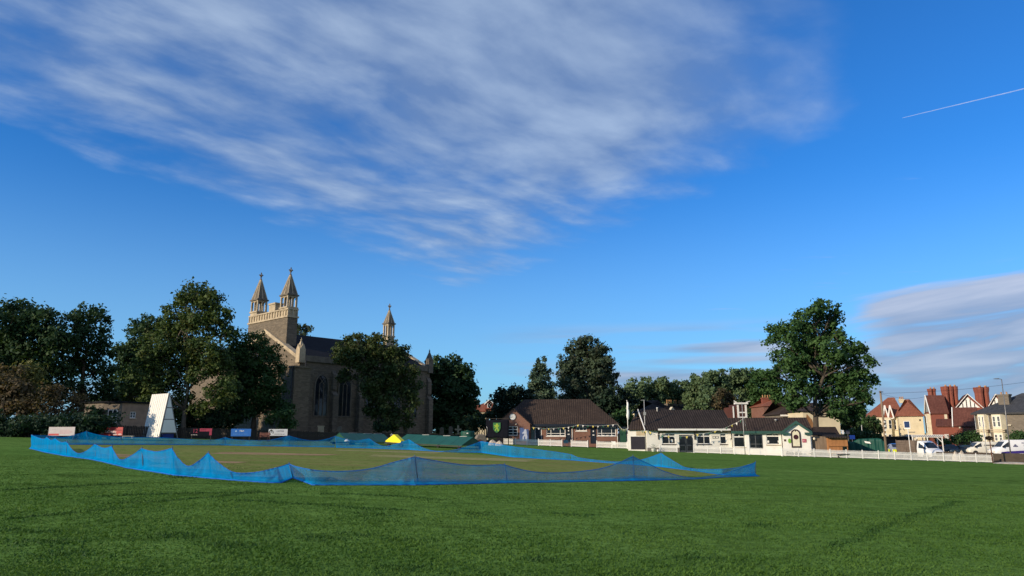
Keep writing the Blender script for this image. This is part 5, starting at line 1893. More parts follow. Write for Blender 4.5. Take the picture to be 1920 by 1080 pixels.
HF = .86
picket(945, 108, 1053.5, 106, HF, 'white picket fence in front of the clock gable, longest of three by the brick pavilion')
picket(1071, 106, 1102, 105.3, HF, 'short white picket panel between the two dark pavilion doors')
picket(1119, 105, 1176, 103.6, HF, 'white picket fence below the right-hand pavilion window')
picket(1237, 88.8, 1269, 88.6, HF * .86, 'short white picket fence below the first clubhouse window')
picket(1300.5, 88.6, 1402, 87.2, HF * .9, 'white picket fence in front of the clubhouse right of its double door')
picket(1404, 86.4, 1464, 85.3, HF * .95, 'white picket fence in front of the low wing, left of the arched gable')
picket(1466, 85.2, 1858, 84.2, HF, 'very long white picket fence running from the arched gable to the road')

# ------------------------------------------------------------------ brick pavilion
f = Fac.front(941, 1159, 113, 110.5, 815)
r = f.root('brick_pavilion', 'brick cricket pavilion with clock gable and brown hipped tile roof', 'pavilion')
q = lambda *a, off=0.0: f.r(*a, off=off)
ze = f.uz(1075, 796)[1]
wins = [q(1024.4, 800.5, 1060, 817.5), q(1079.6, 800.5, 1100, 808), q(1119.6, 800.5, 1154.8, 817)]
drs = [q(1003, 802, 1015.6, 829), q(1060.7, 802, 1071.5, 830), q(1107, 803, 1118.3, 832)]
glp = q(995, 800, 1002.3, 826)
ug = f.uz(993.6, 810)[0]
mb = MB()
holes_wall(mb, ug, f.len, -1.2, ze, wins + drs + [glp], y=0)
shell(mb, ug, f.len, -1.2, ze, 8)
mb.build('wall', M.brick, r)
zr = f.uz(1045, 748.6, 4.3)[1]
ul = f.uz(983.5, 750, 4.3)[0]; ur = f.uz(1104.7, 750, 4.3)[0]
oh = .75
mb = MB(); hip_roof(mb, 0, f.len - .55, 0, 8.6, ze - .05, zr, hipl=ul + oh, hipr=f.len - .55 + oh - ur, oh=oh, th=.12)
mb.build('roof', M.tile_brown, r)
mb = MB(); mb.box(ug + .3, f.len + .15, -oh - .06, -oh + .02, ze - .32, ze + .06); mb.box(ug + .3, f.len + .1, -oh + .022, -.003, ze - .2, ze - .055)
mb.build('fascia', M.navy, r)
for h, c in zip(wins, ((.24, .73), (.34, .68), (.24, .77))):
    window(r, h, cols=c, rows=(.28,) if h is not wins[1] else (), sill=M.white, fw=.1)
for h, fr, lt in zip(drs, (M.white, M.navy, M.navy), (False, True, True)):
    door(r, h, M.navy, fr, letter=lt)
mb = MB(); mb.box(glp[0], glp[1], .05, .1, glp[2], glp[3]); mb.build('side_light', pm('pale_green_glass', (.12, .17, .14), .3, .2), r)
mb = MB(); mb.tube([(f.uz(1071.8, 815)[0] + .1, -.1, -1), (f.uz(1071.8, 815)[0] + .1, -.1, ze)], .05, 8); mb.tube([(f.len - .1, -.1, -1), (f.len - .1, -.1, ze)], .05, 8)
mb.build('downpipe', M.white, r)
# clock gable, standing forward
GY = -1.1
gl, gr = f.uz(931, 800, GY)[0], f.uz(993.8, 800, GY)[0]
gze = f.uz(992, 794.5, GY)[1]; gza = f.uz(962.5, 766.5, GY)[1]
gw = f.r(953, 799.5, 970.6, 816.5, GY)
mb = MB()
holes_wall(mb, gl, gr, -1.2, gze, [gw], y=GY); shell(mb, gl, gr, -1.2, gze, 4, GY)
mb.face([(gl, GY, gze), (gr, GY, gze), ((gl + gr) / 2, GY, gza)])
gb = mb.build('clock_gable', M.brick, r)
mb = MB(); cross_roof(mb, gl, gr, GY, 5.5, gze, gza, oh=.3, ov=.16); mb.build('gable_roof', M.tile_brown, gb)
# the gable window: its frame sits at the gable's own depth
wv = empty('t', (0, 0, 0)); bpy.data.objects.remove(wv)
w_ = window(r, gw, cols=(.5,), rows=(.33, .66), sill=M.white, fw=.09, y=GY + .05)
w_.parent = gb
uc, zc = f.uz(961.4, 781.6, GY)
mb = MB(); mb.disc((uc, GY - .06, zc), .5, th=.055, n=32); ck = mb.build('clock', M.white, gb)
mb = MB()
for k in range(12):
    a = k * math.pi / 6
    mb.bar((uc + .38 * math.sin(a), GY - .066, zc + .38 * math.cos(a)), (uc + .45 * math.sin(a), GY - .066, zc + .45 * math.cos(a)), .03, .008)
mb.build('hour_mark', M.black, ck)
for nm, a, ln, w0 in (('hour_hand', R(261), .26, .06), ('minute_hand', R(252), .38, .045)):
    mb = MB(); mb.bar((uc - .1 * math.sin(a), GY - .075, zc - .1 * math.cos(a)), (uc + ln * math.sin(a), GY - .075, zc + ln * math.cos(a)), w0, .01); mb.build(nm, M.black, ck)
mb = MB()
for k in range(32):
    a0, a1 = k * 2 * math.pi / 32, (k + 1) * 2 * math.pi / 32
    mb.bar((uc + .5 * math.sin(a0), GY - .05, zc + .5 * math.cos(a0)), (uc + .5 * math.sin(a1), GY - .05, zc + .5 * math.cos(a1)), .05)
mb.build('clock_rim', M.black, ck)
ul_, zl_ = f.uz(968, 795.5, GY)
mb = MB(); mb.lathe((ul_, GY - .16, zl_ - .1), [(.05, 0), (.11, .06), (.11, .14), (.04, .2)], 12); mb.build('wall_lamp', M.lamp_glass, gb)
# picture panel of a batter leaning by the gable
f2 = Fac.front(974, 992, 110.6, 110.6, 813)
rp = f2.root('picture_panel', 'blue and white cut-out picture of a batsman leaning by the clock gable', 'panel')
u0, u1, z0, z1 = f2.r(974.5, 802, 991, 826)
W_, H_ = u1 - u0, z1 - z0
mb = MB(); mb.box(u0, u1, 0, .03, z0, z1 - H_ * .12); mb.box(u0, u0 + W_ * .45, .0, .03, z1 - H_ * .119, z1); mb.build('panel', pm('grey_blue_print', (.1, .16, .36), .6, .6, 3), rp)
fig = [(.3, .0), (.44, .02), (.5, .35), (.6, .3), (.68, .0), (.84, .0), (.86, .3), (.8, .5), (.78, .72), (.72, .86), (.62, .92), (.55, .84), (.42, .68), (.3, .6), (.34, .5), (.5, .58), (.5, .45), (.34, .3)]
mb = MB(); mb.ext([(u0 + W_ * x, -.008, z0 + H_ * y) for x, y in fig], (0, .007, 0)); mb.build('figure', pm('white_print', (.55, .6, .7), .6, .3, 4), rp)
# benches and chairs in front
bench(1029, 1053, 823, 108, 'dark bench below the wide left pavilion window', M.timber_dark, group='benches by the brick pavilion')
bench(1079, 1104, 821, 108, 'dark bench below the small high pavilion window', M.timber_dark, group='benches by the brick pavilion')
bench(1124, 1150, 823, 107, 'dark bench below the wide right pavilion window', M.timber_dark, group='benches by the brick pavilion')


def chair(px, Y, m, label, rz=0.0, w=.55):
    P = at(px, 830, Y)
    r = empty('chair', (P.x, P.y, g(P.x)), rz, label, 'chair')
    mb = MB(); mb.box(-w / 2, w / 2, -.25, .25, .42, .46); mb.build('seat', m, r)
    mb = MB(); mb.ext([(-w / 2, .25, .5), (w / 2, .25, .5), (w / 2 - .03, .36, .95), (-w / 2 + .03, .36, .95)], (0, .03, 0)); mb.build('backrest', m, r)
    for sx in (-1, 1):
        for y0 in (-.22, .24):
            mb = MB(); mb.bar((sx * (w / 2 - .02), y0 * 1.15, -.02), (sx * (w / 2 - .03), y0, .418), .045); mb.build('leg', m, r)
        mb = MB(); mb.bar((sx * w / 2, -.25, .64), (sx * w / 2, .3, .66), .04); mb.build('armrest', m, r)
    return r


chair(1062.5, 106, pm('teal_chair_paint', (.02, .1, .15), .5, .2), 'dark blue-green chair before the middle pavilion door', .4, .8)
chair(1150, 105.5, M.white, 'white garden chair behind the right picket fence', -.3, .6)
# green side gate
f3 = Fac.front(1160, 1177, 110.3, 110, 815)
r3 = f3.root('side_gate', 'dark green wooden gate in a black frame right of the brick pavilion', 'gate')
h = f3.r(1162.5, 804, 1174.3, 836)
mb = MB(); mb.box(h[0], h[1], 0, .05, -.3, h[3])
for i in range(1, 6): mb.box(h[0] + (h[1] - h[0]) * i / 6 - .01, h[0] + (h[1] - h[0]) * i / 6 + .01, -.012, -.001, -.3, h[3])
mb.build('gate_leaf', M.green, r3)
mb = MB(); mb.box(h[0] - .14, h[0] - .003, -.03, .12, -.4, h[3] + .3); mb.box(h[1] + .003, h[1] + .14, -.03, .12, -.4, h[3] + .3); mb.box(h[0] - .003, h[1] + .003, -.028, .12, h[3] + .003, h[3] + .3)
mb.build('gate_frame', M.navy, r3)
# ------------------------------------------------------------------ white clubhouse
f = Fac.front(1213, 1374, 90.5, 90.5, 825)
r = f.root('clubhouse', 'long white clubhouse with dark brown ribbed roof and two awnings', 'clubhouse')
q = lambda *a: f.r(*a)
ze = f.uz(1290, 806)[1]
W1, W2, W3 = q(1241.6, 813, 1266.5, 832.5), q(1307, 813, 1332, 832.5), q(1350.5, 813, 1362, 832.5)
D1 = q(1273.7, 815.6, 1300, 848)
mb = MB()
holes_wall(mb, 0, f.len, -1.2, ze, [W1, W2, W3, D1], rev=.14)
shell(mb, 0, f.len, -1.2, ze, 8)
mb.build('wall', M.roughcast, r)
mb = MB()
for ua, ub in ((0, D1[0] - .02), (D1[1] + .02, f.len)): mb.box(ua, ub, -.04, -.003, -1.2, .42)
mb.build('plinth', pm('grey_plinth', (.2, .18, .16), .85, .3, 2), r)
RD = 4.0
zr = f.uz(1287, 770.3, RD)[1]
mb = MB()
mb.ext([(-.25, -.45, ze - .1), (f.len + .2, -.45, ze - .1), (f.len + .2, RD, zr), (-.25, RD, zr)], (0, 0, .13))
mb.ext([(-.25, RD + .003, zr), (f.len + .2, RD + .003, zr), (f.len + .2, 8.5, ze - .1), (-.25, 8.5, ze - .1)], (0, 0, .13))
mb.ext([(0, .003, ze + .002), (0, RD, zr - .1), (0, 8.0, ze + .002)], (.2, 0, 0), 0)
mb.ext([(f.len - .2, .003, ze + .002), (f.len - .2, RD, zr - .1), (f.len - .2, 8.0, ze + .002)], (.2, 0, 0), 0)
mb.build('roof', M.tile_grey, r)
mb = MB(); mb.ext([(-.34, -.5, ze - .14), (-.255, -.5, ze - .14), (-.255, RD, zr + .02), (-.34, RD, zr + .02)], (0, 0, .22)); mb.build('bargeboard', M.white, r)
for h, rr in ((W1, .78), (W2, .78), (W3, .78)):
    w_ = window(r, h, rows=(rr,), cols=(.52,) if h is not W3 else (), sill=pm('brown_sill', (.07, .05, .045), .7), fw=.085)
    # white transom panel
    mb = MB(); zz = h[2] + (h[3] - h[2]) * rr
    mb.box(h[0] + .09, h[1] - .09, .045, .058, zz - .1, zz + .02); mb.build('transom', M.white, w_)
mb = MB()
u0, u1, z0, z1 = D1
um = (u0 + u1) / 2
for a, b_ in ((u0 + .02, um - .03), (um + .03, u1 - .02)):
    mb.box(a, a + .1, .05, .1, z0, z1); mb.box(b_ - .1, b_, .05, .1, z0, z1)
    mb.box(a + .1, b_ - .1, .05, .1, z1 - .12, z1); mb.box(a + .1, b_ - .1, .05, .1, z0, z0 + .2); mb.box(a + .1, b_ - .1, .05, .1, z0 + .8, z0 + .9)
dr = mb.build('double_door', pm('dark_grey_door_paint', (.05, .06, .07), .5, .2), r)
mb = MB(); mb.box(u0 + .1, um - .1, .07, .08, z0 + .21, z1 - .13); mb.box(um + .1, u1 - .1, .07, .08, z0 + .21, z1 - .13); mb.build('door_pane', M.glass, dr)
# white paper in the first window
P_ = q(1258, 824, 1262, 829)
mb = MB(); mb.box(P_[0], P_[1], .028, .034, P_[2], P_[3]); mb.build('notice', M.white, r)
# awning boxes on brackets, canvas valance below
for (xa, xb), bks in (((1232.5, 1302.5), (1234.2, 1302)), ((1303.5, 1373.5), (1303.2, 1371.5))):
    a0, a1, z0, z1 = q(xa, 804.6, xb, 807.2)
    mb = MB(); mb.box(a0, a1, -.75, -.5, z0, z1 + .05); ab = mb.build('awning_box', M.white, r)
    mb = MB(); mb.ext([(a0 + .05, -.498, z0 + .1), (a0 + .05, -.03, z0 - .12), (a0 + .05, -.03, z0 - .3), (a0 + .05, -.498, z0 - .05)], (a1 - a0 - .1, 0, 0))
    mb.build('awning_cloth', pm('faded_green_cloth', (.12, .12, .08), .8, .4, 1.5), ab)
    for bxx in bks:
        mb = MB()
        ub = f.uz(bxx, 815)[0]
        mb.box(ub - .05, ub + .05, -.1, -.003, f.uz(bxx, 824)[1], z1); mb.bar((ub, -.05, f.uz(bxx, 822)[1]), (ub, -.62, z0), .06)
        mb.build('awning_bracket', M.dark_metal, ab)
S_ = q(1336, 817.8, 1347, 822)
mb = MB(); mb.box(S_[0], S_[1], -.03, -.003, S_[2], S_[3]); sg = mb.build('sign_plate', M.black, r)
mb = MB(); mb.box(S_[0] + .05, S_[1] - .05, -.036, -.031, S_[2] + .05, S_[3] - .05); mb.build('sign_face', M.white, sg)
mb = MB(); uc = (S_[0] + S_[1]) / 2; mb.box(uc - .05, uc + .05, -.042, -.037, S_[2] + .07, S_[3] - .07); mb.build('sign_mark', M.black, sg)
mb = MB(); ud = f.uz(1373, 825)[0]; mb.tube([(ud, -.07, -1), (ud, -.07, ze - .05)], .05, 8); mb.build('downpipe', M.black, r)
uv, zv = f.uz(1232.4, 770, RD - .3)
mb = MB(); mb.lathe((uv, RD - .3, zv - .25), [(.09, 0), (.09, .55), (.13, .57), (.12, .66)], 10); mb.build('vent_pipe', M.white, r)
# aerial pole on the left verge
Pp = at(1209.3, 800, 91)
ra = empty('aerial_pole', (Pp.x, Pp.y, g(Pp.x)), 0, 'thin grey aerial pole with crossbar at the clubhouse roof edge', 'pole')
zt = at(1209.3, 750, 91).z - g(Pp.x)
mb = MB(); mb.tube([(0, 0, -.2), (0, 0, zt)], .05, 8); mb.build('mast', M.pale_metal, ra)
mb = MB(); mb.box(-.42, .1, -.03, .03, zt - .05, zt + .01); mb.build('crossbar', M.pale_metal, ra)
mb = MB(); mb.box(-.12, .16, -.12, .12, zt - 1.9, zt - 1.5); mb.build('junction_box', M.pale_metal, ra)

# roller-door store between the two
f4 = Fac.front(1177.5, 1212.6, 91.5, 91, 825)
r4 = f4.root('roller_door_store', 'small white store with a dark roller door and brown tile roof', 'store')
h = f4.r(1182.8, 818.5, 1212.2, 843)
z1 = f4.uz(1195, 807)[1]
mb = MB(); holes_wall(mb, 0, f4.len, -1, z1, [h], rev=.12); shell(mb, 0, f4.len, -1, z1, 4); mb.build('wall', M.roughcast, r4)
mb = MB()
n = 16
for i in range(n):
    a, b_ = h[2] + (h[3] - h[2]) * i / n, h[2] + (h[3] - h[2]) * (i + 1) / n
    mb.box(h[0] + .02, h[1] - .02, .05, .08, a, b_ - .015)
mb.box(h[0] + .025, h[1] - .025, .07, .1, h[2], h[3])
mb.build('roller_door', pm('dark_plum_shutter', (.028, .024, .032), .5, .2), r4)
st = f4.r(1193, 809, 1210.5, 817)
mb = MB(); mb.box(st[0], st[1], -.02, -.003, st[2], st[3]); mb.build('exposed_stone', M.ashlar, r4)
ra0, rb0 = f4.uz(1182, 783.5, 3.2), f4.uz(1209.5, 783.5, 3.2)
mb = MB(); mb.ext([(0, -.25, z1), (f4.len - .35, -.25, z1), (f4.len - .35, 3.2, ra0[1]), (.6, 3.2, ra0[1])], (0, 0, .12))
mb.ext([(0.6, 3.203, ra0[1]), (f4.len - .35, 3.203, ra0[1]), (f4.len - .35, 6, z1), (.6, 6, z1)], (0, 0, .12))
mb.build('roof', M.tile_brown, r4)
Pq = gp(1179.5, 842)
rq = empty('gate_post', Pq, 0, 'white square post with a dark cap right of the green gate', 'post')
hq = at(1179.5, 809, Pq.y).z - Pq.z
mb = MB(); mb.box(-.17, .17, -.17, .17, -.2, hq - .3); mb.build('shaft', M.roughcast, rq)
mb = MB(); mb.box(-.2, .2, -.2, .2, hq - .298, hq); mb.build('cap', M.black, rq)
# flagpole with furled flag
Pf = at(1178.8, 830, 93)
rf = empty('flagpole', (Pf.x, Pf.y, g(Pf.x)), 0, 'white flagpole with a limp furled flag at its top', 'flagpole')
zt = at(1177.2, 752, 93).z - g(Pf.x)
mb = MB(); mb.tube([(0, 0, -.2), (-.03, 0, zt * .5), (-.06, 0, zt)], [.06, .05, .035], 8); mb.lathe((-.06, 0, zt), [(.03, 0), (.07, .05), (.05, .1), (.01, .13)], 8); mb.build('pole', M.white, rf)
mb = MB()
z0f = at(1178, 786, 93).z - g(Pf.x)
mb.tube([(.02 + .03 * math.sin(i * 1.7), -.03, zt - .1 - (zt - z0f) * i / 8) for i in range(9)], [.05, .12, .15, .13, .17, .18, .2, .17, .06], 7)
mb.build('flag', M.white, rf)

# low wing with arched gable
f = Fac.front(1374.5, 1520, 89.5, 87.5, 825)
r = f.root('clubhouse_wing', 'low white clubhouse wing with a green-edged gable and arched panel', 'clubhouse')
ze = f.uz(1420, 809)[1]
ug0, ug1 = f.uz(1466.5, 820)[0], f.len
B1, B2, B3 = q_ = [f.r(1375.5, 813, 1397, 838.5), f.r(1405.8, 814.5, 1430.5, 842), f.r(1437, 813, 1461.5, 833.5)]
PN = f.r(1398.3, 812.5, 1404.7, 841)
mb = MB(); holes_wall(mb, 0, ug0, -1.3, ze, [B1, B2, B3], rev=.12); shell(mb, 0, f.len - .1, -1.3, ze, 7, y=.0 + .003); mb.build('wall', M.roughcast, r)
for h, cc, rr in ((B1, (.5,), (.78,)), (B3, (.5,), (.8,))):
    w_ = window(r, h, cols=(), rows=rr, sill=M.ashlar, fw=.085)
    zz = h[2] + (h[3] - h[2]) * rr[0]
    mb = MB(); mb.box(h[0] + .09, h[1] - .09, .045, .058, zz - .1, zz + .02)
    um = (h[0] + h[1]) / 2; mb.box(um - .06, um + .06, .044, .057, zz + .022, h[3] - .09); mb.build('transom', M.white, w_)
for px_ in (1440.5, 1460):
    a_ = f.r(px_ - 1.5, 826, px_ + 1.5, 830)
    mb = MB(); mb.box(a_[0], min(a_[1], B3[1] - .1), .028, .034, a_[2], a_[3]); mb.build('notice', M.white, r)
window(r, B2, frame=M.grey_metal, cols=(.45,), rows=(.34,), fw=.07, name='patio_door')
mb = MB(); mb.box(PN[0], PN[1], -.06, -.003, PN[2], PN[3]); mb.build('white_panel', M.white, r)
RD = 3.2
zr = f.uz(1440, 784.8, RD)[1]
urr = f.uz(1512, 785, RD)[0]
mb = MB()
mb.ext([(-.2, -.35, ze - .05), (f.len + .3, -.35, ze - .05), (urr, RD, zr), (-.2, RD, zr)], (0, 0, .12))
mb.ext([(-.2, RD + .003, zr), (urr, RD + .003, zr), (f.len + .3, 6.6, ze - .05), (-.2, 6.6, ze - .05)], (0, 0, .12))
mb.face([(f.len + .3, -.35, ze - .05), (f.len + .3, 6.6, ze - .05), (urr, RD, zr + .05)])
mb.build('roof', M.tile_brown, r)
mb = MB(); mb.box(-.2, ug0 + .1, -.42, -.353, ze - .26, ze + .05); mb.build('fascia', M.green_trim, r)
uv, zv = f.uz(1455, 789.5, 2.0)
mb = MB(); mb.lathe((uv, 2.2, zv - .2), [(.12, 0), (.12, .3), (.2, .32), (.15, .42)], 10); mb.build('roof_vent', M.pale_metal, r)
# gable
GY = -.9
a0, a1 = f.uz(1468.3, 820, GY)[0], f.uz(1519.5, 820, GY)[0]
gze = f.uz(1490, 809.5, GY)[1]; zap = f.uz(1492, 792.5, GY)[1]
am = (a0 + a1) / 2
mb = MB()
mb.box(a0, a1, GY, 1.5, -1.3, gze)
mb.ext([(a0, GY, gze + .001), (a1, GY, gze + .001), (am, GY, zap)], (0, 2.2, 0))
gb = mb.build('arched_gable', M.roughcast, r)
mb = MB(); cross_roof(mb, a0, a1, GY, 3.0, gze, zap + .05, oh=.12, ov=.3, th=.1); mb.build('gable_roof', M.tile_brown, gb)
mb = MB()
k = (zap - gze) / (am - a0)
for s_ in (-1, 1):
    e_ = a0 - .2 if s_ < 0 else a1 + .2
    ez_ = gze - .2 * k
    mb.ext([(e_, GY - .36, ez_ - .16), (am, GY - .36, zap - .1), (am, GY - .36, zap + .24), (e_, GY - .36, ez_ + .16)], (0, .055, 0))
    ee = (a0 - .2, a0 + .62) if s_ < 0 else (a1 - .62, a1 + .2)
    mb.box(ee[0], ee[1], GY - .362, GY - .003, gze - .34, gze - .08)
mb.build('bargeboard', M.green_trim, gb)
# arched panel
ou = f.r(1483.2, 804.8, 1501.6, 839.3, GY)
cx = (ou[0] + ou[1]) / 2; rw = (ou[1] - ou[0]) / 2


def arch(w, z0, z1, n=10):
    zs_ = z1 - w
    return [(cx - w, z0), (cx + w, z0)] + [(cx + w * math.cos(i * math.pi / n), zs_ + w * math.sin(i * math.pi / n)) for i in range(n + 1)]


mb = MB(); mb.ext([(u, GY - .07, z) for u, z in arch(rw, ou[2], ou[3])], (0, .067, 0)); pa = mb.build('arch_frame', pm('plum_brown_paint', (.035, .02, .022), .5), gb)
mb = MB(); mb.ext([(u, GY - .085, z) for u, z in arch(rw - .17, ou[2] + .17, ou[3] - .17)], (0, .014, 0)); mb.build('arch_panel', pm('cream_panel', (.68, .63, .46), .7, .12, 2), pa)
uc, zc = f.uz(1492.4, 819.5, GY)
mb = MB(); mb.disc((cx, GY - .1, zc), .29, th=.014, n=20); mb.build('round_plaque', pm('maroon_plaque', (.05, .012, .018), .5, .5, 6), pa)
mb = MB(); mb.disc((cx, GY - .1, f.uz(1492, 808.5, GY)[1]), .06, th=.014, n=10); mb.build('stud', M.dark_metal, pa)
for nm, rect, m_, oval in (('brown_plaque', (1469.9, 823.7, 1473.8, 827.5), pm('brown_plaque', (.09, .04, .03), .5), False), ('oval_sign', (1478, 822.3, 1483, 831.2), pm('lime_green_sign', (.2, .4, .06), .5, .3, 4), True), ('square_sign', (1504.3, 823, 1512, 829.6), pm('crimson_sign', (.42, .03, .06), .5, .35, 4), False)):
    b4 = f.r(*rect, GY)
    mb = MB()
    if oval: mb.disc(((b4[0] + b4[1]) / 2, GY - .04, (b4[2] + b4[3]) / 2), (b4[3] - b4[2]) / 2, th=.036, n=20, rx=.62)
    else: mb.box(b4[0], b4[1], GY - .04, GY - .003, b4[2], b4[3])
    sg = mb.build(nm, m_, gb)
    if nm == 'square_sign':
        mb = MB(); w0 = b4[1] - b4[0]; h0 = b4[3] - b4[2]
        for x, zq, a, b_ in ((.25, .5, .12, .28), (.6, .65, .22, .1), (.65, .3, .18, .1)): mb.box(b4[0] + w0 * (x - a), b4[0] + w0 * (x + a), GY - .046, GY - .041, b4[2] + h0 * (zq - b_), b4[2] + h0 * (zq + b_))
        mb.build('sign_mark', pm('pink_white_print', (.6, .3, .35), .6), sg)
ul_, zl_ = f.uz(1475.2, 812.5, GY)
mb = MB(); mb.box(ul_ - .14, ul_ + .14, GY - .22, GY - .003, zl_ - .06, zl_ + .05); mb.build('flood_lamp', M.black, gb)
mb = MB(); ud = f.uz(1467.2, 825, -.05)[0]; mb.tube([(ud - .06, -.06, -1), (ud - .06, -.06, ze)], .05, 8); mb.build('downpipe', M.black, r)
mb = MB(); ud = a1 + .1; mb.tube([(ud, GY + .2, -1), (ud, GY + .2, gze - .1)], .05, 8); mb.build('downpipe', M.white, r)
# white mast in front of the wing
Pm = at(1396.5, 842, 87.3)
rm = empty('slim_mast', (Pm.x, Pm.y, g(Pm.x)), 0, 'slim white mast carrying the bunting in front of the wing', 'pole')
zt = at(1395.5, 755, 87.3).z - g(Pm.x)
mb = MB(); mb.tube([(0, 0, -.2), (0, 0, zt)], [.05, .035], 8); mb.lathe((0, 0, zt), [(.035, 0), (.06, .04), (.02, .1)], 8)
tag(mb.build('mast', M.pale_metal, rm))
# planter troughs and other small things by the walls
for px_, lb in ((1480, 'dark planter trough left of the arched panel'), (1496, 'dark planter trough below the arched panel')):
    Pz = at(px_, 840, 86.2)
    rt_ = empty('planter', (Pz.x, Pz.y, g(Pz.x)), 0, lb, 'planter')
    mb = MB(); mb.ext([(-.32, -.2, -.02), (.32, -.2, -.02), (.4, -.2, .42), (-.4, -.2, .42)], (0, .4, 0)); mb.build('trough', M.black, rt_)
    mb = MB(); mb.box(-.36, .36, -.17, .17, .35, .4); mb.build('soil', M.timber_dark, rt_)
    C = RNG.uniform([-.4, -.15, .42], [.4, .15, .66], (60, 3)); leaf_mesh('plants', C, RNG.normal(size=(60, 3)), np.full(60, .06), L.shrub, rt_)
Pz = at(1227.5, 845, 88)
rt_ = empty('garden_planter', (Pz.x, Pz.y, g(Pz.x)), 0, 'pale tub with sparse plants against the white clubhouse wall', 'planter')
mb = MB(); mb.lathe((-.15, 0, 0), [(.2, 0), (.26, .35), (.28, .38)], 14); mb.lathe((.4, .05, 0), [(.12, 0), (.17, .26)], 12); mb.build('tub', M.fence_white, rt_)
C = RNG.normal(size=(90, 3)) * [.22, .12, .16] + [-.05, 0, .55]; leaf_mesh('plants', C, RNG.normal(size=(90, 3)), np.full(90, .05), L.dark, rt_)


def picnic(px_, Y, label):
    P = at(px_, 842, Y)
    r_ = empty('picnic_table', (P.x, P.y, g(P.x)), .1, label, 'table')
    mb = MB()
    for i in range(5): mb.box(-.75, .75, -.35 + i * .14, -.23 + i * .14, .70, .74)
    mb.build('tabletop', M.timber_dark, r_)
    for y in (-.78, .58):
        mb = MB(); mb.box(-.75, .75, y, y + .22, .42, .46); mb.build('seat', M.timber_dark, r_)
    for x in (-.55, .55):
        mb = MB(); mb.bar((x, -.7, 0), (x, -.18, .69), .07); mb.bar((x, .7, 0), (x, .18, .69), .07); mb.box(x - .03, x + .03, -.72, .74, .35, .41); mb.build('leg', M.timber_dark, r_)


picnic(1533, 86, 'dark picnic table in front of the grey timber fence')
picnic(1574, 85.5, 'dark picnic table in front of the orange bar shed')

# bunting
FL = [pm('bunting_yellow', (.75, .6, .12), .7, .1), pm('bunting_white', (.75, .73, .66), .7, .1), pm('bunting_green', (.02, .12, .06), .7, .1)]


def bunting(pts, label, step=.75, size=.3):
    """pts: (px, py, Y) along the string"""
    W = [at(*p) for p in pts]
    # sagging between the given supports
    line = []
    for a, b_ in zip(W, W[1:]):
        d_ = (b_ - a).length
        for i in range(12):
            f_ = i / 12
            line.append(a.lerp(b_, f_) - Vector((0, 0, d_ * .035 * math.sin(f_ * math.pi))))
    line.append(W[-1])
    o0 = line[0]
    r_ = empty('bunting', o0, 0, label, 'bunting', 'strings of bunting')
    mb = MB(); mb.tube([p - o0 for p in line], .012, 5); mb.build('cord', FL[1], r_)
    acc = 0; k = 0; nxt = .3
    for a, b_ in zip(line, line[1:]):
        seg = (b_ - a).length
        while nxt <= acc + seg:
            p = a.lerp(b_, (nxt - acc) / seg) - o0
            d_ = (b_ - a).normalized() * size * .5
            mb = MB()
            tip = p + Vector((random.uniform(-.06, .06), random.uniform(-.08, .08), -size * 1.05))
            mb.ext([p - d_, p + d_, tip], (0, .006, 0))
            mb.build('flag', FL[k % 3], r_)
            k += 1; nxt += step
        acc += seg
    return r_


bunting([(997, 801, 109), (1063, 801, 109), (1084, 796.5, 108.6), (1158, 795, 108)], 'bunting along the brick pavilion eaves')
bunting([(1158, 795, 108), (1178.5, 801.5, 94), (1215, 808, 89.5)], 'bunting from the brick pavilion across the flagpole to the clubhouse')
bunting([(1215, 808, 89.5), (1243, 816, 89), (1303, 816.5, 89)], 'bunting across the first clubhouse window and double door')
bunting([(1303, 814, 89), (1345, 807, 89), (1373, 796, 89), (1396, 783, 87.3)], 'bunting rising from the right awning to the slim mast')
bunting([(1396, 783, 87.3), (1399.5, 806, 88.6)], 'short bunting tail hanging beside the slim mast', .6)

# timber fence, bar shed, lean-to behind
f = Fac.front(1521, 1553, 87.2, 86.8, 830)
r = f.root('timber_fence', 'grey weathered board fence between the arched gable and the bar shed', 'fence')
u0, u1, z0, z1 = f.r(1521, 818.5, 1553, 846)
mb = MB()
n = 16
for i in range(n):
    a, b_ = f.len * i / n, f.len * (i + 1) / n
    mb.box(a + .008, b_ - .008, 0, .03, -.3, z1 + random.uniform(-.03, .03))
mb.build('boards', M.timber, r)
mb = MB(); mb.box(0, f.len, .032, .1, z1 * .3, z1 * .3 + .1); mb.box(0, f.len, .032, .1, z1 * .8, z1 * .8 + .1); mb.build('rail', M.timber, r)
ug, zg = f.uz(1526, 822.7)
mb = MB(); mb.lathe((ug, -.16, zg - .17), [(.03, 0), (.12, .05), (.17, .17), (.12, .29), (.03, .34)], 14); mb.build('globe_lamp', M.lamp_glass, r)
f = Fac.front(1552.5, 1589, 86.4, 86.2, 830)
r = f.root('bar_shed', 'orange timber bar shed with flat overhanging roof and serving hatch', 'shed')
z1 = f.uz(1570, 821.5)[1]; zm = f.uz(1570, 836.5)[1]
uw = f.uz(1580, 840)[0]
mb = MB()
for i in range(12):
    a, b_ = uw * i / 12, uw * (i + 1) / 12
    mb.box(a + .006, b_ - .006, 0, .03, -.3, zm - .003)
mb.box(0, uw, .032, 2.6, -.3, z1)
mb.build('wall', M.timber_orange, r)
mb = MB()
n = 14
for i in range(n):
    a, b_ = f.len * i / n, f.len * (i + 1) / n
    mb.box(a + .005, b_ - .005, -.06, -.035, zm, z1 - .02)
mb.box(0, f.len, -.11, -.062, zm - .02, zm + .09); mb.box(0, f.len, -.1, -.062, z1 - .12, z1 - .03)
mb.build('hatch_panel', M.timber_orange, r)
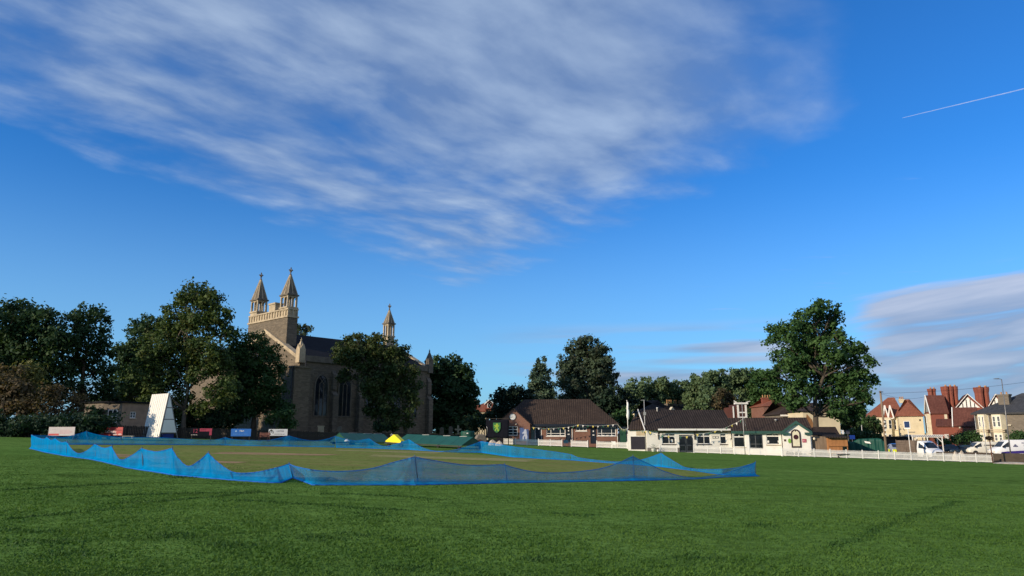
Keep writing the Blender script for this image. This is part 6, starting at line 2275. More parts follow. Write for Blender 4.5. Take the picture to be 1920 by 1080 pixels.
for ua in (f.len - 1.0, f.len - .08):
    mb = MB(); mb.box(ua, ua + .08, -.02, .06, -.3, zm - .022); mb.build('post', M.timber_orange, r)
ra0 = f.uz(1549.5, 818)[0]; zt_ = f.uz(1570, 816)[1]
mb = MB(); mb.ext([(ra0, -.5, z1 + .01), (f.len + .15, -.5, z1 + .01), (f.len + .15, 3, z1 + .25), (ra0, 3, z1 + .25)], (0, 0, .16)); mb.build('roof', M.tile_grey, r)
f = Fac.front(1523, 1575, 93, 93, 815)
r = f.root('lean_to', 'brown tiled outbuilding roof between the wing and the bar shed', 'outbuilding')
z0 = f.uz(1550, 817)[1]; z1 = f.uz(1550, 802, 3)[1]
uA, uB = f.uz(1525, 802, 3)[0], f.uz(1566.5, 802, 3)[0]
mb = MB(); mb.box(.2, f.len - .2, .2, 5.8, -1, z0 - .1); mb.build('wall', M.timber_dark, r)
mb = MB(); mb.ext([(0, 0, z0), (f.len, 0, z0), (uB, 3, z1), (uA, 3, z1)], (0, 0, .12)); mb.ext([(uA, 3.003, z1), (uB, 3.003, z1), (f.len, 6, z0), (0, 6, z0)], (0, 0, .12))
mb.face([(f.len, 0, z0), (f.len, 6, z0), (uB, 3, z1 + .03)]); mb.build('roof', M.tile_brown, r)

# ------------------------------------------------------------------ houses beyond the clubhouse
def block_house(name, label, x0, x1, y_eave, y_base, Y, wm, cat='house', depth=8, roof=None, y_ridge=None, kind='hip', hip=None, Y1=None, wins=(), group=None, gx=None, rf_oh=.3):
    """a house measured on a facade at distance Y: walls with windows and a roof"""
    f = Fac.front(x0, x1, Y, Y1 or Y, y_eave)
    r = f.root(name, label, cat, group)
    ze = f.uz((x0 + x1) / 2, y_eave)[1]
    hs = [f.r(*w[:4]) for w in wins]
    mb = MB(); holes_wall(mb, 0, f.len, -2, ze, hs); shell(mb, 0, f.len, -2, ze, depth); mb.build('wall', wm, r)
    for h, w in zip(hs, wins):
        opt = w[4] if len(w) > 4 else {}
        window(r, h, sill=M.ashlar, **opt)
    if roof:
        mb = MB()
        if kind == 'hip':
            zr = f.uz((x0 + x1) / 2, y_ridge, depth / 2)[1]; hip_roof(mb, 0, f.len, 0, depth, ze, zr, hip, oh=rf_oh)
        elif kind == 'gable':
            zr = f.uz((x0 + x1) / 2, y_ridge, depth / 2)[1]; gable_roof(mb, 0, f.len, 0, depth, ze, zr)
        elif kind == 'cross':
            zr = f.uz((x0 + x1) / 2, y_ridge)[1]; cross_roof(mb, 0, f.len, 0, depth, ze, zr, oh=rf_oh)
            mb2 = MB(); mb2.ext([(0.0, .002, ze), (f.len, .002, ze), (f.len / 2, .002, zr - .05)], (0, .2, 0)); mb2.build('gable_wall', wm, r)
        mb.build('roof', roof, r)
    return f, r, ze


f, r, ze = block_house('hipped_house', 'house with a dark brown hipped roof behind the left end of the clubhouse', 1203, 1256, 772, 820, 150, M.stone_house, roof=M.tile_grey, y_ridge=750.5, depth=9)
# terrace with a row of chimneys
f = Fac.front(1245, 1345, 175, 195, 770)
r = f.root('terraced_houses', 'slate-roofed terrace with a long row of potted chimneys', 'terrace')
ze = f.uz(1290, 776)[1]; zr = f.uz(1290, 763, 4.5)[1]
mb = MB(); mb.box(0, f.len, 0, 9, -3, ze); mb.build('wall', M.cream, r)
mb = MB(); gable_roof(mb, 0, f.len, 0, 9, ze, zr); mb.build('roof', M.slate, r)
for xa, xb, yt, n in ((1249, 1260, 757, 4), (1263, 1269, 757.5, 3), (1272, 1280, 758, 4), (1281, 1289, 759.5, 3), (1292.5, 1299, 760, 2), (1300.5, 1307, 760.5, 3)):
    ua, ub = f.uz(xa, yt, 4.5)[0], f.uz(xb, yt, 4.5)[0]
    chimney(r, (ua + ub) / 2, 4.5, zr - .8, f.uz(xa, yt, 4.5)[1], ub - ua, .8, M.stone_house, n, pot_h=1.0)
for xa, xb, ya, yb in ((1257, 1266, 763, 769), (1323, 1337, 764, 772)):
    ua, ub = f.uz(xa, yb, -.6)[0], f.uz(xb, yb, -.6)[0]
    z0_, z1_ = f.uz(xa, yb, -.6)[1], f.uz((xa + xb) / 2, ya, -.6)[1]
    mb = MB(); mb.ext([(ua, -.6, z0_ - 3), (ub, -.6, z0_ - 3), (ub, -.6, z0_), ((ua + ub) / 2, -.6, z1_), (ua, -.6, z0_)], (0, .59, 0)); mb.build('front_gable', M.cream_trim, r)
# tall white-framed dormer house behind the wing
f = Fac.front(1374, 1399, 118, 118, 770)
r = f.root('white_dormer_house', 'narrow white-framed brown-panelled gable end rising above the wing roof', 'house')
u0, u1, z0, z1 = f.r(1375, 763, 1398, 790)
mb = MB(); mb.box(0, f.len, .1, 5, -3, z1); mb.build('wall', M.tile_maroon, r)
a0, a1, b0_, b1_ = f.r(1382.5, 758, 1398, 784)
mb = MB(); mb.box(a0, a1, -.05, 4.5, z0, b1_); dmr = mb.build('dormer', pm('brown_panel', (.07, .03, .025), .7, .3, 2), r)
mb = MB()
for x in (a0 - .05, a1 - .12): mb.box(x, x + .3, -.14, -.053, z0 - .2, b1_)
mb.box(a0 - .35, a1 + .4, -.3, .5, b1_ + .002, b1_ + .28); mb.box(a0 + .252, a1 - .123, -.13, -.053, z0 - .2, z0 + .75); mb.box(a0 + .252, a1 - .123, -.12, -.053, (z0 + b1_) / 2 - .05, (z0 + b1_) / 2 + .15)
mb.bar((a0 - .1, -.1, b1_ + .3), (a0 - .5, -.1, b1_ + .55), .14); mb.bar((a1 + .1, -.1, b1_ + .3), (a1 + .8, -.1, b1_ + .5), .1)
mb.build('white_frame', M.white, dmr)
mb = MB(); mb.box(-.02, .2, -.04, .0, z0 - .5, z1 + .1); mb.build('corner_board', M.white, r)
# red-brown house behind the oak's left side
f, r, ze = block_house('brown_roofed_house', 'house with a brown roof and orange chimney pots under the left edge of the oak', 1462, 1508, 778, 800, 132, M.stone_house, roof=M.tile_brown, y_ridge=752, depth=8)
mb = MB(); fb = f.r(1463, 777.5, 1508, 780.5, -.35); mb.box(fb[0], fb[1], -.42, -.36, fb[2], fb[3]); mb.build('fascia', M.white, r)
f, r, ze = block_house('orange_potted_house', 'red-tiled roof with a cluster of orange pots half hidden by the oak leaves', 1432, 1478, 762, 800, 150, M.brick, roof=M.tile_red, y_ridge=746, depth=8)
chimney(r, f.uz(1452, 745)[0], 4, f.uz(1452, 750)[1] - 1, f.uz(1452, 744)[1], 2.6, .8, M.brick_red, 5)
# cream house behind the oak trunk
f, r, ze = block_house('cream_house', 'plain cream house wall behind the oak trunk', 1505, 1573, 772, 820, 125, M.cream, roof=M.tile_brown, y_ridge=755, depth=9, kind='hip')
mb = MB(); a_ = f.r(1508, 776, 1526, 805); 
mb.face([(a_[0], -.02, a_[2]), (a_[1], -.02, a_[2]), (a_[1] - .3, -.02, a_[3] - 1), (a_[0] + .5, -.02, a_[3])]); bm_ = mb; mb.build('ivy_panel', pm('autumn_creeper', (.3, .15, .06), .8, .5, 3, .4), r)

# ------------------------------------------------------------------ green skip cover, poles, signs
f = Fac.front(1590, 1660, 90, 88, 835)
r = f.root('tarpaulin_enclosure', 'dark green tarpaulin screen on posts with one white notice', 'screen')
u0, u1, z0, z1 = f.r(1590, 823, 1660, 850)
V_, Fc = [], []
NX, NZ = 40, 8
tops = [(0, -.25), (.12, -.35), (.3, .0), (.55, .05), (.8, .08), (.9, .02), (1, -.35)]
for i in range(NX + 1):
    a = i / NX
    tz_ = z1 + interp(tops, a)
    for j in range(NZ + 1):
        b_ = j / NZ
        V_.append((f.len * a, .07 * math.sin(a * 31 + b_ * 2) + .05 * math.sin(a * 67 + 1), -.2 + (tz_ + .2) * b_))
for i in range(NX):
    for j in range(NZ):
        k = i * (NZ + 1) + j; Fc.append((k, k + NZ + 1, k + NZ + 2, k + 1))
me = bpy.data.meshes.new('sheet'); me.from_pydata(V_, [], Fc); me.materials.append(M.tarp_green)
for pg in me.polygons: pg.use_smooth = True
o = bpy.data.objects.new('sheet', me); COL.objects.link(o); o.parent = r
o.modifiers.new('thickness', 'SOLIDIFY').thickness = .012
for i in range(6):
    mb = MB(); mb.box(f.len * i / 5 - .04, f.len * i / 5 + .04, .15, .23, -.3, z1 - .25); mb.build('post', M.timber_dark, r)
a_ = f.r(1622.5, 827, 1633, 832)
mb = MB(); mb.ext([(a_[0], -.16, a_[2] + .1), (a_[1], -.16, a_[2]), (a_[1] - .1, -.16, a_[3] - .1), (a_[0] - .1, -.16, a_[3])], (0, .02, 0)); mb.build('notice', M.white, r)


def pole_at(name, label, px_b, px_t, yt, Y, r0, r1, m, cat):
    P = at(px_b, 840, Y)
    r_ = empty(name, (P.x, P.y, g(P.x)), 0, label, cat)
    t_ = at(px_t, yt, Y)
    mb = MB(); mb.tube([(0, 0, -.3), (t_.x - P.x, 0, t_.z - g(P.x))], [r0, r1], 10); mb.build('pole', m, r_)
    return r_, Vector((t_.x - P.x, 0, t_.z - g(P.x)))


rp, tp = pole_at('utility_pole', 'leaning wooden utility pole with white fittings beside the green tarpaulin', 1661.5, 1650.5, 733, 86.5, .16, .11, M.timber, 'pole')
mb = MB()
for fq in (.36, .42, .48, .54):
    c = tp * fq
    mb.box(c.x - .05, c.x + .12, -.24, -.15, c.z - .08, c.z + .1)
mb.build('step_bracket', M.white, rp)
mb = MB(); c = tp * .985; mb.box(c.x - .25, c.x + .25, -.2, -.12, c.z - .05, c.z + .03); mb.build('crossarm', M.dark_metal, rp)
Pu = Vector((at(1661.5, 840, 86.5).x, 86.5, g(at(1661.5, 840, 86.5).x))) + tp
wa = [(Pu + Vector((0, 0, -.3)), at(1935, 715, 80), 'black overhead wire from the utility pole across the red chimneys'),
      (Pu + Vector((0, 0, -.35)), at(1745, 741, 110), 'short black overhead wire from the utility pole to the red house')]
for a, b_, lb in wa:
    mb = MB()
    mb.tube([a.lerp(b_, i / 14) - a - Vector((0, 0, (b_ - a).length * .018 * math.sin(math.pi * i / 14))) for i in range(15)], .014, 5)
    o = mb.build('overhead_wire', M.black); o.location = a; tag(o, lb, 'wire')


def street_lamp(px_b, px_t, yt, Y, arm, label, m, hang=0.0):
    r_, t_ = pole_at('street_lamp', label, px_b, px_t, yt, Y, .085, .05, m, 'street lamp')
    mb = MB(); mb.tube([t_ - Vector((0, 0, .05)), t_ + Vector((arm * .15, 0, .05)), t_ + Vector((arm, 0, .09))], .04, 8); mb.build('arm', m, r_)
    mb = MB(); s_ = 1 if arm > 0 else -1
    e = t_ + Vector((arm, 0, .09))
    mb.ext([(e.x - s_ * .05, -.13, e.z - .06), (e.x + s_ * .5, -.1, e.z - .04), (e.x + s_ * .5, -.1, e.z + .03), (e.x - s_ * .05, -.13, e.z + .07)], (0, .24, 0)); mb.build('lantern', M.grey_metal, r_)
    return r_


street_lamp(1893, 1878, 711.5, 92, -.45, 'tall grey street lamp with a short flat arm at the right', M.grey_metal)
street_lamp(1618.5, 1613.5, 774, 125, -.3, 'thin grey street lamp under the right side of the oak', M.pale_metal)
rp, tp = pole_at('white_post', 'plain thin pale pole rising in front of the white van', 1848.5, 1842.5, 790, 87, .06, .045, M.pale_metal, 'pole')
rp, tp = pole_at('rusty_post', 'rusty brown post carrying a dark twiggy ball', 1858.5, 1855, 822, 83.5, .075, .05, M.rust, 'post')
C = RNG.normal(size=(500, 3)); C /= np.linalg.norm(C, axis=1, keepdims=True); C = C * (RNG.random(500)**.4)[:, None] * [.42, .4, .26] + np.array(tp) + [-.02, 0, .02]
leaf_mesh('twig_ball', C, RNG.normal(size=(500, 3)), np.full(500, .06), pm('dark_brown_twigs', (.03, .02, .016), .9, .4), rp)
mb = MB(); mb.tube([tp + Vector((0, 0, .2)), tp + Vector((-.03, 0, .75)), tp + Vector((0, 0, .95))], [.02, .03, .05], 6); mb.build('top_rod', M.rust, rp)
# blue board on a white post
f = Fac.front(1692, 1708, 88, 87, 797)
r = f.root('road_sign', 'dark blue rectangular sign on a pale post in front of the cream house wall', 'sign')
a_ = f.r(1694.6, 789.5, 1706.4, 804)
mb = MB(); mb.box(a_[0], a_[1], 0, .03, a_[2], a_[3]); mb.build('border', M.white, r)
mb = MB(); mb.box(a_[0] + .07, a_[1] - .07, -.006, -.001, a_[2] + .13, a_[3] - .05); mb.build('face', pm('dark_blue_sign', (.02, .045, .12), .4, .3, 3), r)
mb = MB(); uc = (a_[0] + a_[1]) / 2; mb.tube([(uc, .07, a_[3] - .1), (uc + .05, .07, -.3)], .045, 8); mb.build('post', M.white, r)
for px0, py0, px1, py1, Y, m_, lb, nm in ((1593, 816, 1603, 823.5, 100, pm('royal_blue_sign', (.01, .05, .3), .5), 'small royal blue sign beyond the bar shed', 'small_sign'),
                                 (1578.2, 806.5, 1582.3, 814, 98, M.white, 'small white sign above the bar shed roof', 'small_sign'),
                                 (1586, 806, 1593.2, 813.5, 104, pm('grey_blue_sign', (.07, .08, .11), .5), 'grey sign right of the small white sign', 'small_sign')):
    f = Fac.front(px0, px1, Y, Y, (py0 + py1) / 2)
    r = f.root(nm, lb, 'sign')
    a_ = f.r(px0, py0, px1, py1)
    mb = MB(); mb.box(a_[0], a_[1], 0, .03, a_[2], a_[3]); mb.build('face', m_, r)
    mb = MB(); uc = (a_[0] + a_[1]) / 2; mb.tube([(uc, .06, a_[3] - .05), (uc, .06, -.3)], .035, 8); mb.build('post', M.grey_metal, r)
# ------------------------------------------------------------------ the road end
rd = [(44, 91), (140, 86), (170, 100), (170, 117), (60, 117), (44, 112)]


def rise(x, y):
    return .55 * max(0.0, min(1.0, (y - 93) / 14))


b = MB()
for ya, yb in ((86, 93), (93, 107), (107, 119)):
    for xa, xb in ((44, 75), (75, 190)):
        b.face([(xa, ya, g(xa) + rise(xa, ya) + .006), (xb, ya, g(xb) + rise(xb, ya) + .006), (xb, yb, g(xb) + rise(xb, yb) + .006), (xa, yb, g(xa) + rise(xa, yb) + .006)])
tag(b.build('road', M.asphalt), kind='structure')
pv = [(55, 117.02), (170, 117.02), (170, 119.4), (55, 119.4)]
b = MB(); b.ext([(x, y, g(x) + .12 + .55) for x, y in pv], (0, 0, -.3)); tag(b.build('pavement', pm('pavement_slabs', (.2, .19, .18), .9, .2, 1)), kind='structure')
sheet('parking_ground', [(41, 85.5), (74, 84.5), (74, 91), (44, 91)][:], pm('packed_gravel', (.12, .1, .08), .95, .3, 2, .4, 30), .008)


def rubble_wall(pa, pb, Ya, Yb, ya, yb, label, m, th=.4, seed=1):
    """free-standing wall with an uneven top, from pixel pa to pb"""
    f = Fac.front(pa, pb, Ya, Yb, 850)
    rg = random.Random(seed)
    n = max(8, int(f.len / .5))
    zA, zB = f.uz(pa, ya)[1], f.uz(pb, yb)[1]
    pts = [(0, 0, g(f.p0.x) - f.zb - .3)]
    pts.append((f.len, 0, g((f.p0 + f.u * f.len).x) - f.zb - .3))
    for i in range(n, -1, -1):
        pts.append((f.len * i / n, 0, zA + (zB - zA) * i / n + rg.uniform(-.07, .07)))
    mb = MB(); mb.ext(pts, (0, th, 0))
    o = mb.build('stone_wall', m); o.location = (f.p0.x, f.p0.y, f.zb); o.rotation_euler = (0, 0, f.rz)
    return tag(o, label, 'wall', kind='thing')


rubble_wall(1861, 1990, 85.5, 83, 850, 851, 'brown rubble boundary wall at the right edge beyond the picket fence end', M.wall_dark, seed=2)
rubble_wall(1757, 1862, 90, 88.5, 847, 850, 'dark brown low wall behind the long picket fence, between truck and road', M.wall_dark, seed=5)
lump('canvas_heap', 'rounded cream canvas heap behind the picket fence', 1781, 1794, 846.5, 87.2, M.tarp_cream, 8, 'tarpaulin')
lump('canvas_heap', 'pointed cream canvas heap behind the picket fence', 1793, 1806, 845.5, 87, M.tarp_cream, 9, 'tarpaulin')
lump('ground_sheet', 'long flat cream sheet lying on the grass before the brown wall', 1855, 1918, 866.5, 81.5, M.tarp_cream, 12, 'tarpaulin')

# ---- vehicles: lofted bodies; local x is forward
def vehicle(name, label, cat, pos, rz, st, paint, wheels, wr, sidew, ws, rear=None, lights=True, group=None, extra=None):
    r = empty(name, pos, rz, label, cat, group)
    st = sorted(st, key=lambda q: -q[0])

    def S(x):
        for A, B_ in zip(st, st[1:]):
            if A[0] >= x >= B_[0]:
                f = (A[0] - x) / (A[0] - B_[0]) if A[0] != B_[0] else 0
                return [a + (b_ - a) * f for a, b_ in zip(A, B_)]
        return list(st[-1])

    def ring(q, off=0.0):
        x, hw, zb, zl, ht, zt = q
        return [(x, -hw * .94, zb), (x, -hw, zb + (zl - zb) * .35), (x, -hw, zl), (x, -ht, zt - .05), (x, -ht * .9, zt), (x, ht * .9, zt), (x, ht, zt - .05), (x, hw, zl), (x, hw, zb + (zl - zb) * .35), (x, hw * .94, zb)]
    b = bmesh.new()
    rings = [[b.verts.new(p) for p in ring(q)] for q in st]
    for A, B_ in zip(rings, rings[1:]):
        for k in range(10):
            b.faces.new([A[k], A[(k + 1) % 10], B_[(k + 1) % 10], B_[k]])
    b.faces.new(rings[0]); b.faces.new(rings[-1][::-1])
    mb = MB(); mb.bm.free(); mb.bm = b
    body = mb.build('body', paint, r, bevel=.03)
    for p in body.data.polygons: p.use_smooth = True
    # side windows
    for s_ in (-1, 1):
        mb = MB()
        for xa, xb, v0, v1 in sidew:
            pts = []
            for x, v in ((xa, v0), (xb, v0), (xb, v1), (xa, v1)):
                q = S(x)
                pts.append(Vector((x, s_ * (q[1] + (q[4] - q[1]) * v + .012), q[3] + (q[5] - .05 - q[3]) * v)))
            mb.ext(pts, (0, -s_ * .01, 0))
        if sidew: mb.build('side_window', M.car_glass, r)
    def screen(nm, xa, xb, sgn):
        qa, qb = S(xa), S(xb)
        n = Vector((qb[5] - qa[5], 0, xa - xb)) if sgn > 0 else Vector((qb[5] - qa[5], 0, xa - xb))
        n.normalize()
        if n.z < 0: n = -n
        o = n * .012
        pts = [Vector((xa, -qa[4] * .86, qa[5])) + o, Vector((xa, qa[4] * .86, qa[5])) + o, Vector((xb, qb[4] * .86, qb[5])) + o, Vector((xb, -qb[4] * .86, qb[5])) + o]
        mb = MB(); mb.ext(pts, -o * .8); mb.build(nm, M.car_glass, r)
    if ws: screen('windscreen', ws[0], ws[1], 1)
    if rear: screen('rear_window', rear[0], rear[1], -1)
    for x in wheels:
        for s_ in (-1, 1):
            hw = S(x)[1]
            y = s_ * (hw - .08)
            mb = MB(); mb.tube([(x, y - .1, wr), (x, y + .1, wr)], wr, 20); w_ = mb.build('wheel', M.rubber, r)
            mb = MB(); mb.tube([(x, y + s_ * .101, wr), (x, y + s_ * .112, wr)], wr * .6, 16); mb.build('rim', M.chrome, w_)
            mb = MB(); mb.tube([(x, y - s_ * .1, wr + .02), (x, y + s_ * .085, wr + .02)], wr * 1.18, 20); mb.build('wheel_arch', M.black, r)
    q = st[0]; q1 = S(q[0] - .06)
    if lights:
        for s_ in (-1, 1):
            mb = MB(); mb.box(q[0] - .2, q[0] + .012, s_ * q[1] * .62 - .15, s_ * q[1] * .62 + .15, q[3] - .18, q[3] - .03); mb.build('headlight', M.lamp_glass, r)
        mb = MB(); mb.box(q[0] - .1, q[0] + .02, -q[1] * .42, q[1] * .42, q[2] + .08, q[3] - .22); mb.build('grille', M.black, r)
        mb = MB(); mb.box(q[0] - .15, q[0] + .06, -q[1] * .95, q[1] * .95, q[2] - .08, q[2] + .1); mb.build('bumper', M.dark_metal, r)
        for s_ in (-1, 1):
            xm = ws[0] - .12 if ws else q[0] - 1
            qm = S(xm)
            mb = MB(); mb.box(xm - .08, xm + .06, s_ * (qm[1] + .14) - .11, s_ * (qm[1] + .14) + .11, qm[3] + .02, qm[3] + .26); mb.build('wing_mirror', M.black, r)
    z_ = st[-1]
    for s_ in (-1, 1):
        mb = MB(); mb.box(z_[0] - .02, z_[0] + .05, s_ * z_[1] * .84 - .07, s_ * z_[1] * .84 + .07, z_[3] - .3, z_[3] - .02); mb.build('tail_light', M.red, r)
    return r, S


def gpos(px, Y):
    P = at(px, 840, Y)
    return Vector((P.x, P.y, g(P.x) + rise(P.x, P.y)))


van_st = [(2.4, .80, .38, .78, .70, .84), (2.25, .92, .30, .95, .80, 1.02), (1.72, .95, .26, 1.14, .84, 1.2), (.95, .95, .26, 1.2, .76, 1.88), (.55, .95, .26, 1.2, .77, 1.98), (-2.3, .95, .26, 1.2, .80, 1.98), (-2.42, .92, .32, 1.2, .78, 1.88)]
r, S = vehicle('white_van', 'small white van with dark lettering along its side, left of the big van', 'van', gpos(1842, 108), R(176), van_st, pm('cream_white_paint', (.76, .73, .62), .3, .06, 1, spec=.5), (1.55, -1.5), .33,
               [(1.35, .55, .1, .85)], (1.68, .98))
for s_ in (1,):
    mb = MB()
    x = .2
    for k in range(9):
        w_ = random.uniform(.1, .2)
        mb.ext([(x, s_ * .935, 1.42), (x - w_, s_ * .935, 1.42), (x - w_, s_ * .915, 1.58), (x, s_ * .915, 1.58)], (0, .012 * s_, 0)); x -= w_ + .04
    x = -.2
    for k in range(7):
        w_ = random.uniform(.08, .16)
        mb.box(x - w_, x, .952, .962, .85, .92); x -= w_ + .05
    mb.build('lettering', pm('grey_vinyl', (.12, .11, .1), .5), r)
big_st = [(3.0, .85, .42, .9, .74, .98), (2.82, .98, .34, 1.1, .84, 1.2), (2.2, 1.02, .3, 1.38, .9, 1.44), (1.45, 1.02, .3, 1.42, .8, 2.25), (1.0, 1.02, .3, 1.42, .82, 2.46), (-2.85, 1.02, .3, 1.42, .86, 2.5), (-3.0, .99, .36, 1.42, .84, 2.4)]
r, S = vehicle('white_van', 'large high-roofed white van with purple stripe, cut by the right edge', 'van', gpos(1899, 104), R(178), big_st, M.car_white, (2.0, -1.85), .36, [(1.85, 1.0, .08, .8)], (2.15, 1.48))
mb = MB(); mb.ext([(2.3, 1.03, .62), (-1.4, 1.03, .62), (-1.4, 1.03, .95), (-.9, 1.03, 1.0), (1.4, 1.03, .88), (2.3, 1.03, .78)], (0, .008, 0)); mb.build('purple_stripe', M.purple, r)
vg = pm('slate_vinyl', (.13, .13, .2), .5)
mb = MB(); mb.ext([(.55, 1.0, 1.5), (-.1, 1.0, 1.5), (-.1, .985, 1.62), (.1, .97, 1.74), (.15, .955, 1.86), (.3, .955, 1.86), (.35, .97, 1.74), (.55, .985, 1.62)], (0, .03, 0)); mb.build('emblem', vg, r)
mb = MB()
for z, x0, n, h in ((2.0, -.7, 5, .1), (1.8, -1.0, 4, .14), (1.62, -.9, 6, .08)):
    x = x0
    for k in range(n):
        w_ = random.uniform(.12, .3)
        y = 1.02 + (.85 - 1.02) * (z - 1.42) / 1.03
        mb.box(x - w_, x, y + .01, y + .035, z, z + h); x -= w_ + .06
mb.build('lettering', vg, r)
car_st = [(2.1, .7, .32, .58, .62, .64), (1.92, .84, .24, .7, .74, .76), (.98, .88, .2, .88, .76, .94), (.15, .88, .2, .92, .6, 1.42), (-.85, .88, .2, .93, .6, 1.43), (-1.6, .87, .22, .95, .66, 1.02), (-2.05, .8, .32, .84, .7, .9)]
vehicle('parked_car', 'dark teal car parked before the red house, nearer the truck', 'car', gpos(1775, 110), R(168), car_st, M.car_teal, (1.35, -1.3), .31, [(.6, -.3, .12, .85), (-.36, -1.15, .12, .85)], (.92, .2), (-1.55, -.9), group='dark cars parked by the red house')
vehicle('parked_car', 'dark teal car parked before the red house, nearer the small van', 'car', gpos(1804, 109), R(172), car_st, M.car_teal, (1.35, -1.3), .31, [(.6, -.3, .12, .85), (-.36, -1.15, .12, .85)], (.92, .2), (-1.55, -.9), group='dark cars parked by the red house')
r, S = vehicle('patrol_car', 'silver car seen from behind with bright yellow blocks, left of the truck', 'car', gpos(1676, 100), R(78), [(q[0], q[1], q[2], q[3], q[4], q[5] * 1.08) for q in car_st], M.car_silver, (1.35, -1.3), .32, [(.6, -.3, .12, .85), (-.36, -1.15, .12, .85)], (.92, .2), (-1.55, -.9), lights=False)
mb = MB(); mb.box(-2.08, -2.03, -.75, -.2, .52, .84); mb.box(-2.08, -2.03, .15, .75, .45, .84); mb.box(-1.2, -.6, -.9, -.885, .5, .85); mb.box(-1.2, -.6, .885, .9, .5, .85); mb.build('yellow_block', M.fluor, r)
mb = MB(); mb.box(-.5, -.2, -.4, .4, 1.52, 1.62); mb.build('light_bar', M.blue, r)
# dropside truck with tall brown sides
cab = [(2.75, .82, .42, .86, .72, .92), (2.58, .98, .36, 1.08, .84, 1.16), (2.1, 1.02, .34, 1.3, .88, 1.36), (1.35, 1.02, .34, 1.34, .8, 2.12), (.95, 1.02, .34, 1.34, .82, 2.3), (.5, 1.02, .34, 1.34, .84, 2.3), (.42, 1.0, .36, 1.34, .83, 2.26)]
r, S = vehicle('tipper_truck', 'white cab truck with a tall brown-sided tipping body facing the field', 'truck', gpos(1727, 93), R(-80), cab, M.car_white, (1.9,), .36, [(1.75, .75, .08, .82)], (2.05, 1.38))
mb = MB()
bs = pm('brown_slatted_sides', (.17, .13, .1), .8, .25, 2)
for i in range(5):
    for y in (-1.05, 1.0): mb.box(-3.2, .3, y, y + .05, .95 + i * .28, 1.21 + i * .28)
    mb.box(-3.2, -3.15, -1.0, 1.0, .95 + i * .28, 1.21 + i * .28); mb.box(.25, .3, -1.0, 1.0, .95 + i * .28, 1.21 + i * .28)
mb.box(-3.15, .25, -.998, .998, .85, .945)
for x in (-3.15, -1.4, .2):
    for y in (-1.1, 1.052): mb.box(x, x + .08, y, y + .045, .8, 2.42)
mb.build('tipping_body', bs, r)
mb = MB(); mb.box(-3.1, 1.2, -.45, .45, .5, .75); mb.build('chassis', M.dark_metal, r)
for s_ in (-1, 1):
    mb = MB(); mb.tube([(-1.9, s_ * .9 - .14, .36), (-1.9, s_ * .9 + .14, .36)], .36, 20); w_ = mb.build('wheel', M.rubber, r)
    mb = MB(); mb.tube([(-1.9, s_ * 1.045, .36), (-1.9, s_ * 1.055, .36)], .2, 16); mb.build('rim', M.chrome, w_)
Pg = gpos(1853.5, 96)
r = empty('grit_bin', Pg, 0, 'yellow grit bin in front of the small white van', 'bin')
mb = MB(); mb.ext([(-.35, -.3, -.05), (.35, -.3, -.05), (.42, -.36, .62), (-.42, -.36, .62)], (0, .66, 0)); mb.build('body', pm('orange_yellow_plastic', (.7, .4, .03), .5, .1), r)
mb = MB(); mb.ext([(-.45, -.4, .622), (.45, -.4, .622), (.45, .1, .86), (.45, .36, .86), (-.45, .36, .86), (-.45, .1, .86)][:0] or [(-.45, -.4, .622), (-.45, .36, .622), (-.45, .36, .85), (-.45, -.1, .85)], (.9, 0, 0)); mb.build('lid', pm('orange_yellow_plastic', (.65, .36, .03), .5, .1), r)

# ---- twin-gabled cream house
f = Fac.front(1629, 1685, 150, 148, 800)
r = f.root('twin_gabled_house', 'cream bay-fronted house with a red roof and two tall white gablets', 'house')
ze = f.uz(1655, 781.5)[1]
hs = [f.r(*a) for a in ((1634, 787, 1638.5, 806), (1644, 787, 1649.5, 808), (1658, 787, 1662, 806), (1676, 787, 1681, 806), (1637, 818, 1643, 830), (1662, 818, 1672, 830))]
mb = MB(); holes_wall(mb, 0, f.len, -2.5, ze, hs); shell(mb, 0, f.len, -2.5, ze, 9); mb.build('wall', M.cream_trim, r)
for h in hs: window(r, h, rows=(.5,), sill=M.ashlar, fw=.09)
zr = f.uz(1684, 745, 4.5)[1]
mb = MB(); hip_roof(mb, 0, f.len + 1, 0, 9, ze, zr, hipl=4.9, hipr=1.0); mb.build('roof', M.tile_red, r)
for xa, xb in ((1655, 1664), (1664.5, 1674)):
    a0, a1, z0, z1 = f.r(xa, 761, xb, 783, -.5)
    am = (a0 + a1) / 2
    mb = MB(); mb.ext([(a0, -.5, z0), (a1, -.5, z0), (am, -.5, z1)], (0, 2.2, 0)); gb = mb.build('gablet', M.tile_red, r)
    mb = MB()
    mb.bar((a0 - .05, -.58, z0 - .1), (am, -.58, z1 + .12), .24, .1); mb.bar((a1 + .05, -.581, z0 - .1), (am, -.581, z1 + .12), .24, .1); mb.box(a0, a1, -.62, -.503, z0 - .25, z0 - .05)
    mb.build('bargeboard', M.white, gb)
mb = MB(); b0_ = f.r(1653, 783, 1676, 822)
mb.ext([(b0_[0], -.003, -2), (b0_[0] + .5, -.8, -2), (b0_[1] - .5, -.8, -2), (b0_[1], -.003, -2)], (0, 0, b0_[3] + 2)); by = mb.build('bay', M.cream_trim, r)
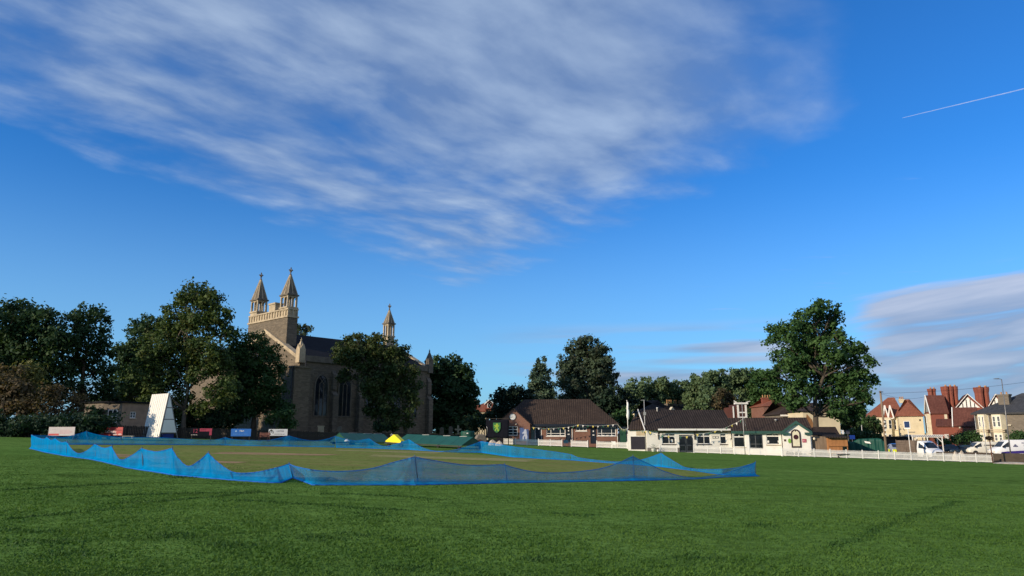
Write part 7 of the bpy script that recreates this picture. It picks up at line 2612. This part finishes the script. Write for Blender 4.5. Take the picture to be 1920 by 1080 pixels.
for xa, xb in ((1657, 1662.5), (1666, 1672)):
    for ya, yb in ((787, 804), (814, 828)):
        a_ = f.r(xa, ya, xb, yb, -.8)
        mb = MB(); mb.box(a_[0], a_[1], -.85, -.803, a_[2], a_[3]); w_ = mb.build('window', M.white, by)
        mb = MB(); zm = (a_[2] + a_[3]) / 2; mb.box(a_[0] + .07, a_[1] - .07, -.862, -.851, a_[2] + .07, zm - .03); mb.box(a_[0] + .07, a_[1] - .07, -.862, -.851, zm + .03, a_[3] - .07); mb.build('pane', M.glass, w_)
for xc, yt in ((1675, 751.5), (1690, 749)):
    uc, zz = f.uz(xc, yt, 4.5)
    chimney(r, uc, 4.5, zr - 1.2, zz, .9, .6, M.cream, 3)
f, r, ze = block_house('plain_gable_house', 'plain cream rendered wall with a red hipped roof left of the red brick house', 1684.5, 1730, 780.5, 835, 142, M.cream, roof=M.tile_maroon if False else M.tile_red, y_ridge=748.5, depth=9, hip=2.8, Y1=140.2)
mb = MB(); a_ = f.r(1703, 809.5, 1716, 811); mb.box(a_[0], a_[1], -.03, -.003, a_[2], a_[3]); mb.build('wall_pipe', M.grey_metal, r)
mb = MB(); a_ = f.r(1723.5, 786, 1726, 789); mb.box(a_[0], a_[1], -.1, -.003, a_[2], a_[3]); mb.build('wall_box', M.dark_metal, r)


def end_gable_block(name, r, f, x0, x1, y_eave, y_ridge, depth, wm, rm, barge=None, infill=None, base=-2.5, part='wing', Y0=None, Y1=None):
    """a block whose ridge runs along the front and whose left gable end shows"""
    ff = Fac.front(x0, x1, Y0, Y1, y_eave)
    off = Vector((ff.p0.x, ff.p0.y, ff.zb))
    ze = ff.uz((x0 + x1) / 2, y_eave)[1]
    zr = ff.uz((x0 + x1) / 2, y_ridge, depth / 2)[1]
    mb = MB(); mb.box(0, ff.len, 0, depth, base, ze); mb.ext([(.002, .002, ze), (.002, depth - .002, ze), (.002, depth / 2, zr - .05)], (.3, 0, 0))
    w_ = mb.build(part, wm)
    mb = MB(); gable_roof(mb, 0, ff.len, 0, depth, ze, zr, oh=.25, ov=.15); rf = mb.build('roof', rm, w_)
    if barge:
        mb = MB()
        k = (zr - ze) / (depth / 2)
        for ya, yb in ((-.35, depth / 2), (depth + .35, depth / 2)):
            mb.bar((-.22, ya, ze - .35 * k + .1), (-.22, yb, zr + .14), .14, .3)
        mb.build('bargeboard', barge, w_)
    if infill:
        mb = MB(); mb.ext([(-.05, .4, ze + .15), (-.05, depth - .4, ze + .15), (-.05, depth / 2, zr - .45)], (.04, 0, 0)); mb.build('gable_infill', infill, w_)
    w_.parent = r
    # place in the house's frame
    Mx = Matrix.Translation(off) @ Matrix.Rotation(ff.rz, 4, 'Z')
    root_m = Matrix.Translation(r.location) @ Matrix.Rotation(r.rotation_euler.z, 4, 'Z')
    w_.matrix_basis = root_m.inverted() @ Mx
    return ff, w_, ze, zr


def front_gable_block(r, x0, x1, y_eave, y_ridge, Y0, Y1, depth, wm, rm, timber=True, part='gabled_wing', base=-2.5):
    ff = Fac.front(x0, x1, Y0, Y1, y_eave)
    ze = ff.uz((x0 + x1) / 2, y_eave)[1]; zr = ff.uz((x0 + x1) / 2, y_ridge)[1]
    mb = MB(); mb.box(0, ff.len, 0, depth, base, ze); mb.ext([(.002, .0, ze + .002), (ff.len - .002, .0, ze + .002), (ff.len / 2, .0, zr - .1)], (0, .3, 0)); w_ = mb.build(part, wm)
    mb = MB(); cross_roof(mb, 0, ff.len, 0, depth, ze, zr, oh=.25, ov=.3); mb.build('roof', rm, w_)
    k = (zr - ze) / (ff.len / 2)
    mb = MB()
    for a, b_ in ((-.3, ff.len / 2), (ff.len + .3, ff.len / 2)):
        mb.bar((a, -.36, ze - .3 * k), (b_, -.36, zr + .08), .3, .1)
    mb.build('bargeboard', M.white, w_)
    mb = MB(); mb.ext([(.45, -.05, ze + .05), (ff.len - .45, -.05, ze + .05), (ff.len / 2, -.05, zr - .5)], (0, .047, 0)); pn = mb.build('gable_panel', M.white, w_)
    mb = MB()
    n = max(4, int(ff.len / .55))
    for i in range(1, n):
        u = ff.len * i / n
        top = ze + .05 + (1 - abs(u - ff.len / 2) / (ff.len / 2 - .45)) * (zr - .5 - ze)
        if top > ze + .3: mb.box(u - .075, u + .075, -.08, -.052, ze + .06, top - .12)
    mb.build('timber_stud', M.timber_dark, pn)
    w_.parent = r
    Mx = Matrix.Translation((ff.p0.x, ff.p0.y, ff.zb)) @ Matrix.Rotation(ff.rz, 4, 'Z')
    root_m = Matrix.Translation(r.location) @ Matrix.Rotation(r.rotation_euler.z, 4, 'Z')
    w_.matrix_basis = root_m.inverted() @ Mx
    return ff, w_, ze, zr


# ---- red brick house with big chimneys
f = Fac.front(1745, 1776, 120, 119.2, 773)
r = f.root('red_brick_house', 'rambling red brick house with massive chimneys and half-timbered gables', 'house')
ff, wg, ze, zr = end_gable_block('x', r, f, 1745, 1777, 773, 742.5, 5.2, M.brick_red, M.tile_maroon, M.white, pm('grey_green_infill', (.3, .33, .3), .7), Y0=137, Y1=136, part='main_wing')
a_ = ff.r(1747, 800, 1757, 818)
# cream bay on the left end
mb = MB(); mb.box(-.55, -.003, .6, 3.9, 3.4, ze - .25); by = mb.build('bay', M.cream_trim, wg)
mb = MB(); mb.box(-.62, -.553, 1.6, 2.9, 3.9, ze - .6); w_ = mb.build('window', M.white, by)
mb = MB(); mb.box(-.64, -.622, 1.7, 2.2, 4.0, ze - .7); mb.box(-.64, -.622, 2.3, 2.8, 4.0, ze - .7); mb.build('pane', M.glass, w_)
mb = MB()
for i in range(12): mb.box(ff.len * i / 12 + .03, ff.len * i / 12 + .17, -.1, -.003, ze - .3, ze - .12)
mb.build('eaves_dentil', M.cream_trim, wg)
wn_ = ff.r(1771, 777, 1776, 789)
mb = MB(); mb.box(wn_[0], min(wn_[1], ff.len - .05), -.06, -.003, wn_[2], wn_[3]); w_ = mb.build('window', M.cream_trim, wg)
front_gable_block(r, 1791, 1843, 765, 739.5, 134.5, 132.5, 9, M.brick_red, M.tile_maroon)
front_gable_block(r, 1853, 1887, 762, 739.5, 137, 135.5, 9, M.brick_red, M.tile_maroon, part='rear_gabled_wing')
ff3, w3, ze3, zr3 = end_gable_block('x', r, f, 1789, 1832, 797, 765.5, 5.2, M.brick_red, M.tile_maroon, M.white, None, Y0=127.5, Y1=125.5, part='front_wing')
mb = MB(); mb.box(-.05, -.003, 1.7, 3.5, ze3 - .9, ze3 + .8); wn3 = mb.build('window', M.navy, w3)
mb = MB()
n = 22
for i in range(n): mb.box(ff3.len * i / n, ff3.len * i / n + .1, -.12, -.003, ze3 - .28, ze3 - .1)
mb.build('eaves_dentil', M.dark_metal, w3)
a_ = ff3.r(1818.5, 812.5, 1829, 832)
mb = MB(); mb.box(a_[0], a_[1], -.05, -.003, a_[2], a_[3]); dp = mb.build('porch_frame', M.white, w3)
mb = MB(); mb.box(a_[0] + .12, a_[1] - .12, -.07, -.052, a_[2], a_[3] - .12); mb.build('porch_panel', M.brick, dp)
a_ = ff3.r(1797, 792 + 2.5, 1799, 796); mb = MB(); a_ = ff3.r(1798, 800, 1801, 803); mb.box(a_[0], a_[1], -.12, -.003, a_[2], a_[3]); mb.build('wall_lamp', M.lamp_glass, w3)
# lower red link with a tall white-framed opening, left of the front wing
ff4 = Fac.front(1757, 1789.5, 130, 128.5, 800)
mb = MB()
ze4 = ff4.uz(1775, 800)[1]
mb.box(0, ff4.len, 0, 4, -2.5, ze4); lk = mb.build('link', M.brick_red)
lk.parent = r
mb = MB(); mb.ext([(-.2, -.3, ze4), (ff4.len + .1, -.3, ze4), (ff4.len + .1, 2.5, ze4 + 1.3), (-.2, 2.5, ze4 + 1.3)], (0, 0, .12)); mb.build('roof', M.tile_maroon, lk)
h = ff4.r(1783, 814.5, 1788.5, 830)
mb = MB(); mb.box(h[0], h[1], -.06, -.003, h[2], h[3] - .3); mb.disc(((h[0] + h[1]) / 2, -.061, h[3] - .3), (h[1] - h[0]) / 2, th=.055); w_ = mb.build('arched_window', M.white, lk)
mb = MB(); mb.box(h[0] + .1, h[1] - .1, -.09, -.064, h[2] + .1, (h[2] + h[3]) / 2 - .1); mb.box(h[0] + .1, h[1] - .1, -.09, -.064, (h[2] + h[3]) / 2 + .05, h[3] - .25); mb.build('pane', M.glass, w_)
mb = MB()
for i in range(8):
    a_ = ff4.r(1771.5 + i * 1.05, 814, 1772.1 + i * 1.05, 828); mb.box(a_[0], a_[1], -.1, -.05, a_[2], a_[3])
mb.build('railing', M.white, lk)
Mx = Matrix.Translation((ff4.p0.x, ff4.p0.y, ff4.zb)) @ Matrix.Rotation(ff4.rz, 4, 'Z')
lk.matrix_basis = (Matrix.Translation(r.location) @ Matrix.Rotation(r.rotation_euler.z, 4, 'Z')).inverted() @ Mx


def stack(xa, xb, yt, yb, Y, n, nm='chimney'):
    """massive flared brick stack made of clustered shafts"""
    ff = Fac.front(xa, xb, Y, Y, yt)
    z1 = ff.uz((xa + xb) / 2, yt)[1]; z0 = ff.uz((xa + xb) / 2, yb)[1]
    mb = MB()
    w = ff.len / n
    H_ = z1 - z0
    for i in range(n):
        c = (w * (i + .5), .7, 0)
        rr = w * .5
        mb.lathe((c[0], c[1], z0 - 2), [(rr * .82, 0), (rr * .82, 2 + H_ * .6), (rr * .98, 2 + H_ * .72), (rr * 1.1, 2 + H_ * .86), (rr * 1.1, 2 + H_)], 8, rot=math.pi / 8, smooth=False)
        mb.lathe((c[0], c[1] + w * .9, z0 - 2), [(rr * .82, 0), (rr * .82, 2 + H_ * .6), (rr * .98, 2 + H_ * .72), (rr * 1.1, 2 + H_ * .86), (rr * 1.1, 2 + H_)], 8, rot=math.pi / 8, smooth=False)
    o = mb.build(nm, M.brick_red); o.parent = r
    Mx = Matrix.Translation((ff.p0.x, ff.p0.y, ff.zb)) @ Matrix.Rotation(ff.rz, 4, 'Z')
    o.matrix_basis = (Matrix.Translation(r.location) @ Matrix.Rotation(r.rotation_euler.z, 4, 'Z')).inverted() @ Mx
    mb = MB()
    for i in range(n): mb.lathe((w * (i + .5), .7, z1 + .002), [(w * .22, 0), (w * .18, .2), (w * .22, .3)], 10)
    mb.build('chimney_pot', M.terracotta, o)


stack(1745.5, 1758, 728.5, 743, 139, 2)
stack(1772.5, 1798.5, 724, 766, 138, 3)
stack(1835.5, 1857, 725.5, 752, 146, 2)

# ---- grey stone house at the right edge
f = Fac.front(1829, 1962, 112, 104, 800)
r = f.root('stone_house', 'grey stone house with two cream bays and a slate roof at the right edge', 'house')
ze = f.uz(1880, 775)[1]
mb = MB(); mb.box(0, f.len, 0, 11, -2.5, ze); mb.build('wall', M.stone_house, r)
zr = f.uz(1916, 737, 5.5)[1]
up = f.uz(1916, 737, 5.5)[0]
mb = MB(); hip_roof(mb, 0, f.len, 0, 11, ze, zr, hipl=up + .3, hipr=3.5); mb.build('roof', M.slate_blue, r)
mb = MB(); mb.box(-.3, f.len + .3, -.42, -.303, ze - .14, ze + .1); mb.build('gutter', M.dark_metal, r)
for xa, xb in ((1831.5, 1853), (1857.5, 1884)):
    b_ = f.r(xa, 777, xb, 832, -.7)
    mb = MB(); mb.ext([(b_[0], -.003, -2), (b_[0] + .35, -.75, -2), (b_[1] - .35, -.75, -2), (b_[1], -.003, -2)], (0, 0, b_[3] + 2)); by = mb.build('bay', M.cream_trim, r)
    for ya, yb in ((780, 800.5), (814, 827)):
        zA, zB_ = f.uz((xa + xb) / 2, yb, -.75)[1], f.uz((xa + xb) / 2, ya, -.75)[1]
        mid_ = (b_[0] + b_[1]) / 2
        for a0, a1 in ((b_[0] + .42, mid_ - .08), (mid_ + .08, b_[1] - .42)):
            mb = MB(); mb.box(a0, a1, -.79, -.753, zA, zB_); w_ = mb.build('window', M.white, by)
            zm = (zA + zB_) / 2
            mb = MB(); mb.box(a0 + .08, a1 - .08, -.805, -.792, zA + .08, zm - .03); mb.box(a0 + .08, a1 - .08, -.805, -.792, zm + .03, zB_ - .08); mb.build('pane', glass_mat('net_curtain_glass', (.10, .11, .11), .15), w_)
    mb = MB()
    for z in (f.uz(xa, 806, -.75)[1], f.uz(xa, 809.5, -.75)[1]): mb.box(b_[0] - .02, b_[1] + .02, -.82, -.003, z - .06, z + .06)
    mb.build('band_course', M.ashlar, by)
mb = MB()
for px_ in (1830, 1856):
    u_c = f.uz(px_, 800, -.1)[0]; mb.tube([(u_c, -.12, -2), (u_c, -.12, ze - .1)], .07, 8)
mb.build('downpipe', M.pale_metal, r)
uc, zz = f.uz(1882.5, 739.5, 2.5)
chimney(r, uc, 2.5, ze, zz, 1.5, .9, M.stone_house, 2, pot_h=.35)
ul_, zl_ = f.uz(1894, 797)
mb = MB(); mb.box(ul_ - .25, ul_ + .25, -.3, -.003, zl_ - .06, zl_ + .06); mb.build('wall_lamp', M.lamp_glass, r)

# garage, pergola, hedges in front of the houses
f = Fac.front(1664, 1714, 108, 107, 830)
r = f.root('dark_garage', 'low dark timber garage behind the truck and the patrol car', 'garage')
z1 = f.uz(1690, 821)[1]
mb = MB(); mb.box(0, f.len, 0, 5, -1.5, z1); mb.build('wall', M.timber_dark, r)
mb = MB(); mb.box(-.2, f.len + .2, -.3, 5.2, z1 + .002, z1 + .2); mb.build('roof', M.tile_grey, r)
mb = MB(); a_ = f.r(1668, 825, 1684, 850); mb.box(a_[0], a_[1], -.04, -.003, -1, a_[3]); mb.build('garage_door', M.black, r)
f = Fac.front(1709.5, 1768, 106, 105, 820)
r = f.root('pergola', 'white timber pergola with open rafters behind the truck cab', 'pergola')
z1 = f.uz(1740, 817)[1]; z2 = f.uz(1740, 820)[1]
mb = MB()
for y in (0, 2.2): mb.box(0, f.len, y, y + .1, z2, z1)
n = 16
for i in range(n + 1):
    u = f.len * i / n; mb.box(u - .04, u + .04, -.35, 2.6, z1 + .002, z1 + .14)
mb.build('rafters', M.white, r)
for u in (.1, f.len * .5, f.len - .12):
    for y in (0, 2.2):
        mb = MB(); mb.box(u - .06, u + .06, y - .01, y + .11, -1.2, z2 - .002); mb.build('post', M.white, r)
mb = MB()
for u in (.16, f.len - .18): mb.bar((u, .05, z2 - .7), (u + (.6 if u < 1 else -.6), .05, z2), .08)
mb.build('brace', M.white, r)
bush('garden_hedge', 'green hedge in front of the red brick house', 112, [(1764, 826, 7), (1778, 827, 8), (1792, 824, 9), (1804, 822, 11), (1817, 819, 12), (1828, 822, 10), (1840, 826, 8)], L.shrub, .16, 1.3, cat='hedge')
bush('garden_bush', 'dark green bush against the stone house at the right edge', 104.5, [(1903, 820, 10), (1916, 816, 12), (1932, 818, 13)], L.shrub, .16, 1.3)
bush('garden_bush', 'dark shrubs behind the green tarpaulin', 110, [(1600, 815, 14), (1616, 818, 14), (1634, 822, 12), (1648, 822, 11)], L.dark, .2, 1.2)
